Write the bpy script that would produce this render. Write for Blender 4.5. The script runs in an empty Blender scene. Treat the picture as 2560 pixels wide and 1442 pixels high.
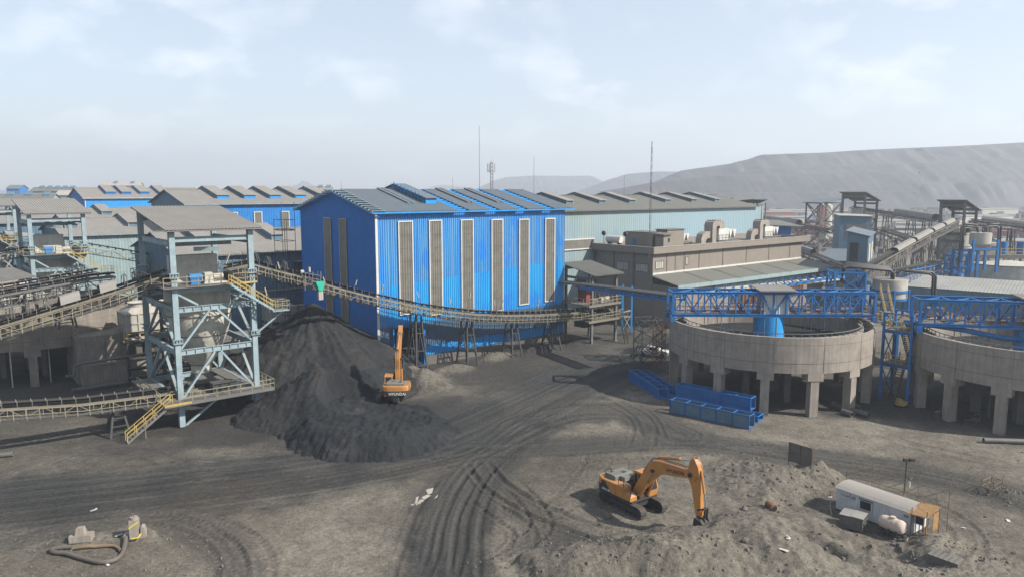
import bpy, math, random
import numpy as np
from math import sin, cos, tan, atan, atan2, pi, radians, degrees, hypot, sqrt
from mathutils import Vector, Matrix
S = bpy.context.scene
COL = S.collection
R = random.Random(7)

# ---------------------------------------------------------------- camera
CAMH = 26.0; FPX = 1849.0; TH = atan(243 / 1849)
cam = bpy.data.cameras.new('camera'); co = bpy.data.objects.new('camera', cam); COL.objects.link(co)
co.location = (0, 0, CAMH); co.rotation_euler = (pi / 2 - TH, 0, 0)
cam.sensor_width = 36; cam.lens = 36 * FPX / 2560; cam.clip_start = 0.5; cam.clip_end = 30000
S.camera = co
# ---------------------------------------------------------------- sky and sun
SUN_EL = radians(39.5); SUN_AZ = radians(-19)          # direction to the sun, measured from +X
w = bpy.data.worlds.new('World'); S.world = w; w.use_nodes = True
nt = w.node_tree; nt.nodes.clear()
def nd(nt, t, **k):
    n = nt.nodes.new(t)
    for a, v in k.items():
        if a == 'i':
            for kk, vv in v.items(): n.inputs[kk].default_value = vv
        else: setattr(n, a, v)
    return n
out = nd(nt, 'ShaderNodeOutputWorld'); bg = nd(nt, 'ShaderNodeBackground', i={'Strength': 0.078})
sky = nd(nt, 'ShaderNodeTexSky', sky_type='NISHITA', sun_disc=False, sun_elevation=SUN_EL,
         sun_rotation=radians(109), altitude=900, air_density=1.1, dust_density=1.4, ozone_density=1.0)
tc = nd(nt, 'ShaderNodeTexCoord'); sp = nd(nt, 'ShaderNodeSeparateXYZ'); nt.links.new(tc.outputs['Generated'], sp.inputs[0])
# project the view direction on a cloud deck so that clouds flatten towards the horizon
mz = nd(nt, 'ShaderNodeMath', operation='MAXIMUM', i={1: 0.0}); nt.links.new(sp.outputs[2], mz.inputs[0])
az = nd(nt, 'ShaderNodeMath', operation='ADD', i={1: 0.42}); nt.links.new(mz.outputs[0], az.inputs[0])
dxn = nd(nt, 'ShaderNodeMath', operation='DIVIDE'); dyn = nd(nt, 'ShaderNodeMath', operation='DIVIDE')
for n, o in ((dxn, 0), (dyn, 1)):
    nt.links.new(sp.outputs[o], n.inputs[0]); nt.links.new(az.outputs[0], n.inputs[1])
cb = nd(nt, 'ShaderNodeCombineXYZ'); nt.links.new(dxn.outputs[0], cb.inputs[0]); nt.links.new(dyn.outputs[0], cb.inputs[1])
n1 = nd(nt, 'ShaderNodeTexNoise', i={'Scale': 4.6, 'Detail': 10, 'Roughness': 0.52, 'Distortion': 0.1}); nt.links.new(cb.outputs[0], n1.inputs['Vector'])
n2 = nd(nt, 'ShaderNodeTexNoise', i={'Scale': 1.6, 'Detail': 3}); nt.links.new(cb.outputs[0], n2.inputs['Vector'])
r1 = nd(nt, 'ShaderNodeMapRange', i={1: 0.50, 2: 0.66}); nt.links.new(n1.outputs['Fac'], r1.inputs[0])
r2 = nd(nt, 'ShaderNodeMapRange', i={1: 0.36, 2: 0.60}); nt.links.new(n2.outputs['Fac'], r2.inputs[0])
ml = nd(nt, 'ShaderNodeMath', operation='MULTIPLY'); nt.links.new(r1.outputs[0], ml.inputs[0]); nt.links.new(r2.outputs[0], ml.inputs[1])
veil = nd(nt, 'ShaderNodeMath', operation='MULTIPLY_ADD', i={1: 0.38, 2: 0.26}, use_clamp=True); nt.links.new(ml.outputs[0], veil.inputs[0])
mx = nd(nt, 'ShaderNodeMix', data_type='RGBA'); nt.links.new(veil.outputs[0], mx.inputs[0])
nt.links.new(sky.outputs[0], mx.inputs[6]); mx.inputs[7].default_value = (9.3, 9.5, 9.8, 1)
nt.links.new(mx.outputs[2], bg.inputs[0]); nt.links.new(bg.outputs[0], out.inputs[0])
sl = bpy.data.lights.new('sun', 'SUN'); sl.energy = 5.0; sl.angle = radians(0.55); sl.color = (1.0, 0.93, 0.82)
so = bpy.data.objects.new('sun', sl); COL.objects.link(so)
sd = Vector((cos(SUN_EL) * cos(SUN_AZ), cos(SUN_EL) * sin(SUN_AZ), sin(SUN_EL)))
so.rotation_euler = sd.to_track_quat('Z', 'Y').to_euler(); so.location = (60, 0, 80)
S.view_settings.view_transform = 'Standard'; S.view_settings.look = 'None'
S.view_settings.exposure = 0.95; S.view_settings.gamma = 1.0
S.cycles.max_bounces = 6; S.cycles.diffuse_bounces = 2; S.cycles.glossy_bounces = 2; S.cycles.transparent_max_bounces = 6
S.cycles.volume_bounces = 0

# ---------------------------------------------------------------- measuring
cT, sT = cos(TH), sin(TH)
GX, GY = -19.27, 104.4; A40 = radians(40); DX, DY = cos(A40), sin(A40)    # site grid: a runs along the hall, b into depth
def ray(px, py):
    u = (px - 1280) / FPX; v = (py - 721) / FPX
    return (u, cT - v * sT, -sT - v * cT)
def G(px, py, z=0.0):
    r = ray(px, py); t = (z - CAMH) / r[2]; return (r[0] * t, r[1] * t, z)
def ug(a, b, z=0.0): return (GX + a * DX - b * DY, GY + a * DY + b * DX, z)
def gr(x, y):
    X = x - GX; Y = y - GY; return (X * DX + Y * DY, -X * DY + Y * DX)
def Gp(px, py, x0, y0, ex, ey):
    r = ray(px, py); n = (-ey, ex)
    t = (x0 * n[0] + y0 * n[1]) / (r[0] * n[0] + r[1] * n[1])
    return ((r[0] * t - x0) * ex + (r[1] * t - y0) * ey, CAMH + r[2] * t)
def Gb(px, py, b): o = ug(0, b); return Gp(px, py, o[0], o[1], DX, DY)     # -> (a, z) on the plane b
def Ga(px, py, a): o = ug(a, 0); return Gp(px, py, o[0], o[1], -DY, DX)    # -> (b, z) on the plane a
def Gy(px, py, y):                                                        # -> point at distance y
    r = ray(px, py); t = y / r[1]; return (r[0] * t, y, CAMH + r[2] * t)
def frame(ox, oy, deg, oz=0.0):
    c, s = cos(radians(deg)), sin(radians(deg))
    return lambda x, y, z=0.0: (ox + x * c - y * s, oy + x * s + y * c, oz + z)
WORLD = lambda x, y, z=0.0: (x, y, z)

# ---------------------------------------------------------------- materials
MATS = {}; KA = 0.66
def M(name, col, rough=0.75, metal=0.0, var=0.22, sc=0.8, dust=0.35, bump=0.15, streak=0.0, spec=0.35, dcol=(0.17, 0.15, 0.125), bsc=9.0):
    if name in MATS: return MATS[name]
    m = bpy.data.materials.new(name); m.use_nodes = True; t = m.node_tree; t.nodes.clear(); L = t.links.new
    o = nd(t, 'ShaderNodeOutputMaterial'); p = nd(t, 'ShaderNodeBsdfPrincipled'); L(p.outputs[0], o.inputs[0])
    p.inputs['Roughness'].default_value = rough; p.inputs['Metallic'].default_value = metal
    p.inputs['Specular IOR Level'].default_value = spec
    g = nd(t, 'ShaderNodeNewGeometry')
    n = nd(t, 'ShaderNodeTexNoise', i={'Scale': sc, 'Detail': 7, 'Roughness': 0.65}); L(g.outputs['Position'], n.inputs['Vector'])
    rp = nd(t, 'ShaderNodeMapRange', i={1: 0.3, 2: 0.7, 3: 1 - var, 4: 1 + var}); L(n.outputs['Fac'], rp.inputs[0])
    vm = nd(t, 'ShaderNodeVectorMath', operation='SCALE'); vm.inputs[0].default_value = tuple(v * KA for v in col[:3]); L(rp.outputs[0], vm.inputs['Scale'])
    cur = vm.outputs[0]
    if streak > 0:
        mp = nd(t, 'ShaderNodeMapping'); mp.inputs['Scale'].default_value = (2.2, 2.2, 0.12); L(g.outputs['Position'], mp.inputs[0])
        ns = nd(t, 'ShaderNodeTexNoise', i={'Scale': 1.3, 'Detail': 5, 'Roughness': 0.7}); L(mp.outputs[0], ns.inputs['Vector'])
        rs = nd(t, 'ShaderNodeMapRange', i={1: 0.45, 2: 0.72, 3: 0, 4: streak}); L(ns.outputs['Fac'], rs.inputs[0])
        mm = nd(t, 'ShaderNodeMix', data_type='RGBA'); L(rs.outputs[0], mm.inputs[0]); L(cur, mm.inputs[6])
        mm.inputs[7].default_value = (col[0] * .35 + .02, col[1] * .35 + .018, col[2] * .35 + .015, 1); cur = mm.outputs[2]
    if dust > 0:
        sx = nd(t, 'ShaderNodeSeparateXYZ'); L(g.outputs['Normal'], sx.inputs[0])
        nn = nd(t, 'ShaderNodeTexNoise', i={'Scale': 0.35, 'Detail': 6}); L(g.outputs['Position'], nn.inputs['Vector'])
        ra = nd(t, 'ShaderNodeMapRange', i={1: 0.1, 2: 0.95, 3: 0.18, 4: 1.0}); L(sx.outputs[2], ra.inputs[0])
        rb = nd(t, 'ShaderNodeMapRange', i={1: 0.35, 2: 0.65, 3: 0.5, 4: 1.25}); L(nn.outputs['Fac'], rb.inputs[0])
        mu = nd(t, 'ShaderNodeMath', operation='MULTIPLY'); L(ra.outputs[0], mu.inputs[0]); L(rb.outputs[0], mu.inputs[1])
        m2 = nd(t, 'ShaderNodeMath', operation='MULTIPLY', i={1: dust}, use_clamp=True); L(mu.outputs[0], m2.inputs[0])
        mm = nd(t, 'ShaderNodeMix', data_type='RGBA'); L(m2.outputs[0], mm.inputs[0]); L(cur, mm.inputs[6]); mm.inputs[7].default_value = (*(v * KA for v in dcol), 1)
        cur = mm.outputs[2]
    L(cur, p.inputs['Base Color'])
    if bump > 0:
        nb = nd(t, 'ShaderNodeTexNoise', i={'Scale': bsc, 'Detail': 4}); L(g.outputs['Position'], nb.inputs['Vector'])
        bp = nd(t, 'ShaderNodeBump', i={'Strength': bump, 'Distance': 0.1}); L(nb.outputs['Fac'], bp.inputs['Height']); L(bp.outputs[0], p.inputs['Normal'])
    MATS[name] = m; return m

M('steel_pale_blue', (0.32, 0.43, 0.48), dust=0.45, streak=0.35)
M('steel_dark', (0.05, 0.055, 0.06), dust=0.35)
M('steel_grey', (0.16, 0.16, 0.155), dust=0.4)
M('rail_cream', (0.32, 0.29, 0.20), dust=0.3, streak=0.3)
M('rail_yellow', (0.52, 0.38, 0.11), dust=0.4)
M('stringer_cream', (0.22, 0.20, 0.155), dust=0.5, streak=0.4)
M('belt_rubber', (0.022, 0.023, 0.025), rough=0.85, dust=0.12)
M('roof_corrugated', (0.30, 0.29, 0.275), dust=0.55, streak=0.0, var=0.12, dcol=(0.245, 0.228, 0.205))
M('roof_green_grey', (0.155, 0.16, 0.145), dust=0.3, var=0.12, dcol=(0.15, 0.14, 0.115))
M('roof_slate', (0.13, 0.18, 0.23), dust=0.25, var=0.10)
M('wall_blue', (0.008, 0.19, 0.56), dust=0.05, var=0.18)
M('wall_deep_blue', (0.003, 0.17, 0.56), dust=0.03, var=0.12, streak=0.10)
M('wall_grey_blue', (0.10, 0.20, 0.29), dust=0.25, streak=0.2)
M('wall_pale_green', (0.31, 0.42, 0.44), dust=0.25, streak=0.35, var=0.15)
M('bright_blue', (0.01, 0.30, 0.75), dust=0.08, var=0.12)
M('truss_blue', (0.008, 0.17, 0.48), dust=0.10, var=0.15)
M('cyan_drum', (0.015, 0.36, 0.85), dust=0.05, var=0.15)
M('white_paint', (0.66, 0.66, 0.63), dust=0.15, var=0.1)
M('white_dusty', (0.50, 0.48, 0.43), dust=0.3, streak=0.5)
M('polycarbonate', (0.19, 0.18, 0.155), dust=0.3, streak=0.3, rough=0.6)
M('concrete', (0.36, 0.32, 0.28), dust=0.2, streak=0.8, var=0.22, bump=0.3)
M('concrete_dark', (0.14, 0.13, 0.12), dust=0.3, streak=0.3)
M('render_brown', (0.27, 0.235, 0.20), dust=0.2, streak=0.2, var=0.08)
M('concrete_old', (0.27, 0.24, 0.205), dust=0.2, streak=0.9, var=0.3, bump=0.3)
M('sheet_pale', (0.38, 0.39, 0.37), dust=0.3, var=0.08)
M('slurry', (0.03, 0.031, 0.033), rough=0.85, spec=0.1, dust=0, var=0.3, sc=0.25)
M('trough_blue', (0.01, 0.12, 0.36), dust=0.15)
M('hopper_steel', (0.58, 0.57, 0.50), dust=0.2, streak=0.5)
M('glass_dark', (0.03, 0.04, 0.045), rough=0.12, dust=0.1, bump=0, spec=0.6)
M('dark_void', (0.015, 0.016, 0.018), dust=0.1)
M('pipe_grey', (0.13, 0.13, 0.13), dust=0.45, rough=0.6)
M('pipe_black', (0.035, 0.036, 0.038), dust=0.25, rough=0.5)
M('exc_orange', (0.58, 0.245, 0.05), rough=0.55, dust=0.4, streak=0.25, var=0.2, spec=0.5)
M('exc_dark', (0.035, 0.034, 0.034), dust=0.3)
M('exc_grey', (0.18, 0.19, 0.17), dust=0.35)
M('exc_track', (0.055, 0.048, 0.042), dust=0.5)
M('exc_red', (0.5, 0.03, 0.03), dust=0.1)
M('chrome', (0.6, 0.6, 0.6), rough=0.25, metal=0.9, dust=0.0, bump=0)
M('lettering_white', (0.75, 0.75, 0.75), dust=0.0, bump=0, var=0.05)
M('lettering_dark', (0.05, 0.05, 0.055), dust=0.0, bump=0, var=0.05)
M('rust', (0.22, 0.10, 0.05), dust=0.2, var=0.4, sc=3)
M('rust_yellow', (0.36, 0.21, 0.08), dust=0.15, var=0.35, sc=3)
M('cabin_white', (0.66, 0.68, 0.70), dust=0.18, streak=0.3)
M('tank_cream', (0.60, 0.50, 0.42), dust=0.2, var=0.15)
M('wood', (0.24, 0.17, 0.10), dust=0.3)
M('motor_blue', (0.02, 0.20, 0.50), dust=0.15)
M('green_paint', (0.02, 0.42, 0.28), dust=0.1)
M('red_paint', (0.26, 0.05, 0.045), dust=0.2)
M('tape_yellow', (0.70, 0.60, 0.08), dust=0.1)
M('hose_rubber', (0.12, 0.11, 0.095), dust=0.5)
M('yard_red', (0.30, 0.09, 0.07), dust=0.3)
M('stone_grey', (0.16, 0.145, 0.125), dust=0.3, bump=0.4)
M('steel_red', (0.32, 0.08, 0.06), dust=0.3)

# ---------------------------------------------------------------- mesh builder
def reg(o, label=None, cat=None, group=None, kind=None):
    if label: o['label'] = label
    if cat: o['category'] = cat
    if group: o['group'] = group
    if kind: o['kind'] = kind
    return o
def T(name, label, cat, loc=(0, 0, 0), group=None):
    o = bpy.data.objects.new(name, None); COL.objects.link(o); o.location = loc; o.empty_display_size = 0.3
    return reg(o, label, cat, group)
def rootloc(o):
    v = Vector((0, 0, 0))
    while o is not None: v = v + Vector(o.location); o = o.parent
    return v
class B:
    def __init__(s, f=WORLD): s.v = []; s.q = []; s.f = f; s.cut = []
    def nxt(s): s.cut.append((len(s.v), len(s.q))); return s
    def pts(s, P):
        n = len(s.v); f = s.f
        for p in P: s.v.append(f(*p))
        return n
    def hexa(s, P):      # 8 points: bottom 4 ccw, top 4 ccw
        n = s.pts(P)
        for a in ((3, 2, 1, 0), (4, 5, 6, 7), (0, 1, 5, 4), (1, 2, 6, 5), (2, 3, 7, 6), (3, 0, 4, 7)): s.q.append(tuple(n + i for i in a))
        return s
    def box(s, x0, x1, y0, y1, z0, z1):
        return s.hexa([(x0, y0, z0), (x1, y0, z0), (x1, y1, z0), (x0, y1, z0), (x0, y0, z1), (x1, y0, z1), (x1, y1, z1), (x0, y1, z1)])
    def cbox(s, c, d): return s.box(c[0] - d[0] / 2, c[0] + d[0] / 2, c[1] - d[1] / 2, c[1] + d[1] / 2, c[2] - d[2] / 2, c[2] + d[2] / 2)
    def poly(s, P): n = s.pts(P); s.q.append(tuple(range(n, n + len(P)))); return s
    def slab(s, P, th):  # planar polygon given a thickness downwards
        k = len(P); n = s.pts(P); m = s.pts([(p[0], p[1], p[2] - th) for p in P])
        s.q.append(tuple(range(n, n + k))); s.q.append(tuple(range(m + k - 1, m - 1, -1)))
        for i in range(k): j = (i + 1) % k; s.q.append((n + i, m + i, m + j, n + j))
        return s
    def extr(s, P, d):   # polygon extruded by vector d
        k = len(P); n = s.pts(P); m = s.pts([(p[0] + d[0], p[1] + d[1], p[2] + d[2]) for p in P])
        s.q.append(tuple(range(n, n + k))); s.q.append(tuple(range(m + k - 1, m - 1, -1)))
        for i in range(k): j = (i + 1) % k; s.q.append((n + i, m + i, m + j, n + j))
        return s
    def bar(s, p, q, w=0.1, h=None):
        h = h or w; p = Vector(p); q = Vector(q); d = (q - p)
        if d.length < 1e-6: return s
        d.normalize(); up = Vector((0, 0, 1)) if abs(d.z) < 0.95 else Vector((1, 0, 0))
        x = d.cross(up).normalized() * (w / 2); y = x.cross(d).normalized() * (h / 2)
        return s.hexa([tuple(p - x - y), tuple(p + x - y), tuple(q + x - y), tuple(q - x - y), tuple(p - x + y), tuple(p + x + y), tuple(q + x + y), tuple(q - x + y)])
    def ibeam(s, p, q, w=0.3, h=0.5, t=0.06):
        p = Vector(p); q = Vector(q); d = (q - p).normalized(); up = Vector((0, 0, 1)) if abs(d.z) < 0.95 else Vector((1, 0, 0))
        x = d.cross(up).normalized(); y = x.cross(d).normalized()
        s.bar(p, q, t, h - 2 * t - 0.004)
        for k in (-1, 1): o = y * (k * (h - t) / 2); s.bar(p + o, q + o, w, t)
        return s
    def tube(s, p, q, r, n=8, r2=None, cap=True):
        r2 = r if r2 is None else r2; p = Vector(p); q = Vector(q); d = (q - p)
        if d.length < 1e-6: return s
        d.normalize(); up = Vector((0, 0, 1)) if abs(d.z) < 0.95 else Vector((1, 0, 0))
        x = d.cross(up).normalized(); y = x.cross(d).normalized()
        a = s.pts([tuple(p + x * (r * cos(2 * pi * i / n)) + y * (r * sin(2 * pi * i / n))) for i in range(n)])
        b = s.pts([tuple(q + x * (r2 * cos(2 * pi * i / n)) + y * (r2 * sin(2 * pi * i / n))) for i in range(n)])
        for i in range(n): j = (i + 1) % n; s.q.append((a + i, a + j, b + j, b + i))
        if cap: s.q.append(tuple(range(a + n - 1, a - 1, -1))); s.q.append(tuple(range(b, b + n)))
        return s
    def path(s, P, r, n=8, close=False):
        P = [Vector(p) for p in P]; k = len(P); rings = []
        for i, p in enumerate(P):
            a = P[i - 1] if (i > 0 or close) else p; b = P[(i + 1) % k] if (i < k - 1 or close) else p
            d = (b - a).normalized(); up = Vector((0, 0, 1)) if abs(d.z) < 0.97 else Vector((1, 0, 0))
            x = d.cross(up).normalized(); y = x.cross(d).normalized()
            rr = r[i] if isinstance(r, (list, tuple)) else r
            rings.append(s.pts([tuple(p + x * (rr * cos(2 * pi * t / n)) + y * (rr * sin(2 * pi * t / n))) for t in range(n)]))
        for i in range(k if close else k - 1):
            a, b = rings[i], rings[(i + 1) % k]
            for t in range(n): u = (t + 1) % n; s.q.append((a + t, a + u, b + u, b + t))
        if not close: s.q.append(tuple(range(rings[0] + n - 1, rings[0] - 1, -1))); s.q.append(tuple(range(rings[-1], rings[-1] + n)))
        return s
    def lathe(s, prof, c=(0, 0), n=32, a0=0, a1=360, z0=0.0):
        full = abs(a1 - a0) >= 360; m = n if full else n + 1; rings = []
        for r, z in prof:
            rings.append(s.pts([(c[0] + r * cos(radians(a0 + (a1 - a0) * i / n)), c[1] + r * sin(radians(a0 + (a1 - a0) * i / n)), z0 + z) for i in range(m)]))
        for a, b in zip(rings, rings[1:]):
            for i in range(n): j = (i + 1) % m; s.q.append((a + i, a + j, b + j, b + i))
        return s
    def corr(s, p, du, dv, pitch=0.25, amp=0.035, nrm=(0, 0, 1), seg=4, th=0.0):
        # corrugated sheet: ridges run along dv, repeat along du
        p = Vector(p); du = Vector(du); dv = Vector(dv); nr = Vector(nrm).normalized(); L_ = du.length
        k = max(2, int(L_ / pitch * seg)); P = []; Q = []
        for i in range(k + 1):
            ph = (0, 1, 1, 0)[i % 4] if seg == 4 else (i % 2)
            b = p + du * (i / k) + nr * (amp * (ph * 2 - 1)); P.append(tuple(b)); Q.append(tuple(b + dv))
        a = s.pts(P); b = s.pts(Q)
        for i in range(k): s.q.append((a + i, a + i + 1, b + i + 1, b + i))
        return s
    def build(s, name, mat, parent=None, smooth=False, label=None):
        me = bpy.data.meshes.new(name); loc = rootloc(parent) if parent else Vector((0, 0, 0))
        me.from_pydata([(v[0] - loc.x, v[1] - loc.y, v[2] - loc.z) for v in s.v], [], s.q)
        me.materials.append(MATS[mat] if isinstance(mat, str) else mat); me.validate(); me.update()
        if smooth: me.polygons.foreach_set('use_smooth', [True] * len(me.polygons))
        o = bpy.data.objects.new(name, me); COL.objects.link(o)
        if parent: o.parent = parent
        if label: o['label'] = label
        return o
def each(x, name, mat, parent):      # every marked piece becomes a part of its own
    c = x.cut + [(len(x.v), len(x.q))]
    for (v0, q0), (v1, q1) in zip(c, c[1:]):
        if q1 == q0: continue
        y = B(); y.v = x.v[v0:v1]; y.q = [tuple(i - v0 for i in f) for f in x.q[q0:q1]]; y.build(name, mat, parent)
def ang_smooth(o, deg=40):
    me = o.data
    me.polygons.foreach_set('use_smooth', [True] * len(me.polygons)); me.set_sharp_from_angle(angle=radians(deg)); return o
def lettering(name, txt, mat, parent, org, xdir, ydir, height, depth=0.015):
    cu = bpy.data.curves.new('t', 'FONT'); cu.body = txt; cu.size = height * 1.35; cu.extrude = depth; cu.offset = height * 0.02
    o = bpy.data.objects.new('t', cu); COL.objects.link(o); bpy.context.view_layer.update()
    me = bpy.data.meshes.new_from_object(o); bpy.data.objects.remove(o)
    x = Vector(xdir).normalized(); y = Vector(ydir).normalized(); z = x.cross(y)
    mt = Matrix((x, y, z)).transposed().to_4x4(); mt.translation = Vector(org)
    me.transform(mt); loc = rootloc(parent); me.transform(Matrix.Translation(-loc))
    me.materials.append(MATS[mat]); o = bpy.data.objects.new(name, me); COL.objects.link(o); o.parent = parent
    return o
def copy_tree(o, dloc, parent=None):
    c = o.copy(); COL.objects.link(c); c.parent = parent
    if parent is None: c.location = Vector(o.location) + Vector(dloc)
    for ch in list(o.children): copy_tree(ch, dloc, c)
    return c
HAZE = 0.00042
# ---------------------------------------------------------------- terrain
_rs = np.random.RandomState(3)
_lat = _rs.rand(256, 256)
def vnoise(x, y):
    xi = np.floor(x).astype(int); yi = np.floor(y).astype(int); fx = x - xi; fy = y - yi
    fx = fx * fx * (3 - 2 * fx); fy = fy * fy * (3 - 2 * fy)
    a = _lat[xi & 255, yi & 255]; b = _lat[(xi + 1) & 255, yi & 255]; c = _lat[xi & 255, (yi + 1) & 255]; d = _lat[(xi + 1) & 255, (yi + 1) & 255]
    return (a * (1 - fx) + b * fx) * (1 - fy) + (c * (1 - fx) + d * fx) * fy
def fbm(x, y, o=4, g=0.5):
    r = 0; a = 1; t = 0
    for i in range(o): r = r + a * (vnoise(x * 2 ** i + 17 * i, y * 2 ** i + 9 * i) - 0.5); t += a; a *= g
    return r / t * 2
def sstep(a, b, x): t = np.clip((x - a) / (b - a), 0, 1); return t * t * (3 - 2 * t)
def polydist(X, Y, P):
    best = np.full(X.shape, 1e9); sg = np.zeros(X.shape); al = np.zeros(X.shape); acc = 0
    for (x0, y0), (x1, y1) in zip(P, P[1:]):
        dx, dy = x1 - x0, y1 - y0; L = hypot(dx, dy); t = np.clip(((X - x0) * dx + (Y - y0) * dy) / (L * L), 0, 1)
        ex = X - x0 - t * dx; ey = Y - y0 - t * dy; d = np.hypot(ex, ey); m = d < best
        best = np.where(m, d, best); sg = np.where(m, np.sign(ex * dy - ey * dx), sg); al = np.where(m, acc + t * L, al); acc += L
    return best, sg, al
def spline(P, n=6):
    P = [P[0]] + list(P) + [P[-1]]; o = []
    for i in range(1, len(P) - 2):
        p0, p1, p2, p3 = P[i - 1:i + 3]
        for k in range(n):
            t = k / n
            o.append(tuple(0.5 * (2 * p1[j] + (p2[j] - p0[j]) * t + (2 * p0[j] - 5 * p1[j] + 4 * p2[j] - p3[j]) * t * t + (3 * p1[j] - p0[j] - 3 * p2[j] + p3[j]) * t ** 3) for j in range(2)))
    o.append(P[-1]); return o
def W(pts): return spline([G(*p)[:2] for p in pts])

ROADS = [  # (line, half width, strength)
    (W([(-500, 1330), (0, 1262), (400, 1215), (800, 1165), (1100, 1105), (1300, 1020), (1450, 950), (1620, 890), (1700, 850)]), 8.2, 1.0),
    (W([(1110, 1700), (1120, 1442), (1130, 1320), (1190, 1180), (1330, 1060)]), 4.4, 1.0),
    (W([(1000, 1120), (1350, 1120), (1700, 1100), (2000, 1140), (2300, 1185), (2600, 1260), (2900, 1330)]), 3.6, 0.85),
    (W([(1150, 1130), (1380, 1040), (1560, 1030), (1700, 1085)]), 4.5, 0.9),
    (W([(560, 1700), (600, 1442), (520, 1330), (380, 1290), (200, 1300), (0, 1350)]), 2.6, 0.6),
    (W([(1200, 1200), (1330, 1290), (1420, 1350), (1500, 1380)]), 2.2, 0.55),
    (W([(1350, 880), (1500, 850), (1620, 820)]), 5.0, 0.5),
    (W([(0, 1090), (300, 1120), (650, 1140)]), 4.0, 0.35),
]
RUTS = [  # (line, gauge, tyre width, depth, tread)
    (W([(1080, 1500), (1125, 1380), (1140, 1290), (1185, 1200), (1230, 1150)]), 1.9, 0.5, 0.07, 0),
    (W([(1160, 1500), (1165, 1380), (1175, 1290), (1215, 1205)]), 1.9, 0.45, 0.06, 0),
    (W([(1010, 1470), (1040, 1370), (1070, 1280), (1130, 1190)]), 2.0, 0.5, 0.05, 0),
    (W([(1190, 1150), (1235, 1210), (1330, 1270), (1460, 1320), (1560, 1350)]), 2.1, 0.6, 0.10, 0),
    (W([(1180, 1230), (1260, 1290), (1310, 1330), (1290, 1380), (1200, 1420)]), 1.7, 0.5, 0.09, 1),
    (W([(1240, 1380), (1330, 1340), (1350, 1300), (1320, 1250), (1270, 1200)]), 1.7, 0.45, 0.08, 1),
    (W([(1390, 1150), (1600, 1135), (1850, 1120), (2020, 1125)]), 2.2, 0.5, 0.05, 1),
    (W([(1500, 1120), (1700, 1118), (1950, 1150), (2150, 1165)]), 2.2, 0.5, 0.04, 1),
    (W([(560, 1480), (575, 1400), (530, 1340), (430, 1300), (300, 1290)]), 1.7, 0.6, 0.09, 1),
    (W([(640, 1480), (650, 1400), (590, 1330), (470, 1290)]), 1.7, 0.5, 0.06, 1),
    (W([(0, 1215), (400, 1185), (800, 1130), (1100, 1075)]), 2.2, 0.5, 0.03, 0),
    (W([(0, 1290), (500, 1240), (900, 1180), (1180, 1110), (1340, 1010)]), 2.2, 0.5, 0.03, 0),
    (W([(1600, 1120), (1610, 1060), (1560, 1020), (1480, 1000), (1350, 1010)]), 2.4, 0.5, 0.04, 0),
    (W([(1640, 1100), (1600, 1030), (1500, 985), (1380, 985)]), 2.4, 0.5, 0.04, 0),
    (W([(130, 1170), (240, 1130), (350, 1130), (520, 1190), (650, 1200)]), 2.0, 0.5, 0.04, 0),
    (W([(2200, 1090), (2350, 1130), (2560, 1170)]), 2.0, 0.5, 0.04, 0),
    (W([(1000, 960), (1200, 950), (1400, 900), (1560, 860)]), 2.2, 0.5, 0.04, 0),
    (W([(2380, 1442), (2420, 1350), (2350, 1280), (2200, 1220)]), 2.0, 0.5, 0.04, 0),
    (W([(1330, 1300), (1420, 1250), (1480, 1180), (1500, 1130)]), 2.3, 0.5, 0.04, 1),
]
def mound(px, py, r, h, asp=1.0, ang=0, p=1.0): g = G(px, py); return (g[0], g[1], r, h, asp, radians(ang), p)
MOUNDS = [mound(1860, 1375, 7.0, 1.9, 1.5, 25, 1.0), mound(1600, 1405, 4.5, 1.4, 1.6, 5), mound(1440, 1420, 3.6, 1.0, 1.3, 20), mound(1330, 1415, 3.0, 0.7, 1.4, 10),
          mound(2010, 1440, 5.0, 1.2, 1.6, -60), mound(1900, 1210, 3.6, 1.1, 1.7, 10), mound(1990, 1205, 3.0, 0.9, 1.3, 0), mound(2055, 1200, 2.3, 1.5, 1.2, -20, 1.2),
          mound(1870, 1175, 2.8, 0.6, 1.5, 0), mound(1950, 1240, 3.0, 0.7, 1.4, 30), mound(2330, 1370, 2.2, 0.8, 1.6, 50), mound(2180, 1420, 3.0, 0.7, 1.8, -20), mound(2420, 1420, 3, 0.5, 1.5, 0),
          mound(2510, 1235, 1.6, 0.4, 1.4, -40), mound(1700, 1440, 3.5, 1.0, 1.5, 0),
          mound(1060, 955, 4.2, 2.0, 1.3, 120, 1.2), mound(1010, 935, 3.6, 1.6, 1.3, 100), mound(1240, 895, 2.6, 0.9, 1.8, 40), mound(1350, 875, 2.6, 0.9, 1.6, 40), mound(1130, 925, 3.0, 0.8, 1.6, 40),
          mound(345, 1335, 1.6, 0.35, 2.0, 0), mound(205, 1352, 1.8, 0.22, 1.6, 0), mound(1450, 860, 3.0, 0.5, 1.5, 40), mound(640, 940, 3.5, 1.0, 1.2, 0)]
PITS = [mound(1765, 1302, 1.3, -0.7, 1.5, 40), mound(2210, 1388, 2.2, -0.9, 2.2, -25), mound(1290, 1425, 1.5, -0.6, 2.4, -60), mound(2050, 1390, 1.4, -0.9, 3.2, -62), mound(1960, 1262, 1.6, -0.5, 2.0, 30), mound(1560, 1365, 1.2, -0.45, 2.6, 10)]
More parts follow.
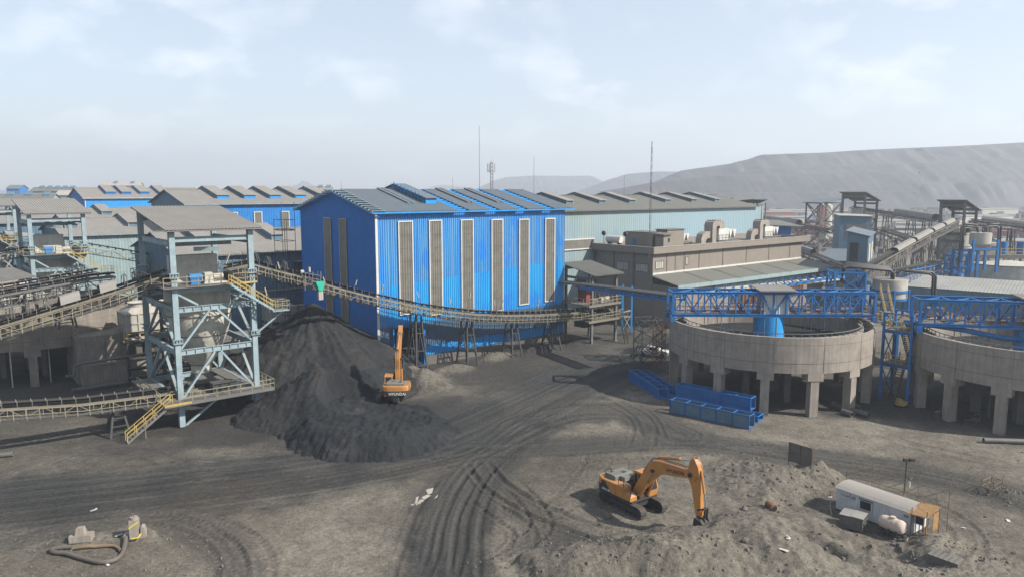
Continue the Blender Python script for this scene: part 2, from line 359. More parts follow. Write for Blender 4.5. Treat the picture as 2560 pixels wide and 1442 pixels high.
def terrain(X, Y):
    h = 0.10 * fbm(X * 0.06, Y * 0.06, 3) + 0.035 * fbm(X * 0.9, Y * 0.9, 3)
    rough = 0.22 + 0 * X
    for (mx_, my_, r, hh, asp, an, p) in MOUNDS + PITS:
        dx = X - mx_; dy = Y - my_; u = (dx * cos(an) + dy * sin(an)) / asp; v = -dx * sin(an) + dy * cos(an)
        wob = 1 + 0.35 * fbm(X * 0.45 + mx_, Y * 0.45, 3)
        q = np.hypot(u, v) / (r * wob); k = np.clip(1 - q, 0, 1); k = k * k * (3 - 2 * k) if p == 1 else k
        h = h + hh * k; rough = np.maximum(rough, np.clip(1.6 - q * 1.2, 0, 1))
    # road dirt is packed smooth and slightly worn, loose ground is clumpy
    dark = np.zeros(X.shape); st = np.zeros(X.shape)
    near = (np.abs(X) < 90) & (Y < 175)
    for P, hw, sg in ROADS:
        d, s, a = polydist(X, Y, P); sd_ = d * s
        e = hw * (1 + 0.30 * fbm(X * 0.12, Y * 0.12, 3))
        m = sg * (1 - sstep(e * 0.50, e * 1.25, d + 0.25 * e * fbm(X * 0.6, Y * 0.6, 3))); dark = np.maximum(dark, m)
        tr = (vnoise(sd_ * 2.1 + 40, a * 0.035 + hw) - 0.5) + 0.7 * (vnoise(sd_ * 5.3 + 9, a * 0.06 + 3) - 0.5)
        st = st + tr * m; h = h - 0.05 * m + 0.045 * tr * m
    rough = np.where(dark > 0.5, np.minimum(rough, 0.35), rough)
    h = h + rough * (0.11 * fbm(X * 0.8, Y * 0.8, 3) + (0.22 * np.abs(fbm(X * 1.2, Y * 1.2, 3)) + 0.12 * np.maximum(fbm(X * 3.3, Y * 3.3, 2), -.1)) * sstep(.35, .8, rough))
    tk = np.zeros(X.shape)
    for P, ga, tw, dp, td in RUTS:
        xs = [p[0] for p in P]; ys = [p[1] for p in P]
        bb = (X > min(xs) - 3) & (X < max(xs) + 3) & (Y > min(ys) - 3) & (Y < max(ys) + 3)
        if not bb.any(): continue
        d, s, a = polydist(X[bb], Y[bb], P); q = np.abs(d - ga / 2) / (tw / 2)
        fade = sstep(0, 2.5, a) * sstep(0, 2.5, a.max() - a)
        g_ = (np.exp(-q ** 4) - 0.7 * np.exp(-((q - 1.5) / 0.45) ** 2)) * fade
        if td: g_ = g_ * (0.65 + 0.35 * np.sign(np.sin(a * 2 * pi / 0.62 + d * 4)))
        hb = h[bb] - dp * g_ * 1.5; h[bb] = hb; t_ = tk[bb]; t_ = np.maximum(t_, np.exp(-q ** 4) * fade); tk[bb] = t_
    return h, dark, st, tk, rough
def lin(a, b, d): return list(np.arange(a, b, d))
def grow(a, b, d, f=1.25):
    o = []; x = a
    while x < b: o.append(x); x += d; d *= f
    o.append(b); return o
xs = sorted(-x for x in grow(48, 9000, 0.6)) + lin(-47.8, 58, 0.145) + grow(58.2, 9000, 0.6)
ys = [-400, -150, -60, -20, 0, 15, 25, 32, 37] + lin(40, 66, 0.135) + lin(66, 76, 0.18) + lin(76.2, 132, 0.36) + grow(132.5, 12000, 0.8, 1.12)
xs = np.array(xs); ys = np.array(ys); X, Y = np.meshgrid(xs, ys)
Hh, dark, st, tk, rough = terrain(X, Y)
far = sstep(150, 260, np.hypot(X, Y)); Hh = Hh * (1 - far)
Z = Hh
def grid_mesh(name, X, Y, Z, mat, cols=None):
    ny, nx = X.shape; me = bpy.data.meshes.new(name)
    v = np.stack([X, Y, Z], -1).reshape(-1, 3).astype(np.float32)
    i = np.arange(nx * ny).reshape(ny, nx)
    f = np.stack([i[:-1, :-1], i[:-1, 1:], i[1:, 1:], i[1:, :-1]], -1).reshape(-1, 4)
    me.vertices.add(len(v)); me.vertices.foreach_set('co', v.ravel())
    me.loops.add(f.size); me.loops.foreach_set('vertex_index', f.ravel().astype(np.int32))
    me.polygons.add(len(f)); me.polygons.foreach_set('loop_start', (np.arange(len(f)) * 4).astype(np.int32))
    me.polygons.foreach_set('use_smooth', np.ones(len(f), bool)); me.update()
    if cols is not None:
        at = me.attributes.new('soil', 'FLOAT_COLOR', 'POINT')
        c = np.ones((nx * ny, 4), np.float32); c[:, :3] = cols.reshape(-1, 3); at.data.foreach_set('color', c.ravel())
    me.materials.append(mat); o = bpy.data.objects.new(name, me); COL.objects.link(o); return o
light = np.array([0.117, 0.106, 0.089]); dk = np.array([0.029, 0.0295, 0.0295]); coal = np.array([0.024, 0.024, 0.025]); red = np.array([0.064, 0.053, 0.044]); mid = np.array([0.062, 0.059, 0.052])
n_ = fbm(X * 0.05 + 5, Y * 0.05, 4); n2_ = fbm(X * 0.25, Y * 0.25, 4)
c = light[None, None] * (1 + 0.45 * n_ + 0.30 * n2_)[..., None]
def mixc(c, col, f): f = np.clip(f, 0, 1)[..., None]; return c * (1 - f) + col * f
def blob(px, py, r): g = G(px, py); return 1 - sstep(0.45, 1.0, np.hypot(X - g[0], Y - g[1]) / (r * (1 + 0.5 * n2_)))
c = mixc(c, mid, 0.55 * blob(150, 1120, 30)); c = c * (1 + 0.35 * np.clip(fbm(X * 1.3, Y * 1.3, 4), -.6, .6) * (1 - .5 * dark))[..., None]; c = mixc(c, dk * 1.5, 0.45 * sstep(.1, .5, fbm(X * .35 + 8, Y * .35, 4)) * sstep(.3, .8, rough)); c = mixc(c, coal, 0.75 * blob(560, 1030, 20)); c = mixc(c, coal, 0.85 * blob(960, 1050, 17))
c = mixc(c, dk, 0.8 * blob(1250, 900, 22)); c = mixc(c, dk, 0.5 * blob(1500, 830, 20)); c = mixc(c, dk, 0.5 * blob(200, 960, 25))
c = mixc(c, dk, 0.8 * blob(2350, 1000, 20)); c = mixc(c, dk, 0.75 * blob(1930, 975, 15))  # deep shade beneath the right-hand round tanks, painted into the soil colour
c = mixc(c, dk * 1.15, dark * (0.88 + 0.35 * n2_)); c = c * (1 + 0.55 * np.clip(st, -.6, .8))[..., None]
c = mixc(c, red, 0.5 * blob(560, 1290, 9) * (0.6 + 0.8 * n2_)); c = mixc(c, dk * 0.9, 0.22 * tk)
c = mixc(c, red, 0.55 * blob(1480, 1430, 6)); c = mixc(c, dk * 1.1, 0.6 * blob(1890, 1185, 5) * (0.5 + n2_)); c = mixc(c, dk * 1.3, 0.6 * blob(1400, 1375, 5)); c = mixc(c, dk * 1.2, 0.55 * blob(2040, 1390, 3.5)); c = mixc(c, light * 1.12, 0.6 * sstep(0.5, 1.0, rough) * sstep(0.1, -.2, dark - 0.2))
c = mixc(c, np.array([0.135, 0.115, 0.095]) * (1 + 0.35 * fbm(X * 0.012, Y * 0.012, 4))[..., None], sstep(260, 420, np.hypot(X, Y)))
def soil_mat(name, attr=True, col=(0.04, 0.04, 0.04), bmp=0.6, bs=3.0, var=0.35, speck=0.2):
    m = bpy.data.materials.new(name); m.use_nodes = True; t = m.node_tree; t.nodes.clear(); L = t.links.new
    o = nd(t, 'ShaderNodeOutputMaterial'); p = nd(t, 'ShaderNodeBsdfPrincipled', i={'Roughness': 0.95, 'Specular IOR Level': 0.12}); L(p.outputs[0], o.inputs[0])
    g = nd(t, 'ShaderNodeNewGeometry'); n = nd(t, 'ShaderNodeTexNoise', i={'Scale': bs, 'Detail': 9, 'Roughness': 0.72}); L(g.outputs['Position'], n.inputs['Vector'])
    rp = nd(t, 'ShaderNodeMapRange', i={1: 0.3, 2: 0.7, 3: 1 - var, 4: 1 + var}); L(n.outputs['Fac'], rp.inputs[0])
    vo = nd(t, 'ShaderNodeTexVoronoi', i={'Scale': 2.6}); L(g.outputs['Position'], vo.inputs['Vector'])
    rv = nd(t, 'ShaderNodeMapRange', i={1: 0.05, 2: 0.16, 3: 1 + speck * 2, 4: 1}); L(vo.outputs['Distance'], rv.inputs[0])
    mu = nd(t, 'ShaderNodeMath', operation='MULTIPLY'); L(rp.outputs[0], mu.inputs[0]); L(rv.outputs[0], mu.inputs[1])
    nf = nd(t, 'ShaderNodeTexNoise', i={'Scale': 11.0, 'Detail': 6, 'Roughness': 0.8}); L(g.outputs['Position'], nf.inputs['Vector']); rf_ = nd(t, 'ShaderNodeMapRange', i={1: 0.36, 2: 0.64, 3: 0.68, 4: 1.32}); L(nf.outputs['Fac'], rf_.inputs[0])
    m0 = mu; mu = nd(t, 'ShaderNodeMath', operation='MULTIPLY'); L(m0.outputs[0], mu.inputs[0]); L(rf_.outputs[0], mu.inputs[1])
    vm = nd(t, 'ShaderNodeVectorMath', operation='SCALE'); L(mu.outputs[0], vm.inputs['Scale'])
    if attr: at = nd(t, 'ShaderNodeAttribute', attribute_name='soil'); L(at.outputs['Color'], vm.inputs[0])
    else: vm.inputs[0].default_value = col
    L(vm.outputs[0], p.inputs['Base Color'])
    bp = nd(t, 'ShaderNodeBump', i={'Strength': bmp, 'Distance': 0.18}); L(n.outputs['Fac'], bp.inputs['Height']); L(bp.outputs[0], p.inputs['Normal'])
    MATS[name] = m; return m
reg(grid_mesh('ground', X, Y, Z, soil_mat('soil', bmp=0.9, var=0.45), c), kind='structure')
def zg(x, y):
    a = np.array([[float(x)]]); b = np.array([[float(y)]]); return float(terrain(a, b)[0][0, 0])
def Gz(px, py):       # pixel -> point standing on the terrain
    z = 0
    for _ in range(3): g = G(px, py, z); z = zg(g[0], g[1])
    return (g[0], g[1], z)

# ---------------------------------------------------------------- the big heap of dark concentrate
px_, py_ = np.meshgrid(np.arange(-46, 2, 0.2), np.arange(62, 134, 0.2)); wob = 1 + 0.10 * fbm(px_ * 0.16, py_ * 0.16, 4)
def cone(x, y, h, sl, w_=1.0, sharp=0.5): r = np.hypot(px_ - x, py_ - y); return h - sl * np.sqrt(r * r * wob ** 2 + sharp ** 2) + sl * sharp
A_ = ug(-8.9, 2.0)
hp = cone(A_[0], A_[1], 10.6, 0.70)
gul = fbm(np.arctan2(py_ - A_[1], px_ - A_[0]) * 7, np.hypot(px_ - A_[0], py_ - A_[1]) * 0.08, 3); hp = hp + 0.45 * gul
for (x_, y_, h_, s_) in ((800, 925, 4.9, 0.62), (740, 960, 3.6, 0.64), (715, 1000, 2.1, 0.62), (840, 950, 4.2, 0.70), (815, 1030, 2.0, 0.55)):
    g = G(x_, y_, h_); hp = np.maximum(hp, cone(g[0], g[1], h_, s_, 1, 1.6))
g = G(930, 1050, 1.5); q = np.hypot((px_ - g[0]) / 8.9, (py_ - g[1]) / 8.2) * (1 + 0.6 * (wob - 1))
pl = np.minimum(1.6 + 0.5 * (1 - q), (1.0 - q) * 7.0); ang = np.arctan2(py_ - g[1], px_ - g[0])
pl = pl - 0.16 * (np.sin(ang * 95) > 0.2) * sstep(0.80, 0.88, q) * (1 - sstep(0.99, 1.03, q)) * (py_ < g[1] - 2)
hp = np.maximum(hp, pl); g2 = G(905, 1000, 1.6)
cut = np.hypot((px_ - g[0] + 1.0) / 6.2, (py_ - g[1] - 5.5) / 6.0)      # the bay the digger has cut
hp = np.where(cut < 1, np.minimum(hp, 1.6 + 9 * np.clip(cut - 0.82, 0, 1) ** 1.0), hp)
lump = np.abs(fbm(px_ * 1.3, py_ * 1.3, 3)); hp = hp + 0.34 * fbm(px_ * 0.35 + 3, py_ * 0.35, 3) + 0.22 * fbm(px_ * 0.8, py_ * 0.8, 3) + (0.28 + 0.3 * (py_ < 100)) * lump - 0.03
edge = np.minimum(np.minimum(px_ + 46, 2 - px_), np.minimum(py_ - 62, 134 - py_)); hp = np.where(edge < 1, -0.6, hp)
gg = gr(px_, py_)
nA = fbm(px_ * 0.3, py_ * 0.3, 4)
cc = np.array([0.018, 0.020, 0.0225])[None, None] * (1 + 0.35 * nA + 0.25 * gul)[..., None]
cc = mixc(cc, np.array([0.040, 0.039, 0.038]), 0.6 * sstep(0.15, 0.5, nA) + 0.3 * sstep(5.5, 1.0, hp) * (px_ < -24))
cc = mixc(cc, np.array([0.033, 0.032, 0.032]), 0.6 * (hp > 3.2) * sstep(-0.2, 0.3, gul))
pile = grid_mesh('ore_heap', px_, py_, np.maximum(hp, -0.6), soil_mat('concentrate', bmp=0.9, bs=2.2, speck=0.05), cc)
reg(pile, 'tall dark grey conical heap of ore concentrate by the blue hall, worked by the digger', 'heap')

# ---------------------------------------------------------------- hills
def hill(name, prof, dist, depth, benches, mat, nx=160, ny=46, rough=7, seed=0, back=600):
    P = sorted(prof); pxs = np.linspace(P[0][0], P[-1][0], nx); tops = np.interp(pxs, [p[0] for p in P], [p[1] for p in P])
    V = np.zeros((ny, nx, 3))
    for i, (a, b) in enumerate(zip(pxs, tops)):
        t3 = Gy(a, b, dist + depth); base = Gy(a, 500, dist); h = max(t3[2], 2)
        for j in range(ny):
            t = j / (ny - 8)
            if t <= 1:
                s_ = t; zz = s_
                for c_ in benches: zz = zz + 0.0
                k = len(benches) + 1; q = s_ * k; fl = min(int(q), k - 1); fr = q - fl; fr2 = min(fr / 0.86, 1.0)
                lv = [0] + list(benches) + [1]; zz = lv[fl] + (lv[fl + 1] - lv[fl]) * fr2
                V[j, i] = (base[0] + (t3[0] - base[0]) * t, base[1] + depth * t, -4 + (h + 4) * zz)
            else:
                f_ = (t - 1) * back * 6; V[j, i] = (t3[0] * (1 + f_ / (dist + depth)), t3[1] + f_, h)
    n = fbm(V[..., 0] * 0.012 + seed, V[..., 1] * 0.012, 5); er = fbm(V[..., 0] * 0.06 + seed, V[..., 1] * 0.006, 4)
    jj = np.arange(ny)[:, None] / (ny - 8); m = np.clip(jj * 5, 0, 1) * np.clip((1.02 - jj) * 8, 0, 1)
    er2 = fbm(V[..., 0] * 0.15 + seed, V[..., 1] * 0.01, 4); V[..., 1] += rough * 2.0 * n * m + rough * 1.5 * er * m + rough * 1.2 * er2 * m; V[..., 2] += rough * 0.12 * er * m + rough * 0.10 * er2 * m + rough * 0.05 * n * (jj > 0.95)
    o = grid_mesh(name, V[..., 0], V[..., 1], V[..., 2], mat); reg(o, kind='structure'); return o
hm = M('hill_rock', (0.066, 0.058, 0.060), sc=0.02, var=0.5, dust=0.0, bump=0.0)
hill('hill', [(1575, 480), (1620, 462), (1700, 428), (1820, 411), (1870, 399), (1905, 388), (2050, 383), (2180, 375), (2400, 366), (2560, 357), (2900, 345), (3300, 340)], 1150, 230, (0.40, 0.72), hm, rough=9, nx=260)
hill('hill', [(1500, 479), (1560, 470), (1640, 455), (1700, 448), (1800, 440), (2000, 436), (2300, 430)], 1020, 160, (0.5,), hm, rough=5, seed=5)
hill('hill', [(1440, 480), (1490, 462), (1530, 447), (1570, 436), (1640, 430), (1750, 430), (1900, 430)], 2100, 400, (0.5,), hm, rough=14, seed=9)
hill('hill', [(1170, 482), (1200, 468), (1235, 452), (1265, 444), (1330, 440), (1410, 441), (1470, 440), (1485, 443), (1520, 460), (1560, 478)], 3000, 500, (0.5,), hm, rough=20, seed=12)
hill('hill', [(1050, 480), (1085, 466), (1110, 463), (1180, 470), (1230, 480)], 4200, 400, (0.5,), hm, rough=30, seed=14)
hill('hill', [(690, 480), (725, 468), (745, 462), (758, 452), (772, 458), (790, 470), (850, 480)], 4200, 400, (0.5,), hm, rough=40, seed=16)
hill('hill', [(-100, 478), (150, 473), (200, 470), (260, 474), (420, 472), (520, 476), (690, 480)], 3500, 500, (0.5,), hm, rough=20, seed=20)
# ================================================================ buildings
def facade_mat(name, kind):
    m = bpy.data.materials.new(name); m.use_nodes = True; t = m.node_tree; t.nodes.clear(); L = t.links.new
    o = nd(t, 'ShaderNodeOutputMaterial'); p = nd(t, 'ShaderNodeBsdfPrincipled', i={'Roughness': 0.55}); L(p.outputs[0], o.inputs[0])
    g = nd(t, 'ShaderNodeNewGeometry')
    def dot(v, off):
        n = nd(t, 'ShaderNodeVectorMath', operation='DOT_PRODUCT'); n.inputs[1].default_value = v; L(g.outputs['Position'], n.inputs[0])
        a = nd(t, 'ShaderNodeMath', operation='ADD', i={1: off}); L(n.outputs['Value'], a.inputs[0]); return a.outputs[0]
    a_ = dot((DX, DY, 0), -(GX * DX + GY * DY)); z_ = dot((0, 0, 1), 0)
    cb_ = nd(t, 'ShaderNodeCombineXYZ'); L(a_, cb_.inputs[0]); L(z_, cb_.inputs[1])
    def noise(sx, sy, sc, det=5, ro=0.6):
        mp = nd(t, 'ShaderNodeMapping'); mp.inputs['Scale'].default_value = (sx, sy, 1); L(cb_.outputs[0], mp.inputs[0])
        n = nd(t, 'ShaderNodeTexNoise', i={'Scale': sc, 'Detail': det, 'Roughness': ro}); L(mp.outputs[0], n.inputs['Vector']); return n.outputs['Fac']
    def rng(v, a, b, c_=0, d=1):
        n = nd(t, 'ShaderNodeMapRange', i={1: a, 2: b, 3: c_, 4: d}); L(v, n.inputs[0]); return n.outputs[0]
    def mix(f, A, Bc):
        n = nd(t, 'ShaderNodeMix', data_type='RGBA')
        (L(f, n.inputs[0]) if not isinstance(f, float) else setattr(n.inputs[0], 'default_value', f))
        for s_, k in ((A, 6), (Bc, 7)):
            if isinstance(s_, tuple): n.inputs[k].default_value = (*s_, 1)
            else: L(s_, n.inputs[k])
        return n.outputs[2]
    def mul(A, Bc):
        n = nd(t, 'ShaderNodeMath', operation='MULTIPLY', use_clamp=True); L(A, n.inputs[0])
        (L(Bc, n.inputs[1]) if not isinstance(Bc, float) else setattr(n.inputs[1], 'default_value', Bc)); return n.outputs[0]
    if kind == 'hall':
        cur = mix(rng(noise(1.2, .10, .9), .42, .62), (0.008, 0.18, 0.50), (0.04, 0.22, 0.46))
        cur = mix(mul(rng(noise(3, .05, .8, 3), .5, .62), 0.55), cur, (0.15, 0.24, 0.32))
        # repainted lower sheets: the edge steps from sheet to sheet and climbs to the right
        nb = noise(.25, 0.0, 1.0, 1); e = nd(t, 'ShaderNodeMath', operation='MULTIPLY_ADD', i={1: -0.05, 2: -12.3}); L(a_, e.inputs[0])
        s_ = nd(t, 'ShaderNodeMath', operation='ADD'); L(z_, s_.inputs[0]); L(e.outputs[0], s_.inputs[1])
        low = rng(s_.outputs[0], 0.05, -0.05); lft = rng(a_, 2.0, 2.15); low = mul(low, lft)
        cur = mix(low, cur, mix(rng(noise(.8, .1, .5), .4, .6), (0.0, 0.215, 0.54), (0.005, 0.265, 0.56)))
        top = rng(z_, 21.9, 22.2); cur = mix(mul(top, 0.7), cur, (0.005, 0.16, 0.52))
        cur = mix(mul(rng(noise(.22, .1, 1, 3), .56, .60), 0.85), cur, (0.004, 0.17, 0.54))
        dust_and_shade = mul(rng(z_, 6.9, 6.3), 0.85); cur = mix(dust_and_shade, cur, (0.055, 0.068, 0.08))  # lower wall: coal dust plus conveyor shade, both put into the colour
    else:
        cur = mix(rng(noise(.6, .15, .35, 6), .38, .62), (0.16, 0.235, 0.275), (0.20, 0.255, 0.255))
        cur = mix(mul(rng(noise(.3, .3, .25, 4), .52, .66), 0.8), cur, (0.16, 0.23, 0.17))
        cur = mix(mul(rng(noise(5, .06, .8, 4), .52, .66), 0.45), cur, (0.12, 0.14, 0.135))
        cur = mix(mul(rng(a_, 60.0, 95.0), 0.8), cur, (0.19, 0.28, 0.335))
    L(cur, p.inputs['Base Color']); MATS[name] = m
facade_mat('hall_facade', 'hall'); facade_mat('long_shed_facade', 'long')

def wall_b(bb, a0, a1, b, z0, z1, pitch=0.5, amp=0.022, out=-1):    # corrugated wall in the plane b facing -b
    bb.corr((a0, b, z0), (a1 - a0, 0, 0), (0, 0, z1 - z0), pitch, amp, (0, out, 0)); return bb
def gable_wall(bb, a, b0, b1, z0, ze, zr, pitch=0.5, amp=0.03):
    L_ = b1 - b0; k = int(L_ / pitch * 4); k += k % 2
    for i in range(k):
        u0, u1 = i / k, (i + 1) / k; o0 = (0, amp, amp, 0)[i % 4]; o1 = (0, amp, amp, 0)[(i + 1) % 4]
        h0 = ze + (zr - ze) * (1 - abs(2 * u0 - 1)); h1 = ze + (zr - ze) * (1 - abs(2 * u1 - 1))
        bb.poly([(a - o0, b1 - L_ * u0, z0), (a - o1, b1 - L_ * u1, z0), (a - o1, b1 - L_ * u1, h1), (a - o0, b1 - L_ * u0, h0)])
def monitor(par, a, b0, b1, ze, zr, w=1.5, hgt=0.9, over=0.75, wallm='wall_grey_blue', roofm='roof_corrugated', fr='white_dusty', endm=None, lower=0.70):
    """louvred ridge ventilator that lies across the ridge and follows both slopes"""
    bm = (b0 + b1) / 2; hb = (bm - b0) * lower
    def zz(b): return ze + (zr - ze) * (1 - abs(b - bm) / (bm - b0))
    P = [(bm - hb, zz(bm - hb)), (bm, zz(bm)), (bm + hb, zz(bm + hb))]
    x = B(ug)
    for (ba, za), (bb_, zb) in zip(P, P[1:]):
        x.hexa([(a - w / 2, ba, za - .1), (a + w / 2, ba, za - .1), (a + w / 2, bb_, zb - .1), (a - w / 2, bb_, zb - .1), (a - w / 2, ba, za + hgt), (a + w / 2, ba, za + hgt), (a + w / 2, bb_, zb + hgt), (a - w / 2, bb_, zb + hgt)])
    m = x.build('ridge_ventilator', wallm, par)
    r = B(ug); o = 0.35
    for (ba, za), (bb_, zb) in zip(P, P[1:]):
        s1 = -o if ba < bm - .01 else 0; s2 = o if bb_ > bm + .01 else 0
        r.slab([(a - w / 2 - o * .5, ba + s1, za + hgt + .1), (a + w / 2 + o * .5, ba + s1, za + hgt + .1), (a + w / 2 + o * .5, bb_ + s2, zb + hgt + .1), (a - w / 2 - o * .5, bb_ + s2, zb + hgt + .1)], 0.09)
    r.build('ventilator_roof', roofm, m)
    e = B(ug); e.box(a - w / 2 - .1, a + w / 2 + .1, bm - hb - .12, bm - hb - .02, zz(bm - hb) - .12, zz(bm - hb) + .1)
    e.box(a - w / 2, a - w / 2 + .1, bm - hb - .08, bm - hb - .01, zz(bm - hb) + .1, zz(bm - hb) + hgt - .02)
    e.box(a + w / 2 - .1, a + w / 2, bm - hb - .08, bm - hb - .01, zz(bm - hb) + .1, zz(bm - hb) + hgt - .02)
    e.build('ventilator_frame', fr, m)
    if endm: e = B(ug); e.box(a - w / 2 + .12, a + w / 2 - .12, bm - hb - .05, bm - hb - .012, zz(bm - hb) + .12, zz(bm - hb) + hgt - .05); e.build('ventilator_panel', endm, m)
    return m
def shed(name, label, a0, a1, b0, b1, ze, zr, wallm, roofm, mons=(), wins=(), pitch=0.6, monk={}, over=0.7, gab='wall', cat='warehouse', trim='white_paint', rp=0.45, gwins=()):
    o = T(name, label, cat, ug(a0, b0, 0))
    x = B(ug); wall_b(x, a0, a1, b0, 0, ze + .05, pitch); wall_b(x, a1, a0, b1, 0, ze, 3.0)
    x.poly([(a1, b0, 0), (a1, b1, 0), (a1, b1, ze), (a1, (b0 + b1) / 2, zr), (a1, b0, ze)])
    x.build('wall', wallm, o)
    y = B(ug); gable_wall(y, a0, b0, b1, 0, ze, zr, pitch); y.build('gable_wall', wallm if gab == 'wall' else gab, o)
    r = B(ug); bm = (b0 + b1) / 2; sl = (zr - ze) / (bm - b0); th = 0.1
    for sgn, bs in ((1, b0), (-1, b1)):
        r.corr((a0 - over, bs - sgn * over, ze - sl * over + .14), (a1 - a0 + 2 * over, 0, 0), (0, sgn * (bm - b0 + over), zr - ze + sl * over), rp, 0.028, (0, 0, 1))
    r.slab([(a0 - over, b0 - over, ze - sl * over + .07), (a1 + over, b0 - over, ze - sl * over + .07), (a1 + over, bm, zr + .07), (a0 - over, bm, zr + .07)], .05)
    r.slab([(a0 - over, bm, zr + .07), (a1 + over, bm, zr + .07), (a1 + over, b1 + over, ze - sl * over + .07), (a0 - over, b1 + over, ze - sl * over + .07)], .05)
    ro = r.build('roof', roofm, o)
    g = B(ug); g.bar((a0 - over, bm, zr + .2), (a1 + over, bm, zr + .2), 0.5, 0.08); g.build('ridge_cap', roofm, ro)
    g = B(ug); g.box(a0 - over, a1 + over, b0 - over - .14, b0 - over - .02, ze - sl * over - .06, ze - sl * over + .12); g.build('gutter', trim, ro)
    g = B(ug); g.box(a0 - .02, a0 + .22, b0 - .12, b0 - .06, 0.1, ze - .2); g.build('corner_trim', trim, o)
    for am in mons: monitor(o, am, b0, b1, ze, zr, **monk)
    for (wa, wb, wz0, wz1) in wins: window_b(o, wa, wb, b0 - .1, wz0, wz1)
    for (wa, wb, wz0, wz1) in gwins:
        q = B(ug); q.box(a0 - .14, a0 - .1, wa, wb, wz0, wz1); q = q.build('window', 'polycarbonate', o)
        fr_a(q, a0 - .15, wa, wb, wz0, wz1)
    return o
def fr_a(par, a, b0, b1, z0, z1, t=0.14, mat='white_dusty'):
    f = B(ug)
    f.box(a - .06, a, b0 - t, b0, z0 - t, z1 + t); f.box(a - .06, a, b1, b1 + t, z0 - t, z1 + t); f.box(a - .06, a, b0, b1, z1, z1 + t); f.box(a - .06, a, b0, b1, z0 - t, z0)
    return f.build('frame', mat, par)
def window_b(par, wa, wb, b, z0, z1, mat='polycarbonate', fm='white_paint', t=0.17):
    q = B(ug); q.corr((wa, b - .04, z0), (wb - wa, 0, 0), (0, 0, z1 - z0), 0.42, 0.035, (0, -1, 0)); q = q.build('window', mat, par)
    g_ = B(ug); n_ = int((z1 - z0) / 1.9)
    for k in range(1, n_): g_.nxt(); g_.box(wa, wb, b - .085, b - .078, z0 + (z1 - z0) * k / n_, z0 + (z1 - z0) * k / n_ + .05)
    each(g_, 'glazing_bar', 'steel_grey', q)
    f = B(ug); f.box(wa - t, wa, b - .12, b - .02, z0 - t, z1 + t); f.box(wb, wb + t, b - .12, b - .02, z0 - t, z1 + t)
    f.box(wa, wb, b - .12, b - .02, z1, z1 + t); f.box(wa, wb, b - .12, b - .02, z0 - t, z0); f.build('frame', fm, q)
    return q

# ---- the tall blue hall
HA, HB, HE, HR = 37.0, 24.7, 23.0, 26.0
hall = T('blue_hall', 'tall bright blue hall with slate roof and tall grey window strips behind the ore heap', 'hall', ug(0, 0, 0))
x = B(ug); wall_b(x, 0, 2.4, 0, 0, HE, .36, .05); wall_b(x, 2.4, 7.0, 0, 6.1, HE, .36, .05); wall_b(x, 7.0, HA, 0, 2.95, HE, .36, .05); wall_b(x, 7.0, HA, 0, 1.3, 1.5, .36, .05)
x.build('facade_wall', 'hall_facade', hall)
x = B(ug); gable_wall(x, 0, 0, HB, 0, HE, HR, .36); x.build('gable_wall', 'wall_deep_blue', hall)
x = B(ug); x.poly([(HA, 0, 0), (HA, HB, 0), (HA, HB, HE), (HA, HB / 2, HR), (HA, 0, HE)]); x.poly([(HA, HB, 0), (0, HB, 0), (0, HB, HE), (HA, HB, HE)]); x.build('rear_wall', 'wall_deep_blue', hall)
x = B(ug); wall_b(x, 7.0, HA, 0.05, 1.45, 3.0, .36, .04)
for a_ in (19.2, 25.7): x.box(a_, a_ + .9, -.1, 0, 1.4, 3.2)
x.build('skirt_sheet', 'bright_blue', hall)
x = B(ug); x.box(7.2, HA, -.35, .3, -.3, 1.3); x.build('plinth', 'concrete_dark', hall)
x = B(ug); x.box(7.0, 7.3, -1.3, 0.0, 0, 6.3); x.box(2.2, 2.4, -.6, 0, 0, 6.3); x.box(2.2, 7.3, -.6, .1, 6.3, 6.4); x.build('entrance_canopy', 'wall_deep_blue', hall)
x = B(ug); x.box(2.4, 7.0, 2.5, 2.6, 0, 6.3)
for i in range(5): x.box(3 + i * .9, 3.1 + i * .9, 1.6, 1.7, 0, 4)
x.build('doorway', 'dark_void', hall)
x = B(ug)
for z_ in (0.05, 1.6, 1.65, 3.1): x.bar((3.6, -.3, z_), (6.4, -.3, z_ + .1), .06)
for a_ in (3.6, 4.6, 5.5, 6.4): x.bar((a_, -.3, 0), (a_, -.3, 3.2), .08)
x.build('entrance_rail', 'steel_grey', hall)
for wa, wb, z0, z1 in ((3.8, 5.96, 8.2, 21.55), (9.1, 11.11, 7.6, 21.55), (14.97, 17.04, 7.2, 21.5), (20.93, 22.98, 6.9, 21.4), (26.7, 28.6, 7.4, 21.3), (32.5, 34.45, 7.4, 21.3)):
    window_b(hall, wa, wb, -.1, z0, z1)
for wa, wb in ((13.49, 15.68), (8.51, 10.56)):
    q = B(ug); q.box(-.16, -.06, wa, wb, 1, 21.8); q = q.build('window', 'polycarbonate', hall); fr_a(q, -.15, wa, wb, 1, 21.8, .12)
x = B(ug); x.box(-.08, .3, -.16, -.08, 0, HE - .2); x.build('corner_trim', 'white_paint', hall)
ov = 0.9; sl = (HR - HE) / (HB / 2)
def hz_(b): return HE + (HR - HE) * (1 - abs(b - HB / 2) / (HB / 2))
secs = [(1.6, 16.4), (18.0, 23.9), (25.6, 31.2), (31.2 + 1.5, HA - 5.6 + 0.0), (HA - 4.6, HA + .6)]
secs = [(1.2, 14.2), (16.6, 21.0), (23.2, 27.0), (29.4, 32.0), (HA - 2.9, HA + 1.5)]
secs = [(1.2, 13.9), (16.0, 20.0), (22.0, 26.2), (28.0, 32.0), (33.9, HA + 1.2)]
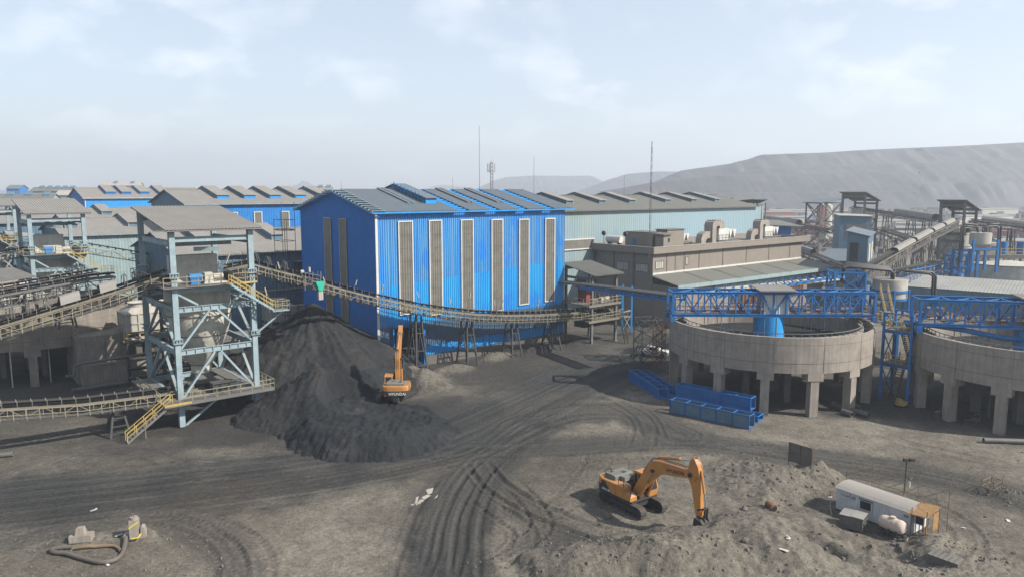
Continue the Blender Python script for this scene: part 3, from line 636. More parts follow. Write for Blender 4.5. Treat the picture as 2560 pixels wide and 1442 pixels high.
for a0, a1 in secs:
    r = B(ug)
    r.corr((a0, -ov, HE - sl * ov + .32), (a1 - a0, 0, 0), (0, HB / 2 + ov, HR - HE + sl * ov), .42, .03)
    r.corr((a0, HB + ov, HE - sl * ov + .32), (a1 - a0, 0, 0), (0, -(HB / 2 + ov), HR - HE + sl * ov), .42, .03)
    r.slab([(a0, -ov, HE - sl * ov + .26), (a1, -ov, HE - sl * ov + .26), (a1, HB / 2, HR + .26), (a0, HB / 2, HR + .26)], .05)
    r.slab([(a0, HB / 2, HR + .26), (a1, HB / 2, HR + .26), (a1, HB + ov, HE - sl * ov + .26), (a0, HB + ov, HE - sl * ov + .26)], .05)
    r.build('roof_sheet', 'roof_slate', hall)
x = B(ug)       # purlins that show where sheets are missing
nb = 13
for k in range(nb + 1):
    for sgn in (0, 1):
        b = -ov + .1 + (HB / 2 + ov - .3) * k / nb; b = b if sgn == 0 else HB - b
        x.box(-ov, HA + 1.6, b - .12, b + .12, hz_(b) + (0 if True else 0), hz_(b) + .2)
x.build('purlins', 'bright_blue', hall)['label'] = 'bright blue roof purlins showing between the sheets'
x = B(ug)
for a0, a1 in ((-ov, 1.2),):
    for k in range(nb):
        for sgn in (0, 1):
            b = -ov + .1 + (HB / 2 + ov - .3) * k / nb; b1_ = b + .75
            if sgn: b, b1_ = HB - b - .75, HB - b
            zz_ = max(hz_(b), hz_(b1_)) + .2; x.box(a0, a1, b, b1_ + .12, zz_, zz_ + .07); x.box(a0, a0 + .1, b, b1_, zz_ - .28, zz_ - .003)
x.build('verge_strips', 'steel_pale_blue', hall)
x = B(ug); x.poly([(-.0, -.2, HE - .12), (HA, -.2, HE - .12), (HA, HB / 2, HR - .12), (0, HB / 2, HR - .12)]); x.poly([(0, HB / 2, HR - .12), (HA, HB / 2, HR - .12), (HA, HB, HE - .12), (0, HB, HE - .12)]); x.build('roof_deck', 'bright_blue', hall)
mm_ = monitor(hall, 11.6, 0, HB, HE, HR, w=2.0, hgt=1.1, wallm='roof_slate', roofm='roof_slate', fr='bright_blue', endm='bright_blue', lower=.74)
x = B(ug)
for k in range(9):
    b = 3.6 + k * 1.05; x.bar((10.42, b, hz_(b) + .3), (10.42, b, hz_(b) + 1.55), .1); x.bar((10.42, b, hz_(b) + .4), (10.42, b + 1, hz_(b + 1) + 1.5), .05)
x.build('ventilator_posts', 'bright_blue', mm_)
for am in (7.4, 18.6, 24.6): 
    x = B(ug)
    for dx_ in (0, .8): x.slab([(am + dx_, 3.2, hz_(3.2) + .55), (am + dx_ + .6, 3.2, hz_(3.2) + .55), (am + dx_ + .6, HB / 2, HR + .55), (am + dx_, HB / 2, HR + .55)], .18)
    x.build('roof_light', 'roof_slate', hall)
x = B(ug)
for k in range(4): x.bar((HA + .1, -.2, 4.2 + 0 * k), (26.0, -.9, 4.2), .05)
for k in range(9): x.bar((27 + k * 1.25, -.9, 3.6), (27 + k * 1.25, -.9, 6.0), .07)
for z_ in (4.8, 5.4, 6.0): x.bar((27, -.9, z_), (37, -.9, z_), .06)
x.build('gantry_rail', 'steel_grey', hall)

# ---- other halls of the plant, each from its measured eave
long_ = shed('long_warehouse', 'long pale green warehouse with a row of ridge ventilators right of the blue hall', 38.5, 122, 16, 40.7, 22.05, 24.9, 'long_shed_facade', 'roof_green_grey',
     mons=(58.5, 68.6, 78.5, 91.5, 101.8, 111.5, 49.5), pitch=.7, monk=dict(w=2.0, hgt=.8, lower=.62, wallm='wall_grey_blue'), trim='steel_grey', rp=1.1)
x = B(ug); x.box(38.5, 61, 15.75, 15.9, 14.2, 16.0); x.build('window_band', 'polycarbonate', long_)
x = B(ug); x.box(38.5, 61, 15.7, 15.86, 16.0, 16.25); x.box(38.5, 61, 15.7, 15.86, 13.95, 14.2); x.box(38.5, 61, 15.7, 15.86, 10.4, 10.6); x.build('window_trim', 'white_paint', long_)
b0 = 70.0; a0, z0 = Gb(457, 505, b0)
w2 = shed('warehouse', 'blue warehouse with four blue ridge ventilators, behind the nearest hopper tower', a0 + .7, 70, b0, b0 + 27, 23.3, 26.2, 'wall_blue', 'roof_corrugated',
     mons=[Gb(q, 472, b0 + 13)[0] for q in (523, 588, 650, 712, 775)], monk=dict(w=2.6, hgt=.9, endm='bright_blue', wallm='wall_grey_blue', fr='bright_blue'),
     wins=[(Gb(q0, 540, b0)[0], Gb(q1, 540, b0)[0], 14, 21.3) for q0, q1 in ((574, 592), (636, 653), (704, 721))], gab='wall_grey_blue', trim='steel_pale_blue')
b0 = 190.0; a0, z0 = Gb(205, 493, b0)
shed('warehouse', 'bright blue warehouse with three grey window strips in the far left', a0 + .7, a0 + 40, b0, b0 + 27, 23.7, 27.0, 'bright_blue', 'roof_corrugated',
     mons=[Gb(q, 465, b0 + 13)[0] for q in (262, 300, 345, 391)], monk=dict(w=3.0, hgt=1.0, endm='wall_deep_blue', wallm='wall_blue', fr='bright_blue'),
     wins=[(Gb(q0, 515, b0)[0], Gb(q1, 515, b0)[0], 9, 19.5) for q0, q1 in ((235, 247), (283, 296), (325, 338))], gab='wall_deep_blue')
b0 = 34.0; a0, z0 = Gb(438, 641, b0)
rc = shed('warehouse', 'grey-roofed blue warehouse in shade directly behind the nearest hopper tower', a0 + .7, 36, b0, b0 + 29, 15.45, 18.7, 'wall_grey_blue', 'roof_corrugated',
     mons=[Gb(q, 600, b0 + 14)[0] for q in (475, 655)], monk=dict(w=2.2, hgt=1.1, wallm='wall_grey_blue', lower=.55), trim='steel_grey', gwins=((b0 + 12, b0 + 21, 5.2, 7.4),))
x = B(ug); x.box(a0 + 20, 36, b0 - .2, b0 - .1, 11.4, 13.4); x.build('window_band', 'glass_dark', rc)
x = B(ug); x.box(a0 + 20, 36, b0 - .22, b0 - .08, 13.4, 13.6); x.box(a0 + 20, 36, b0 - .22, b0 - .08, 11.2, 11.4); x.box(a0 + 4, 36, b0 - .22, b0 - .08, 8.6, 8.8); x.build('window_trim', 'white_dusty', rc)
b0 = 78.0; a0, z0 = Gb(150, 587, b0)
rb = shed('warehouse', 'grey-roofed warehouse with pale blue side wall seen through the second hopper tower', a0 + .7, a0 + 36, b0, b0 + 28, 17.2, 20.0, 'wall_pale_green', 'roof_corrugated',
     mons=[Gb(q, 545, b0 + 14)[0] for q in (158, 310)], monk=dict(w=2.4, hgt=1.0, lower=.62, wallm='wall_grey_blue'), trim='steel_pale_blue', gab='wall_grey_blue')
x = B(ug); x.box(a0 + 14, a0 + 36, b0 - .24, b0 - .1, 8.5, 10.6); x.build('window_band', 'glass_dark', rb)
b0 = 118.0; a0, z0 = Gb(100, 558, b0)
shed('warehouse', 'low grey-roofed warehouse in front of the bright blue one in the far left', -46, 8, b0, b0 + 30, 18.6, 21.4, 'wall_grey_blue', 'roof_corrugated',
     mons=[Gb(q, 520, b0 + 15)[0] for q in (38, 248)], monk=dict(w=2.4, hgt=1.0, lower=.6), trim='steel_pale_blue', gab='wall_grey_blue')
# pale halls on the far left horizon
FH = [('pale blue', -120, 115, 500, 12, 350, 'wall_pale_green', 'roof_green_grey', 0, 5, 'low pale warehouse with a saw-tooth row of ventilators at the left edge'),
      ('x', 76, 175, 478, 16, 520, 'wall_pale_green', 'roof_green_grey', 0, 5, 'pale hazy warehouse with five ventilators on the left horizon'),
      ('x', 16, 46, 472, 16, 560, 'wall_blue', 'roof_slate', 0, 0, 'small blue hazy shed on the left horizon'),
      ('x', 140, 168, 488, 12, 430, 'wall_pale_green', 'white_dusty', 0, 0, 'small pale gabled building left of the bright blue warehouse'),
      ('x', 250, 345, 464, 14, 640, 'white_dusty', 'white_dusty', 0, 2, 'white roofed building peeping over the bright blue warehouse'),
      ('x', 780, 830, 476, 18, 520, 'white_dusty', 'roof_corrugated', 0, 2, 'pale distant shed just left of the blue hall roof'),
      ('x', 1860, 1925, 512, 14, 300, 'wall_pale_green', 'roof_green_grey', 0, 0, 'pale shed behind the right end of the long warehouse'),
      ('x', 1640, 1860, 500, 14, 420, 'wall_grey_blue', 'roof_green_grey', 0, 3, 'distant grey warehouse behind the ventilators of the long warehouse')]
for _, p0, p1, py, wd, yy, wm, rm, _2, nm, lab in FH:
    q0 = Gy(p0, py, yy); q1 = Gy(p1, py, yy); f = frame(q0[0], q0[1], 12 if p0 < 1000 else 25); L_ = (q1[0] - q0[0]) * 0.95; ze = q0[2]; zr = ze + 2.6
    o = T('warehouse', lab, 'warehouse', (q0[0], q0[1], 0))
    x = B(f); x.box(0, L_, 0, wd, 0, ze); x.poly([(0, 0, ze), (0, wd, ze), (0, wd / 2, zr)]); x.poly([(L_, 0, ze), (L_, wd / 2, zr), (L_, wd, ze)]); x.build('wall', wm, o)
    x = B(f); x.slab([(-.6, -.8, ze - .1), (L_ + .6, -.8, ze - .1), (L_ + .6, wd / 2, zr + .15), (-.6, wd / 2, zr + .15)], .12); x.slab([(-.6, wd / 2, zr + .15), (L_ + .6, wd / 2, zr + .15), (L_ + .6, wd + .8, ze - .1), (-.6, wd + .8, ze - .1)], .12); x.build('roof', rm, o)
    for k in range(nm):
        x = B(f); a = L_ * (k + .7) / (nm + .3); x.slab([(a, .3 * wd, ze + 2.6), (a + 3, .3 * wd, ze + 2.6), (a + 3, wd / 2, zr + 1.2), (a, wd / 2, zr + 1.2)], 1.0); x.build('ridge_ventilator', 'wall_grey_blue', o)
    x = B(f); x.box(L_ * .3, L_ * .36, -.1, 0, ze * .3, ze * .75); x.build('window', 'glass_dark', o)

# ---- brown concrete office block with plant on its roof
of = T('office_block', 'brown rendered flat-roofed block with parapet and lean-to roof along its side', 'building', ug(61, 0, 0))
A0, A1, BB, ZR = 61, 117, 15.6, 13.9
x = B(ug); x.box(A0, A1, 0, BB, 0, ZR); x.build('wall', 'render_brown', of)
x = B(ug); x.box(A0 - .9, A1 + 2.4, -.9, BB + .4, ZR, ZR + .5)
for q in ((A0 - .9, A1 + 2.4, -.9, -.6), (A0 - .9, A1 + 2.4, BB + .1, BB + .4), (A0 - .9, A0 - .6, -.6, BB + .1), (A1 + 2.1, A1 + 2.4, -.6, BB + .1)): x.box(*q, ZR + .5, ZR + 1.25)
x.build('parapet', 'render_brown', of)
x = B(ug); x.box(A0 - .93, A1 + 2.43, -.96, -.58, ZR + 1.253, ZR + 1.33); x.box(A0 - .93, A0 - .57, -.55, BB + .4, ZR + 1.253, ZR + 1.33); x.build('parapet_cap', 'white_dusty', of)
x = B(ug)
for a in (A0 + 4.2, A0 + 6.9, A0 + 9.8, A0 + 14.8, A0 + 23.2, A0 + 32.2, A0 + 41.4, A0 + 50.5): x.box(a, a + .22, -.06, -.003, 9.6, ZR)
for b in (4.6, 9.9, 14.9): x.box(A0 - .12, A0 - .003, b, b + .35, 0, ZR)
x.build('wall_joints', 'concrete_dark', of)
def small_window(par, fn, w, h, n=4):
    q = B(fn); q.box(0, w, -.05, -.004, 0, h); q = q.build('window', 'white_dusty', par)
    f = B(fn); f.box(-.12, 0, -.08, -.002, -.12, h + .12); f.box(w, w + .12, -.08, -.002, -.12, h + .12); f.box(0, w, -.08, -.002, h, h + .12); f.box(0, w, -.08, -.002, -.12, 0)
    for k in range(1, n): f.box(w * k / n - .03, w * k / n + .03, -.075, -.052, 0, h)
    f.build('frame', 'concrete_dark', q)
def fn_side(a, b, z): return lambda x, y, zz=0: ug(a + x, b + y, z + zz)
def fn_gab(a, b, z): return lambda x, y, zz=0: ug(a + y, b - x, z + zz)
small_window(of, fn_side(A0 + .9, 0, 10.9), 2.3, 1.35); small_window(of, fn_side(A0 + 10.4, 0, 11.2), .8, 1.4, 2)
small_window(of, fn_gab(A0, 4.2, 10.2), 3.0, 1.5, 5); small_window(of, fn_gab(A0, 9.3, 10.2), 3.0, 1.5, 5)
x = B(ug); zt, zb = 9.75, 8.35
x.slab([(A0 - .6, -6.6, zb), (A1 + 1.5, -8.0, zb), (A1 + 1.5, -.02, zt), (A0 - .6, -.02, zt)], .25); lean = x.build('lean_to_roof', 'roof_green_grey', of)
x = B(ug); x.hexa([(A0 - .65, -6.75, zb - .75), (A1 + 1.5, -8.15, zb - .75), (A1 + 1.5, -8.03, zb - .75), (A0 - .65, -6.63, zb - .75), (A0 - .65, -6.75, zb + .06), (A1 + 1.5, -8.15, zb + .06), (A1 + 1.5, -8.03, zb + .06), (A0 - .65, -6.63, zb + .06)]); x.build('fascia', 'wall_pale_green', lean)
x = B(ug); x.box(A0, A1, -.12, -.003, 9.75, 10.1)
x.build('flashing', 'white_paint', lean)
x = B(ug)
for k in (9.5, 19, 28.5, 38, 47.5): x.hexa([(A0 + k, -7.1 - .02 * k, zb + .05), (A0 + k + .12, -7.1 - .02 * k, zb + .05), (A0 + k + .12, -.1, zt), (A0 + k, -.1, zt), (A0 + k, -7.1 - .02 * k, zb + .10), (A0 + k + .12, -7.1 - .02 * k, zb + .10), (A0 + k + .12, -.1, zt + .05), (A0 + k, -.1, zt + .05)])
x.build('roof_seam', 'concrete_dark', lean)
x = B(ug); wall_b(x, A0 + 12, A1 - 9, -6.2, 5.6, 8.1, .6, .05); x.build('clerestory_sheet', 'wall_pale_green', of)
x = B(ug); wall_b(x, A0 + 18, A1 - 9, -6.1, 2.6, 5.6, 1.2, .18); x.build('lower_sheet', 'rust', of)
x = B(ug); x.box(A0, A1, -5.8, -.1, 0, 8.0); x.build('annex_wall', 'render_brown', of)
def roof_unit(a, b, s, label, arch=True, white=True):
    z = ZR + .5; o = T('rooftop_air_handler', label, 'air handler', ug(a, b, z), 'air handlers on the brown block roof')
    f = lambda x_, y_, z_=0: ug(a + x_ * s, b + y_ * s, z + z_ * s)
    x = B(f); x.box(3.2, 7.0, .3, 2.8, .9, 3.4); x.build('casing', 'white_paint', o)
    for k in range(2): x = B(f); u = 7.3 + 1.5 * k; x.extr([(u, .5, 3.1), (u + 1.4, .5, 3.1), (u + .7, .5, 1.2)], (0, 2.0, 0)); x.build('condenser_coil', 'white_paint', o)
    x = B(f); x.box(2.9, 11.2, .2, 2.9, .55, .75)
    for u in (3.2, 5.5, 8, 10.6):
        for v in (.4, 2.7): x.box(u, u + .14, v - .07, v + .07, 0, .55)
    for u in (3.4, 4.6, 5.8, 6.8): x.bar((u, .2, .8), (u, .2, 2.0), .05)
    x.bar((3.2, .2, 1.4), (6.9, .2, 1.4), .05); x.bar((3.2, .2, 2.0), (6.9, .2, 2.0), .05); x.build('platform', 'steel_grey', o)
    if arch:
        x = B(f); P = [(-.9, 0), (-.9, 1.4), (-.5, 2.0), (.3, 2.3), (1.0, 2.3)]
        x.extr([(1.0, .4, 0), (1.0, .4, 4.3), (1.3, .4, 4.9), (2.0, .4, 5.2), (4.6, .4, 5.2), (5.2, .4, 4.8), (5.4, .4, 4.1), (5.4, .4, 3.42), (3.6, .4, 3.42), (3.6, .4, 4.0), (2.6, .4, 4.0), (2.4, .4, 3.6), (2.4, .4, 0)], (0, 2.2, 0))
        x.extr([(-2.4, .8, 0), (-2.4, .8, 1.4), (-1.9, .8, 2.4), (-.9, .8, 2.9), (.98, .8, 2.9), (.98, .8, 1.5), (-.4, .8, 1.3), (-.8, .8, .8), (-.8, .8, 0)], (0, 1.5, 0)); x.build('duct', 'concrete', o)
        x = B(f)
        for u in (1.9, 2.9, 3.9): x.box(u, u + .06, .36, 2.64, 5.2, 5.27)
        x.build('duct_flange', 'steel_grey', o)
    return o
roof_unit(83.5, 2.5, 1.0, 'white air handler with tall grey arched duct in the middle of the brown roof')
roof_unit(105.5, 4.5, 0.92, 'white air handler with arched duct at the right end of the brown block roof')
roof_unit(72.2, 5.5, 0.8, 'smaller white air handler without an arch behind the rooftop stair house', arch=False)
hs = T('rooftop_stair_house', 'small brown stair house with sloping cap at the near corner of the brown block', 'stair house', ug(66, 1, ZR + .5))
x = B(ug); x.box(67.0, 72.5, 1.4, 4.2, ZR + .5, ZR + 4.3); x.box(64.6, 66.98, .4, 2.4, ZR + .5, ZR + 3.4); x.box(66.0, 71.0, 4.22, 11.5, ZR + .5, ZR + 3.6); x.build('wall', 'render_brown', hs)
x = B(ug); x.slab([(64.2, -.1, ZR + 3.55), (67.0, -.1, ZR + 3.75), (67.0, 2.9, ZR + 3.95), (64.2, 2.9, ZR + 3.75)], .14); x.box(66.8, 72.7, 1.2, 4.4, ZR + 4.303, ZR + 4.45); x.box(65.9, 71.1, 4.42, 11.6, ZR + 3.603, ZR + 3.75); x.build('roof', 'steel_grey', hs)
x = B(ug); x.box(65.93, 65.98, 8.6, 9.5, ZR + .5, ZR + 2.4); x.build('door', 'motor_blue', hs)
x = B(ug); x.box(66.0, 66.5, .34, .38, ZR + 2, ZR + 2.8); x.build('window', 'glass_dark', hs)
vt = T('rooftop_vessel', 'white horizontal vessel on a dark cradle on the left part of the brown block roof', 'vessel', ug(62.5, 11.5, ZR + .5))
x = B(ug); x.tube((62.4, 9.6, ZR + 2.2), (62.4, 13.2, ZR + 2.2), .75, 14); ang_smooth(x.build('shell', 'white_paint', vt))
x = B(ug); x.box(61.8, 63, 9.9, 10.1, ZR + .5, ZR + 1.6); x.box(61.8, 63, 12.5, 12.7, ZR + .5, ZR + 1.6); x.box(61.5, 63.4, 9.4, 13.4, ZR + .5, ZR + .62); x.build('cradle', 'steel_dark', vt)
for k, (aa, bb_) in enumerate(((61.6, 13.6), (62.4, 8.4))):
    o = T('rooftop_fan', 'dark round fan on a thin post %s the white rooftop vessel' % ('left of' if k == 0 else 'right of'), 'fan', ug(aa, bb_, ZR + .5), 'round fans by the rooftop vessel')
    x = B(ug); x.bar((aa, bb_, ZR + .5), (aa, bb_, ZR + 3.0), .08); x.build('post', 'steel_dark', o)
    x = B(ug); x.tube((aa - .2, bb_, ZR + 3.4), (aa + .1, bb_, ZR + 3.4), .5, 12); x.build('fan_guard', 'steel_dark', o)
# ================================================================ steelwork generators
def rail(x, P, h=1.05, step=1.5, r=.035, mid=True, posts=True):
    """hand rail along a 3-D polyline"""
    for p, q in zip(P, P[1:]):
        L_ = (Vector(q) - Vector(p)).length; n = max(1, int(L_ / step + .5))
        for hh in ((h, h * .52) if mid else (h,)): x.bar((p[0], p[1], p[2] + hh), (q[0], q[1], q[2] + hh), r * 2)
        if posts:
            for i in range(n + 1):
                t = i / n; c = [p[k] + (q[k] - p[k]) * t for k in range(3)]; x.bar(c, (c[0], c[1], c[2] + h), r * 2)
def stair(par, fn, run, rise, width, n, mat='steel_pale_blue', rm='rail_yellow', name='stair'):
    """flight rising along local x"""
    x = B(fn)
    for s_ in (0, width): x.hexa([(0, s_ - .03, -.12), (run, s_ - .03, rise - .12), (run, s_ + .03, rise - .12), (0, s_ + .03, -.12), (0, s_ - .03, .16), (run, s_ - .03, rise + .16), (run, s_ + .03, rise + .16), (0, s_ + .03, .16)])
    for i in range(n): t = (i + .5) / n; x.box(run * t - .13, run * t + .13, .03, width - .03, rise * t - .02, rise * t + .03)
    st_ = x.build(name, mat, par)
    x = B(fn)
    for s_ in (0, width): rail(x, [(0, s_, .1), (run, s_, rise + .1)], 1.0, 1.2, .03)
    x.build('handrail', rm, st_); return st_

def tower(name, label, a, b, wa=8.55, wb=12.2, zr=22.0, zrb=24.0, deck=15.55, full=True, ground_z=0.0, col='steel_pale_blue', group=None, hopper=True, axes='ab', roofo=(.75, 1.15, 1.0, 1.0), cat='hopper tower', low=True, sc=1.0, stairs=True):
    """conveyor transfer tower: four columns, braced frame, hopper, machine deck and canopy"""
    o = T(name, label, cat, ug(a, b, ground_z), group)
    F_ = (lambda x_, y_, z_=0: ug(a + x_, b + y_, ground_z + z_)) if axes == 'ab' else (lambda x_, y_, z_=0: ug(a + y_, b - x_, ground_z + z_))
    zt = lambda y: zr + (zrb - zr) * (y / wb) - .35
    for (ca, cb) in ((0, 0), (wa, 0), (0, wb), (wa, wb)):
        x = B(F_); x.box(ca - .30, ca + .30, cb - .27, cb - .21, 0, zt(cb)); x.box(ca - .30, ca + .30, cb + .21, cb + .27, 0, zt(cb)); x.box(ca - .04, ca + .04, cb - .209, cb + .209, 0, zt(cb))
        for fz in (9.4, 16.6):
            if fz < zt(cb): x.box(ca - .5, ca + .5, cb - .5, cb + .5, fz, fz + .09); x.box(ca - .5, ca + .5, cb - .5, cb + .5, fz + .45, fz + .54)
            for dx_ in (-.45, -.15, .15, .45): x.box(ca + dx_ - .04, ca + dx_ + .04, cb - .47, cb - .40, fz + .09, fz + .45)
        x.build('column', col, o)
    R_ = B(F_); oa, ob, of_, obk = roofo
    rp = .38 * sc
    R_.corr((-oa, -of_, zr - (zrb - zr) / wb * of_), (wa + oa + ob, 0, 0), (0, wb + of_ + obk, (zrb - zr) / wb * (wb + of_ + obk)), rp, .036)
    R_.slab([(-oa, -of_, zr - .09 - (zrb - zr) / wb * of_), (wa + ob, -of_, zr - .09 - (zrb - zr) / wb * of_), (wa + ob, wb + obk, zrb - .09 + (zrb - zr) / wb * obk), (-oa, wb + obk, zrb - .09 + (zrb - zr) / wb * obk)], .06)
    rf = R_.build('canopy_roof', 'roof_corrugated', o)
    x = B(F_)
    for i in range(7): y = -of_ + .3 + (wb + of_ + obk - .6) * i / 6; zz = zr + (zrb - zr) * y / wb - .25; x.box(-oa, wa + ob, y - .06, y + .06, zz, zz + .12)
    x.build('roof_purlins', 'steel_grey', rf)
    x = B(F_)
    for y in (0, wb): x.ibeam((.3, y, zt(y) - .9), (wa - .3, y, zt(y) - .9), .3, .55)
    for q in (0, wa): x.ibeam((q, .3, zt(0) - 1.3), (q, wb - .3, zt(0) - 1.3), .3, .6)
    x.ibeam((.2, wb * .45, zt(0) - 1.75), (wa - .2, wb * .45, zt(0) - 1.75), .3, .5)
    x.bar((wa * .32, 1.5, zt(0) - 2.1), (wa * .60, .2, zt(0) - 2.1), .3, .45); x.build('crane_beam', col, o)
    x = B(F_)
    lv = [deck - .35, 13.2 - .1, 8.35] + ([2.9] if low else [])
    for z_ in lv:
        for (p, q) in (((.3, 0), (wa - .3, 0)), ((.3, wb), (wa - .3, wb)), ((0, .3), (0, wb - .3)), ((wa, .3), (wa, wb - .3))): x.nxt(); x.ibeam((p[0], p[1], z_), (q[0], q[1], z_), .32, .62)
    each(x, 'frame_beam', col, o)
    x = B(F_)
    for z_ in (13.1, 8.35):
        for i in range(1, 9): x.nxt(); x.box(wa * i / 9 - .04, wa * i / 9 + .04, -.17, -.12, z_ - .26, z_ + .26)
    each(x, 'stiffener', col, o)
    x = B(F_)
    for y in (0, wb):
        for (p, q) in (((.3, deck - .7), (wa * .28, 13.5)), ((wa - .3, deck - .7), (wa * .72, 13.5)), ((wa * .42, 12.8), (.35, 8.8)), ((wa * .52, 12.8), (wa - .35, 8.8)), ((wa * .46, 8.0), (.35, 3.3)), ((wa * .54, 8.0), (wa - .35, 3.3)), ((wa * .46, 2.5), (.4, .1))):
            x.nxt(); x.bar((p[0], y, p[1]), (q[0], y, q[1]), .3, .22)
    for q_ in (0, wa):
        for (p, q) in (((wb * .45, 12.8), (.35, 8.8)), ((wb * .55, 12.8), (wb - .35, 8.8)), ((wb * .45, 8.0), (.35, 3.2)), ((wb * .55, 8.0), (wb - .35, 3.2))): x.nxt(); x.bar((q_, p[0], p[1]), (q_, q[0], q[1]), .3, .22)
    each(x, 'brace', col, o)
    # machine deck
    x = B(F_); x.box(-1.3, wa + .3, -.9, wb + .4, deck, deck + .12); dk = x.build('deck', 'steel_grey', o)
    x = B(F_); rail(x, [(-1.3, -.9, deck + .1), (wa * .55, -.9, deck + .1)], 1.1, 1.3); rail(x, [(wa * .72, -.9, deck + .1), (wa + .3, -.9, deck + .1), (wa + .3, wb + .4, deck + .1), (-1.3, wb + .4, deck + .1), (-1.3, 4, deck + .1)], 1.1, 1.5); x.build('handrail', 'rail_cream', dk)
    x = B(F_); x.box(wa * .62, wa + .3, -.98, -.92, deck + .0, deck + .2); x.build('toe_board', 'rail_yellow', dk)
    x = B(F_); x.box(1.0, wa - 2.4, 4.2, 5.9, deck + .12, deck + 3.1)
    for u in (1.9, 3.9): x.box(u, u + 1.0, 4.12, 4.19, deck + 1.7, deck + 2.5)
    x.build('chute_house', 'hopper_steel', o)
    x = B(F_); x.tube((1.9, 1.0, deck + .9), (3.2, 1.0, deck + .9), .42, 12); x.box(2.0, 3.0, .6, 1.4, deck + .12, deck + .7); ang_smooth(x.build('motor', 'motor_blue', o))
    x = B(F_); x.box(3.5, 4.4, .55, 1.45, deck + .3, deck + 1.35); x.box(3.4, 6.1, .5, 1.5, deck + .12, deck + .3); x.build('gearbox', 'hopper_steel', o)
    x = B(F_); x.tube((4.5, 1.0, deck + .85), (5.6, 1.0, deck + .85), .34, 12); ang_smooth(x.build('motor', 'white_dusty', o))
    x = B(F_); x.nxt(); x.tube((6.6, .2, deck + .75), (6.6, 2.4, deck + .75), .55, 14); x.nxt(); x.tube((-.3, .5, deck + .9), (-.3, 2.6, deck + .9), .5, 14); each(x, 'pulley', 'belt_rubber', o)
    if hopper:
        cx_, cy_ = wa * .5, wb * .5; rr = 3.7
        x = B(F_); pr = [(rr, deck - .1), (rr, 11.6), (rr * .97, 10.6), (rr * .86, 9.2), (rr * .70, 7.7), (rr * .50, 6.3), (1.15, 5.4), (1.15, 4.5), (.75, 4.1), (.75, 3.4)]
        x.lathe([(r_, z_) for r_, z_ in pr], (cx_, cy_), 36); h_ = x.build('hopper', 'hopper_steel', o); ang_smooth(h_, 25)
        x = B(F_)
        for z_, r_ in ((11.6, rr), (9.2, rr * .86), (5.4, 1.2), (deck - .6, rr)): x.lathe([(r_, z_), (r_ + .08, z_), (r_ + .08, z_ + .1), (r_, z_ + .1)], (cx_, cy_), 36)
        for k in range(14):
            for z_, r_ in ((10.9, .978), (10.2, .935), (9.6, .89), (8.6, .79), (8.0, .73), (7.2, .63), (6.7, .56)):
                an = radians(360 * k / 14 + (z_ * 37) % 12); r2 = rr * r_ + .02; x.cbox((cx_ + r2 * cos(an), cy_ + r2 * sin(an), z_), (.11, .11, .05))
        x.build('wear_bolts', 'steel_grey', h_)
        x = B(F_); x.box(cx_ - 2.2, cx_ + 2.2, cy_ - 1.2, cy_ + 1.2, 3.25, 3.45)
        x.box(cx_ - 1.0, cx_ + 1.0, cy_ - .9, cy_ + .9, 3.46, 4.3); x.build('feeder', 'steel_grey', o)
    if low:
        x = B(F_); x.box(-2.2, wa + 1.4, -1.9, 2.6, 3.0, 3.16); x.box(-2.2, wa + 1.4, -1.96, -1.9, 2.85, 3.22); x.box(-2.2, .3, 2.6, wb, 3.0, 3.16); x.box(wa - 1.5, wa + 1.4, 2.6, wb, 3.0, 3.16); ld = x.build('lower_deck', 'steel_grey', o)
        x = B(F_); rail(x, [(-.6, -1.9, 3.15), (wa + 1.4, -1.9, 3.15), (wa + 1.4, 3, 3.15)], 1.05, 1.4); rail(x, [(-2.2, -.4, 3.15), (-2.2, wb - 3, 3.15)], 1.05, 1.5); x.build('handrail', 'rail_cream', ld)
        x = B(F_); x.box(-2.2, .6, -1.99, -1.965, 3.0, 3.24); x.build('toe_board', 'rail_yellow', ld)
        x = B(F_); x.box(wa * .42, wa * .72, -.2, 1.6, 3.17, 4.2); rail(x, [(wa * .40, -.5, 3.17), (wa * .76, -.5, 3.17)], 1.3, .9, .05); x.build('discharge_box', 'steel_dark', o)
    if stairs:
        fn = lambda x_, y_, z_=0: ug(a + wa + 1.9 - x_, b - 1.9 + y_, ground_z + 12.2 + z_)
        stair(o, fn, 4.9, 3.4, .8, 16)
        x = B(F_); x.box(wa + 1.6, wa + 3.6, -2.0, -.6, 12.1, 12.22); lp = x.build('landing', 'steel_pale_blue', o)
        x = B(F_); rail(x, [(wa + 1.9, -2.0, 12.2), (wa + 3.6, -2.0, 12.2), (wa + 3.6, -.6, 12.2), (wa + 1.9, -.6, 12.2)], 1.1, .7); x.build('handrail', 'rail_cream', lp)
        x = B(F_); x.bar((wa + 3.2, -1.3, 12.1), (wa + .1, -.5, 9.6), .2); x.build('landing_brace', col, lp)
    return o

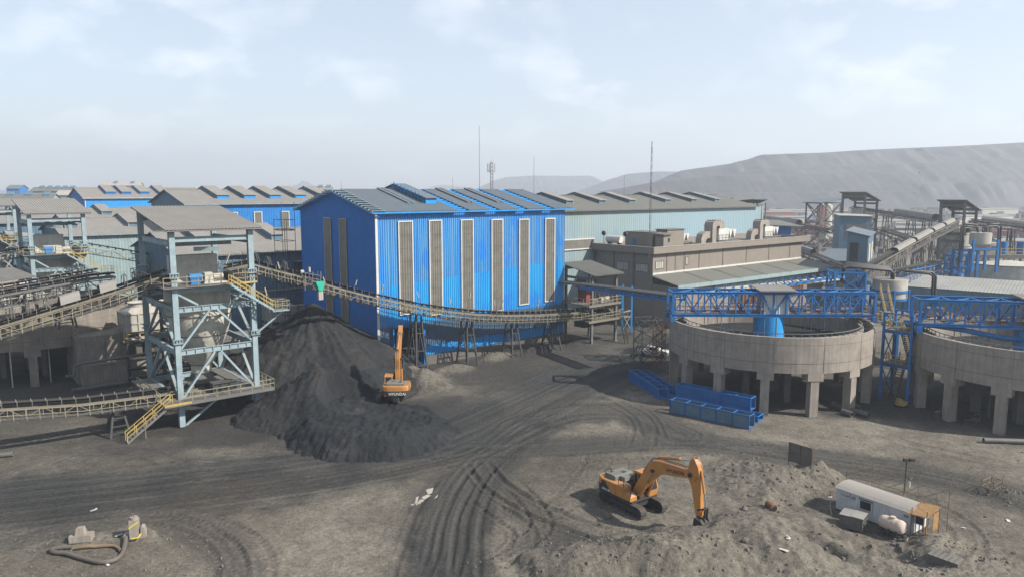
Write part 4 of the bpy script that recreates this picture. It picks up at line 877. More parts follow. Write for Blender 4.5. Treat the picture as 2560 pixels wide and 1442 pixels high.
def conveyor(name, label, P, fn=ug, w=1.3, walk=-1, th=1.0, hk=.62, cover=(), hoops=None, legs=(), rmat='rail_cream', smat='stringer_cream', cat='conveyor', idl=1.25, rails=True, group=None, under=True, legm='steel_dark', truss=True, tn=2.5, zleg=0.0, railp=1.5, load=False):
    """belt conveyor: two stringers with lattice, idlers, belt, walkway with rails, hoods and trestles. P = centreline points (top of stringer)"""
    o = T(name, label, cat, fn(P[0][0], P[0][1], 0), group)
    P = [Vector(p) for p in P]
    dirs = []
    for i in range(len(P)):
        d = (P[min(i + 1, len(P) - 1)] - P[max(i - 1, 0)]); d.z = 0; d.normalize(); dirs.append(d)
    side = [Vector((-d.y, d.x, 0)) * 1.0 for d in dirs]
    off = lambda i, s, z: tuple(P[i] + side[i] * s + Vector((0, 0, z)))
    cum = [0]
    for p, q in zip(P, P[1:]): cum.append(cum[-1] + (q - p).length)
    Lt = cum[-1]
    def at(s, so, z):
        s = min(max(s, 0), Lt - 1e-4); i = 0
        while i < len(cum) - 2 and cum[i + 1] < s: i += 1
        t = (s - cum[i]) / (cum[i + 1] - cum[i]); p = P[i].lerp(P[i + 1], t); sd_ = side[i].lerp(side[i + 1], t); return tuple(p + sd_ * so + Vector((0, 0, z)))
    x = B(fn)
    for s_ in (-1, 1):
        for i in range(len(P) - 1):
            x.bar(off(i, s_ * w / 2, 0), off(i + 1, s_ * w / 2, 0), .1, .22)
            if truss: x.bar(off(i, s_ * w / 2, -th), off(i + 1, s_ * w / 2, -th), .1, .14)
    if truss:
        n = max(2, int(Lt / tn))
        for k in range(n):
            s0, s1 = Lt * k / n, Lt * (k + 1) / n
            for s_ in (-1, 1): x.bar(at(s0, s_ * w / 2, 0), at(s0, s_ * w / 2, -th), .07); x.bar(at(s0, s_ * w / 2, -th), at(s1, s_ * w / 2, 0), .07) if k % 2 else x.bar(at(s0, s_ * w / 2, 0), at(s1, s_ * w / 2, -th), .07)
    x.build('stringer', smat, o)
    x = B(fn); bz = .38
    for i in range(len(P) - 1):
        a_ = [off(i, -w * .40, bz + .2), off(i, -w * .2, bz), off(i, w * .2, bz), off(i, w * .40, bz + .2)]; b_ = [off(i + 1, -w * .40, bz + .2), off(i + 1, -w * .2, bz), off(i + 1, w * .2, bz), off(i + 1, w * .40, bz + .2)]
        n = x.pts(a_ + b_)
        for k in range(3): x.q.append((n + k, n + k + 1, n + 5 + k, n + 4 + k))
        n = x.pts([off(i, -w * .4, -.35), off(i, w * .4, -.35), off(i + 1, w * .4, -.35), off(i + 1, -w * .4, -.35)]); x.q.append((n, n + 1, n + 2, n + 3))
    x.build('belt', 'belt_rubber', o)
    x = B(fn); n = int(Lt / idl)
    for k in range(n):
        s = Lt * (k + .5) / n; x.nxt()
        for s_ in (-1, 1): x.bar(at(s, s_ * w * .5, .05), at(s, s_ * w * .46, bz + .34), .06); x.bar(at(s, s_ * w * .46, bz + .22), at(s, s_ * w * .2, bz - .08), .1)
        x.bar(at(s, -w * .2, bz - .1), at(s, w * .2, bz - .1), .1)
    (each(x, 'idler', 'steel_grey', o) if n < 100 else x.build('idler_row', 'steel_grey', o))
    if rails:
        x = B(fn)
        for s0 in ((walk,) if walk else (-1, 1)):
            so = s0 * (w / 2 + .12); s1 = s0 * (w / 2 + .95)
            for i in range(len(P) - 1):
                n_ = x.pts([off(i, so, -th + .02), off(i, s1, -th + .02), off(i + 1, s1, -th + .02), off(i + 1, so, -th + .02), off(i, so, -th + .1), off(i, s1, -th + .1), off(i + 1, s1, -th + .1), off(i + 1, so, -th + .1)])
                for q in ((3, 2, 1, 0), (4, 5, 6, 7), (0, 1, 5, 4), (2, 3, 7, 6)): x.q.append(tuple(n_ + t_ for t_ in q))
        wk = x.build('walkway', 'steel_grey', o)
        x = B(fn)
        for s0 in ((walk,) if walk else (-1, 1)):
            s1 = s0 * (w / 2 + .95)
            for i in range(len(P) - 1):
                for hh in (.55, 1.1): x.bar(off(i, s1, -th + hh), off(i + 1, s1, -th + hh), .055)
            n = int(Lt / railp)
            for k in range(n + 1): s = Lt * k / n; x.bar(at(s, s1, -th), at(s, s1, -th + 1.12), .06)
        x.build('handrail', rmat, wk)
    for k, (s0, s1) in enumerate(cover):
        x = B(fn); m = 6; s0 *= Lt; s1 *= Lt; ns = max(1, int((s1 - s0) / 2.5))
        for j in range(ns):
            pa = [at(s0 + (s1 - s0) * j / ns, cos(pi * t_ / m) * w * .55, bz + sin(pi * t_ / m) * w * hk) for t_ in range(m + 1)]; pb = [at(s0 + (s1 - s0) * (j + 1) / ns - .02, cos(pi * t_ / m) * w * .55, bz + sin(pi * t_ / m) * w * hk) for t_ in range(m + 1)]
            n = x.pts(pa + pb)
            for t_ in range(m): x.q.append((n + t_, n + t_ + 1, n + m + 2 + t_, n + m + 1 + t_))
        x.build('hood', 'roof_corrugated', o)
    if hoops:
        x = B(fn)
        for s in hoops:
            x.nxt()
            for e in (-.12, .12): x.path([at(s * Lt + e, cos(pi * t_ / 6) * w * .58, .1 + bz + sin(pi * t_ / 6) * w * .7) for t_ in range(7)], .045, 4)
        each(x, 'hoop', 'steel_grey', o)
    for s in legs:
        s *= Lt; x = B(fn); p = at(s, 0, 0)[2] - th - .1; zb = zleg if zleg is not None else 0
        for s_ in (-1, 1):
            for e in (-.45, .45): x.bar(at(s + e, s_ * w * .45, -th - .1), (at(s + e * 2.2, s_ * w * 1.0, 0)[0], at(s + e * 2.2, s_ * w * 1.0, 0)[1], zb - .2), .2)
            for t_ in (.3, .6, .85):
                q0 = [at(s + .45, s_ * w * .45, -th - .1)[k] * (1 - t_) + (*at(s + 1, s_ * w, 0)[:2], zb)[k] * t_ for k in range(3)]; q1 = [at(s - .45, s_ * w * .45, -th - .1)[k] * (1 - t_) + (*at(s - 1, s_ * w, 0)[:2], zb)[k] * t_ for k in range(3)]
                x.bar(q0, q1, .12)
        for e in (-1, 1):
            c0 = at(s + e * .45, -w * .45, -th - .1); c1 = (*at(s + e, w, 0)[:2], zb + .2); d0 = at(s + e * .45, w * .45, -th - .1); d1 = (*at(s + e, -w, 0)[:2], zb + .2); x.bar(c0, c1, .1); x.bar(d0, d1, .1)
        x.build('trestle', legm, o)
    return o
def light_pole(p, h, label, lean=(0, 0), fn=ug, arm=.5):
    o = T('lamp_pole', label, 'lamp pole', fn(*p), 'lamp poles along the conveyors')
    x = B(fn); x.path([p, (p[0], p[1], p[2] + h * .62), (p[0] + lean[0], p[1] + lean[1], p[2] + h)], .04, 5); x.build('pole', 'steel_grey', o)
    q = (p[0] + lean[0], p[1] + lean[1], p[2] + h); x = B(fn); x.bar((p[0] + lean[0] * .7, p[1] + lean[1] * .7, p[2] + h * .72), (p[0] + lean[0] * 1.3, p[1] + lean[1] * 1.3, p[2] + h * 1.08), .13, .09); x.build('lamp_head', 'white_dusty', o)
    return o
# ---- towers
tower('hopper_tower', 'nearest pale blue steel tower with big conical hopper and canopy beside the ore heap', -29.2, -7.5, wb=12.4)
fn = lambda x_, y_, z_=0: ug(-35.0 + x_, -9.6 + y_, z_)
gs = T('access_stair', 'yellow railed steel stair rising from the yard to the nearest hopper tower', 'stair', ug(-35, -9.6, 0))
stair(gs, lambda x_, y_, z_=0: ug(-35.3 + x_ * .985 , -9.9 + x_ * .17 + y_, z_), 4.9, 3.1, .8, 14, 'steel_grey')
x = B(ug); x.box(-30.6, -28.2, -9.42, -8.4, 2.98, 3.14); x.bar((-33.4, -9.3, 0), (-33.4, -9.3, 1.1), .1); x.build('landing', 'steel_grey', gs)
tower('hopper_tower', 'second hopper tower with blue motor on its deck, standing further left behind the inclined conveyor', -35.0, 50, wa=7.7, wb=12.4, zr=22.55, zrb=24.5, stairs=True)
zc = Gb(40, 513, 100)
tower('hopper_tower', 'partly visible hopper tower cut by the left edge of the photo', zc[0] - 9.0, 100, zr=zc[1], zrb=zc[1] + 1.2, low=False)
# ---- conveyors of the left and middle part
conveyor('belt_conveyor', 'inclined conveyor with cream rails rising from the left to the nearest hopper tower', [(-52, -2.6, 10.7), (-44.6, -2.6, 12.55), (-37.4, -2.6, 14.25), (-33.4, -2.6, 15.25), (-28.6, -2.6, 16.6)], cover=((.54, .62), (.70, .77)), hoops=(.36, .42, .49, .66, .81, .86), legs=(), rmat='rail_cream', th=1.15, railp=.9, w=1.5, tn=1.8)
c2 = [(-21.8, -2.4, 16.75)]
for (qx, qy) in ((640, 686), (700, 702), (760, 716), (850, 743), (925, 762), (1000, 777), (1065, 790), (1130, 799), (1205, 806), (1280, 808), (1360, 806), (1440, 801), (1490, 796)):
    bc = -2.4 - 1.9 * (qx - 640) / 850; q_ = Gb(qx, qy, bc - 1.7); c2.append((q_[0], bc, q_[1] + 1.15))
conveyor('belt_conveyor', 'long sagging conveyor running past the blue hall from the nearest hopper tower', c2, hoops=(.06, .085, .12), legs=(.44, .585, .725, .86), rmat='rail_cream', th=1.15, tn=1.25, w=1.5, railp=.85, idl=1.1, walk=0)
conveyor('belt_conveyor', 'low level conveyor with cream rails along the ground at the left edge', [(-60, -5.2, 5.4), (-45.5, -5.4, 4.75), (-38.5, -5.6, 4.0), (-30.6, -5.8, 3.7), (-27, -5.8, 3.7)], cover=((.40, .44),), legs=(.3, .75), rmat='rail_cream', th=1.0, railp=1.1, tn=1.5)
conveyor('belt_conveyor', 'dusty horizontal conveyor just behind the inclined one at the left', [(-60, 14, 12.9), (-43, 14, 13.7), (-33.5, 14, 14.9), (-30.5, 14, 15.0)], th=1.6, railp=1.4, rmat='steel_grey', smat='steel_grey', walk=1, tn=1.6, legs=(.25, .5, .8), zleg=9.3)
conveyor('belt_conveyor', 'grey conveyor deck with bent brackets behind the dusty horizontal one at the left', [(-58, 19, 13.0), (-42, 19, 13.9), (-31.5, 19, 15.2)], th=.8, railp=1.2, rmat='rail_cream', smat='steel_grey', walk=1, legs=(.4, .7), zleg=9.3)
conveyor('belt_conveyor', 'inclined conveyor entering the second hopper tower from the left', [(-62, 55, 12.6), (-46, 55, 14.6), (-33.5, 55, 16.4)], th=1.0, smat='steel_grey', rmat='steel_grey', legs=(.5,), hoops=(.6, .7, .8))
conveyor('belt_conveyor', 'conveyor descending right from the second hopper tower to the grey warehouse', [(-27.5, 53, 16.8), (-17, 53, 14.3), (-8, 53, 12.2)], th=1.3, smat='steel_pale_blue', rmat='rail_cream', legs=(.5,), railp=1.0)
conveyor('belt_conveyor', 'covered conveyor descending right from the partly visible tower at the left edge', [(-36, 104, 16.6), (-20, 104, 14.2), (-10, 104, 13.0)], th=1.0, smat='steel_pale_blue', rmat='rail_cream', cover=((.1, .8),))
# canopy transfer station right of the hall
st = T('transfer_station', 'transfer station under a grey sloping canopy at the end of the sagging conveyor', 'transfer station', ug(37.7, -6.1, 0))
for ca, cb in ((37.7, -6.1), (43.7, -6.1), (37.7, .2), (43.7, .2)):
    zt_ = 11.7 if cb < -5 else 13.1; x = B(ug); x.box(ca - .2, ca + .2, cb - .2, cb - .15, 0, zt_); x.box(ca - .2, ca + .2, cb + .15, cb + .2, 0, zt_); x.box(ca - .04, ca + .04, cb - .149, cb + .149, 0, zt_); x.box(ca - .35, ca + .35, cb - .35, cb + .35, -.1, .12); x.build('column', 'steel_grey', st)
x = B(ug); x.corr((37.1, -7.3, 12.0), (7.3, 0, 0), (0, 8.2, 1.6), .5, .04); x.slab([(37.1, -7.3, 11.93), (44.4, -7.3, 11.93), (44.4, .9, 13.53), (37.1, .9, 13.53)], .08); x.build('canopy_roof', 'roof_green_grey', st)
x = B(ug)
for cb, z_ in ((-6.1, 11.4), (.2, 12.8)): x.ibeam((37.9, cb, z_), (43.5, cb, z_), .2, .4)
x.ibeam((37.7, -5.9, 11.2), (37.7, 0, 11.2), .2, .4); x.ibeam((43.7, -5.9, 11.2), (43.7, 0, 11.2), .2, .4)
x.bar((43.7, -6.1, 10.0), (45.0, -6.1, 8.6), .12); x.build('crane_beam', 'steel_grey', st)
for z_, nm in ((6.9, 'upper_deck'), (4.2, 'lower_deck')):
    x = B(ug); x.box(36.5, 44.5, -6.6, 1.6, z_ - .12, z_); x.box(36.5, 44.5, -6.66, -6.6, z_ - .32, z_ + .05); dk_ = x.build(nm, 'stringer_cream', st)
    x = B(ug); rail(x, [(36.5, -6.6, z_), (44.5, -6.6, z_), (44.5, 1.6, z_)], 1.1, 1.0); rail(x, [(36.5, -6.6, z_), (36.5, 1.6, z_)], 1.1, 1.3); x.build('handrail', 'rail_cream', dk_)
x = B(ug); x.box(39, 40.6, -3.5, -1.5, 6.9, 9.4); x.extr([(38.6, -2, 9.4), (40.8, -2, 9.4), (40.2, -2, 11.0), (39.6, -2, 11.0)], (0, 1.2, 0)); x.build('chute', 'red_paint', st)
x = B(ug); x.tube((41.6, -5.4, 7.6), (42.6, -5.4, 7.6), .35, 12); x.box(40.4, 41.3, -5.8, -5.0, 7, 7.9); ang_smooth(x.build('drive_motor', 'white_dusty', st))
x = B(ug)
for k in range(7): x.tube((37.5 + k * .95, -5.2, 5.0 + .12 * (k % 2)), (37.5 + k * .95, -3.4, 5.0 + .12 * (k % 2)), .42, 10)
x.box(36.6, 44, -5.4, -3.0, 3.0, 4.0); ang_smooth(x.build('rollers', 'belt_rubber', st))
stair(st, lambda x_, y_, z_=0: ug(44.6 - x_ * .1 + y_ * .0 - .0 + (-1.4 + x_ * .42) , -9.6 + x_ * .62 + y_, z_), 4.6, 4.3, .8, 15, 'stringer_cream', 'rail_cream')
x = B(ug); x.box(44.5, 46.4, -7.4, -5.6, 4.1, 4.2); l_ = x.build('landing', 'stringer_cream', st)
x = B(ug); rail(x, [(46.4, -7.4, 4.2), (46.4, -5.6, 4.2), (44.5, -5.6, 4.2)], 1.1, .9); x.build('handrail', 'rail_cream', l_)
stair(st, lambda x_, y_, z_=0: ug(44.2 - x_, -5.9 + y_, 4.2 + z_), 3.2, 2.7, .7, 9, 'stringer_cream', 'rail_cream')
# pipe rack with blue legs
pr = T('pipe_bridge', 'blue legged bridge carrying grey pipes from the canopy station to the round tank', 'pipe bridge', ug(48.1, -4, 0))
p0 = Vector(ug(38, 6.5, 9.6)); p1 = Vector(Gy(1700, 748, 103))
x = B(); d = (p1 - p0); sd_ = Vector((-d.y, d.x, 0)).normalized()
for k, s_ in enumerate((-.9, -.3, .3, .9)): x.tube(tuple(p0 + sd_ * s_ + Vector((0, 0, .5))), tuple(p1 + sd_ * s_ + Vector((0, 0, .5))), (.22, .15, .22, .15)[k], 8)
ang_smooth(x.build('pipe', 'pipe_grey', pr))
x = B(); q0 = p0.lerp(p1, .36)
for s_ in (-1, 1): x.ibeam(tuple(q0 + sd_ * s_), tuple(p1 + sd_ * s_), .2, .5)
x.build('girder', 'truss_blue', pr)
x = B()
for k in range(17): c_ = p0.lerp(p1, k / 16); x.bar(tuple(c_ - sd_ * 1.2 + Vector((0, 0, .2))), tuple(c_ + sd_ * 1.2 + Vector((0, 0, .2))), .14)
x.build('pipe_support', 'steel_pale_blue', pr)
for (px__, py__) in ((1555, 838), (1578, 836)):
    g = G(px__, py__); zt_ = 9.3 if px__ < 1570 else 8.9; x = B(); x.box(g[0] - .16, g[0] + .16, g[1] - .16, g[1] + .16, .4, zt_); x.build('leg', 'bright_blue', pr)
    x = B(); x.box(g[0] - .3, g[0] + .3, g[1] - .3, g[1] + .3, -.1, .6); x.build('footing', 'concrete_dark', pr)
g = G(1555, 838); h_ = G(1578, 836); x = B(); x.bar((g[0], g[1], 4.2), (h_[0], h_[1], 4.6), .25, .2); x.bar((g[0], g[1], .8), (h_[0], h_[1], 4), .1); x.bar((h_[0], h_[1], .8), (g[0], g[1], 4), .1); x.build('cross_tie', 'steel_pale_blue', pr)
# lamp poles on the sagging conveyor
for k, (pxx, pyt, pyb, ln) in enumerate(((700, 655, 705, -.35), (812, 692, 735, -.35), (880, 706, 738, .35), (947, 712, 760, .3), (1045, 728, 772, -.4), (1165, 730, 775, .35), (1125, 742, 790, -.4), (1235, 748, 790, -.4), (1245, 750, 790, .4), (1335, 750, 795, .4))):
    aa, zz = Gb(pxx, pyb, -4.4); _, z2 = Gb(pxx, pyt, -4.4)
    light_pole((aa, -5.0, zz), max(z2 - zz, 2.0) * .95, 'thin bent lamp pole, %s from the left end of the sagging conveyor' % ('first', 'second', 'third', 'fourth', 'fifth', 'sixth', 'eighth', 'ninth', 'tenth', 'last')[k], (ln, 0))
aa, zz = Gb(555, 705, -8.6); light_pole((aa, -8.5, 15.6), 3.2, 'lamp pole with slanting head on the top deck of the nearest hopper tower', (.8, 0))
aa, zz = Gb(655, 775, -9.3); light_pole((aa + .8, -9.4, 12.2), 2.6, 'lamp pole on the side landing of the nearest hopper tower', (-.3, 0))
# sampler with green funnel on conveyor
sm = T('belt_sampler', 'small steel sampler frame with a green funnel sitting on the sagging conveyor', 'sampler', ug(-11, -4.3, 14))
a_, z_ = Gb(800, 735, -5.2); x = B(ug); x.extr([(a_ - .65, -5.6, z_ + 1.6), (a_ + .55, -5.6, z_ + 1.6), (a_ + .25, -5.6, z_ + .45), (a_ - .3, -5.6, z_ + .45)], (0, .7, 0)); x.build('funnel', 'green_paint', sm)
x = B(ug); x.box(a_ - .3, a_ + .3, -5.5, -5.1, z_ - .7, z_ + .44); x.build('spout', 'white_dusty', sm)
x = B(ug)
for q in (-1.9, -.9, .2): x.bar((a_ + q, -5, z_ + .6), (a_ + q + .3, -4.6, z_ + 2.8), .08); x.bar((a_ + q, -3.4, z_ + .6), (a_ + q + .3, -3.8, z_ + 2.8), .08)
for yy_ in (-4.6, -3.8): x.bar((a_ - 1.7, yy_, z_ + 2.8), (a_ + .6, yy_, z_ + 2.2), .09); x.bar((a_ - 1.7, yy_, z_ + 2.3), (a_ + .5, yy_, z_ + 1.7), .09)
x.build('frame', 'steel_grey', sm); x = B(ug); x.tube((a_ - 2.1, -4.3, z_ + 2.9), (a_ - 1.7, -4.3, z_ + 2.9), .22, 10); x.tube((a_ - .9, -4.3, z_ + 2.8), (a_ - .9, -4.3, z_ + 3.4), .15, 8); x.build('drive', 'white_dusty', sm)

# ================================================================ round thickener tanks
def tank(name, label, cx, cy, R_, zb, zt, npier, rot, bridge_ang=None, drum=True, sector=(0, 360), mat='concrete', bz=(10.1, 13.0), hut=0.5, painted=True, rail_=True, nt_=True):
    o = T(name, label, 'tank', (cx, cy, 0))
    x = B(); x.lathe([(R_ - .02, zb), (R_, zt), (R_ - .35, zt), (R_ - .35, zt - 1.5), (R_ - 1.4, zt - 1.5), (R_ - 1.4, zt - .25), (R_ - 1.75, zt - .25), (R_ - 1.75, zt - 2.6)], (cx, cy), 96)
    x.lathe([(0, zb + .0), (R_ - .4, zb), (R_ - .02, zb)], (cx, cy), 96); w_ = x.build('wall', mat, o); ang_smooth(w_, 25)
    x = B()
    for k in range(14):
        an = radians(rot + k * 25.7 + 4); x.hexa([(cx + (R_ - .01) * cos(an - .0012), cy + (R_ - .01) * sin(an - .0012), zb), (cx + (R_ + .008) * cos(an - .0012), cy + (R_ + .008) * sin(an - .0012), zb), (cx + (R_ + .008) * cos(an + .0012), cy + (R_ + .008) * sin(an + .0012), zb), (cx + (R_ - .01) * cos(an + .0012), cy + (R_ - .01) * sin(an + .0012), zb),
            (cx + (R_ - .01) * cos(an - .0012), cy + (R_ - .01) * sin(an - .0012), zt), (cx + (R_ + .008) * cos(an - .0012), cy + (R_ + .008) * sin(an - .0012), zt), (cx + (R_ + .008) * cos(an + .0012), cy + (R_ + .008) * sin(an + .0012), zt), (cx + (R_ - .01) * cos(an + .0012), cy + (R_ - .01) * sin(an + .0012), zt)])
    for z_ in (zb + 1.15, zb + 3.3): x.lathe([(R_ - .01, z_), (R_ + .006, z_ + .01), (R_ + .006, z_ + .04), (R_ - .01, z_ + .05)], (cx, cy), 96)
    x.build('pour_joints', 'concrete_dark', w_)
    x = B(); x.lathe([(0, zt - 2.4), (R_ - 1.76, zt - 2.4)], (cx, cy), 64); x.lathe([(R_ - 1.39, zt - 1.3), (R_ - .36, zt - 1.3)], (cx, cy), 64); x.build('slurry_surface', 'slurry', o)
    for k in range(npier):
        an = radians(rot + 360 * k / npier); c_, s_ = cos(an), sin(an); r = R_ - .62
        f_ = lambda u, v, z_, c_=c_, s_=s_, r=r: (cx + (r + u) * c_ - v * s_, cy + (r + u) * s_ + v * c_, z_)
        x = B(f_); x.box(-.55, .50, -.5, .5, -.4, zb - .35); p_ = x.build('pier', mat, o)
        x = B(f_); x.hexa([(-.9, -.95, zb - .9), (.58, -.95, zb - .9), (.58, .95, zb - .9), (-.9, .95, zb - .9), (-.9, -.95, zb - .01), (.58, -.95, zb - .01), (.58, .95, zb - .01), (-.9, .95, zb - .01)]); x.build('pier_head', mat, p_)
    x = B()
    for k in range(8):
        an = radians(rot + 45 * k + 10); r = R_ * .5; x.nxt(); x.box(cx + r * cos(an) - .4, cx + r * cos(an) + .4, cy + r * sin(an) - .4, cy + r * sin(an) + .4, -.3, zb)
    x.nxt(); x.tube((cx, cy, -.3), (cx, cy, zb), 1.6, 16); each(x, 'inner_pier', 'concrete_dark', o)
    if rail_:
        x = B(); n = 72; r = R_ - 1.6
        for k in range(n):
            a0 = 2 * pi * k / n; a1 = 2 * pi * (k + 1) / n; x.bar((cx + r * cos(a0), cy + r * sin(a0), zt + .15), (cx + r * cos(a1), cy + r * sin(a1), zt + .15), .09); x.bar((cx + r * cos(a0), cy + r * sin(a0), zt - .25), (cx + r * cos(a0), cy + r * sin(a0), zt + .15), .07)
            x.bar((cx + r * cos(a0), cy + r * sin(a0), zt - .05), (cx + (R_ - .5) * cos(a0), cy + (R_ - .5) * sin(a0), zt - .05), .05) if k % 2 else None
        x.build('rim_rail', 'steel_grey', o)
    if drum:
        x = B(); x.tube((cx, cy, zt - 2.45), (cx, cy, zt + .55), 1.95, 28); d_ = x.build('feed_well', 'cyan_drum', o); ang_smooth(d_)
        x = B()
        for k in range(8): an = k * pi / 4 + .2; x.nxt(); x.bar((cx + 1.97 * cos(an), cy + 1.97 * sin(an), zt - 2.4), (cx + 1.97 * cos(an), cy + 1.97 * sin(an), zt + .55), .07)
        each(x, 'rib', 'steel_pale_blue', d_)
    if bridge_ang is not None:
        br = T('tank_bridge', 'blue lattice truss bridge with a small corrugated cabin across the %s round tank' % hut[1], 'bridge', (cx, cy, zt))
        f_ = frame(cx, cy, bridge_ang); Lh = R_ + .2; z0, z1 = bz; wd = 1.7; n = 16
        x = B(f_)
        for s_ in (-wd, wd):
            for z_, hh in ((z0, .34), (z1, .3)): x.ibeam((-Lh, s_, z_), (Lh, s_, z_), .3, hh, .05)
            for k in range(n + 1):
                u = -Lh + 2 * Lh * k / n
                x.bar((u, s_, z0 + .15), (u, s_, z1 - .15), .16 if k not in (0, n) else .36, .16 if k not in (0, n) else .3)
                if k < n: v = u + 2 * Lh / n; x.bar((u, s_, z0 + .1), (v, s_, z1 - .1), .16) if k % 2 == 0 else x.bar((u, s_, z1 - .1), (v, s_, z0 + .1), .16)
        for k in range(n // 2 + 1):
            u = -Lh + 2 * Lh * k / (n // 2); x.bar((u, -wd, z1), (u, wd, z1), .18); x.bar((u, -wd, z0), (u, wd, z0), .18)
            if k < n // 2: v = u + 2 * Lh / (n // 2); x.bar((u, -wd, z1), (v, wd, z1), .12)
        for u in (-Lh, Lh):
            for s_ in (-wd, wd): x.box(u - .3, u + .3, s_ - .25, s_ + .25, zt - .05, z0 - .17)
        x.build('truss', 'truss_blue', br)
        x = B(f_); x.box(-Lh + .3, Lh - .3, -wd + .25, wd - .25, z0 + .05, z0 + .12); x.build('walkway', 'steel_grey', br)
        x = B(f_)
        for s_ in (-wd + .35, wd - .35): rail(x, [(-Lh + .3, s_, z0 + .1), (Lh - .3, s_, z0 + .1)], 1.1, 1.7, .022)
        x.build('handrail', 'red_paint', br)
        x = B(f_); u0 = hut[0]
        for (p_, q_) in (((u0 - 1.6, -wd - .10), (u0 + 1.6, -wd - .10)), ((u0 - 1.6, wd + .1), (u0 + 1.6, wd + .1))): x.nxt(); x.corr((p_[0], p_[1] + (.22 if p_[1] < 0 else -.22), z0 + .2), (q_[0] - p_[0], 0, 0), (0, 0, z1 - z0 + .1), .3, .03, (0, -1, 0))
        each(x, 'cabin_wall', 'white_paint', br)
        x = B(f_); x.corr((u0 - 2.4, -wd - .6, z1 + .35), (4.8, 0, 0), (0, 2 * wd + 1.2, .25), .34, .02); x.slab([(u0 - 2.4, -wd - .6, z1 + .28), (u0 + 2.4, -wd - .6, z1 + .28), (u0 + 2.4, wd + .6, z1 + .53), (u0 - 2.4, wd + .6, z1 + .53)], .04); x.build('cabin_roof', 'roof_corrugated', br)
        x = B(f_)
        for u in hut[2]: x.nxt(); x.bar((u, -1.0, z0), (u, -1.0, zt - 1.3), .08); x.bar((u - .5, -1.0, zt - 1.3), (u + .5, -1.0, zt - 1.3), .08); x.nxt(); x.bar((u, 1.0, z0), (u, 1.0, zt - 1.5), .08)
        x.nxt(); x.bar((-6.5, -.6, zt - .4), (-5.2, -.6, zt - 1.9), .2); x.nxt(); x.tube((0, 0, zt + .55), (0, 0, z0), .25, 10); each(x, 'rake_rod', 'steel_pale_blue', br)
        x = B(f_)
        for k in range(9): u = -10.5 + k * 2.6; x.nxt(); x.tube((u, -.9, z0 + .45), (u + 2.0, -.9, z0 + .5), .16, 8)
        each(x, 'pipe', 'steel_grey', br)
    return o
tank('thickener_tank', 'round raised concrete tank on square piers, the complete one in the right middle', 33.8, 96.0, 12.75, 5.15, 9.35, 14, 258 - 90 + 5, bridge_ang=-1.0, hut=(.4, 'complete', (-8.2, -6.5, -4.8, 5.2, 6.9, 8.6)))
tank('thickener_tank', 'round raised concrete tank on square piers cut off by the right edge', 61.6, 85.8, 12.75, 5.15, 9.35, 14, 172, bridge_ang=-12, hut=(.5, 'cut-off right', (-8.2, -6.2, -4.4, 5.2, 6.9)), bz=(10.3, 13.2))
tank('thickener_tank', 'round concrete tank on piers behind the inclined conveyor at the left edge', -70.5, 108.0, 13.2, 5.0, 9.3, 14, 300, drum=False, mat='concrete_old')
tank('thickener_tank', 'small far round concrete tank at the left edge behind the second hopper tower', -114, 158, 12.75, 4.0, 9.0, 14, 300, drum=False)
fp = T('feed_pipe', 'thick blue pipe sloping over the rim of the cut-off right tank to its centre', 'pipe', (47, 88, 10))
x = B(); x.path([(48.6, 90.4, 9.95), (51.5, 87.8, 9.9), (53.7, 86.2, 9.7), (57.9, 85.4, 8.9), (61.4, 85.0, 8.7)], .30, 12); ang_smooth(x.build('pipe_shell', 'truss_blue', fp), 60)
for k, (px1, px2) in enumerate(((1, 1),)):
    x = B(); x.box(40.9, 41.25, 85.45, 85.5, .9, 1.6); 
# painted notices on two piers
def pier_mark(name, label, pxx, pyy, wd, hh, mat, yy):
    p = Gy(pxx, pyy, yy); x = B(); x.box(p[0] - wd / 2, p[0] + wd / 2, p[1] - .03, p[1], p[2] - hh / 2, p[2] + hh / 2); return x, p
# ---- basin and cooling towers left
bs = T('concrete_basin', 'blocky concrete basin with a railed top beside the left round tank', 'basin', ug(-34.5, 20, 0))
BX = Gb(322, 850, 20)[0]; x = B(ug); x.box(-34.5, BX, 20, 28, 0, 6.5); x.box(-34.3, BX + 3, 17.5, 19.99, 0, 3.0); x.box(-31, -28.6, 19.2, 19.99, 3.0, 5.8); x.build('wall', 'concrete_old', bs)
x = B(ug); rail(x, [(-34.4, 20.1, 6.5), (BX, 20.1, 6.5)], 1.1, 1.6); rail(x, [(-34.4, 20.1, 6.5), (-34.4, 27.9, 6.5)], 1.1, 1.6); x.build('handrail', 'rail_cream', bs)
x = B(ug); x.path([(-36.5, 16.8, 2.2), (-35.6, 16.8, 2.1), (-35.4, 16.8, 3.4), (-34.6, 16.8, 3.6), (-22, 16.9, 3.9)], .2, 10); x.path([(-36, 16, .4), (-30, 16, .4), (-27, 16.4, .5), (-22, 16.4, .6)], .25, 10); x.build('pipework', 'pipe_grey', bs)
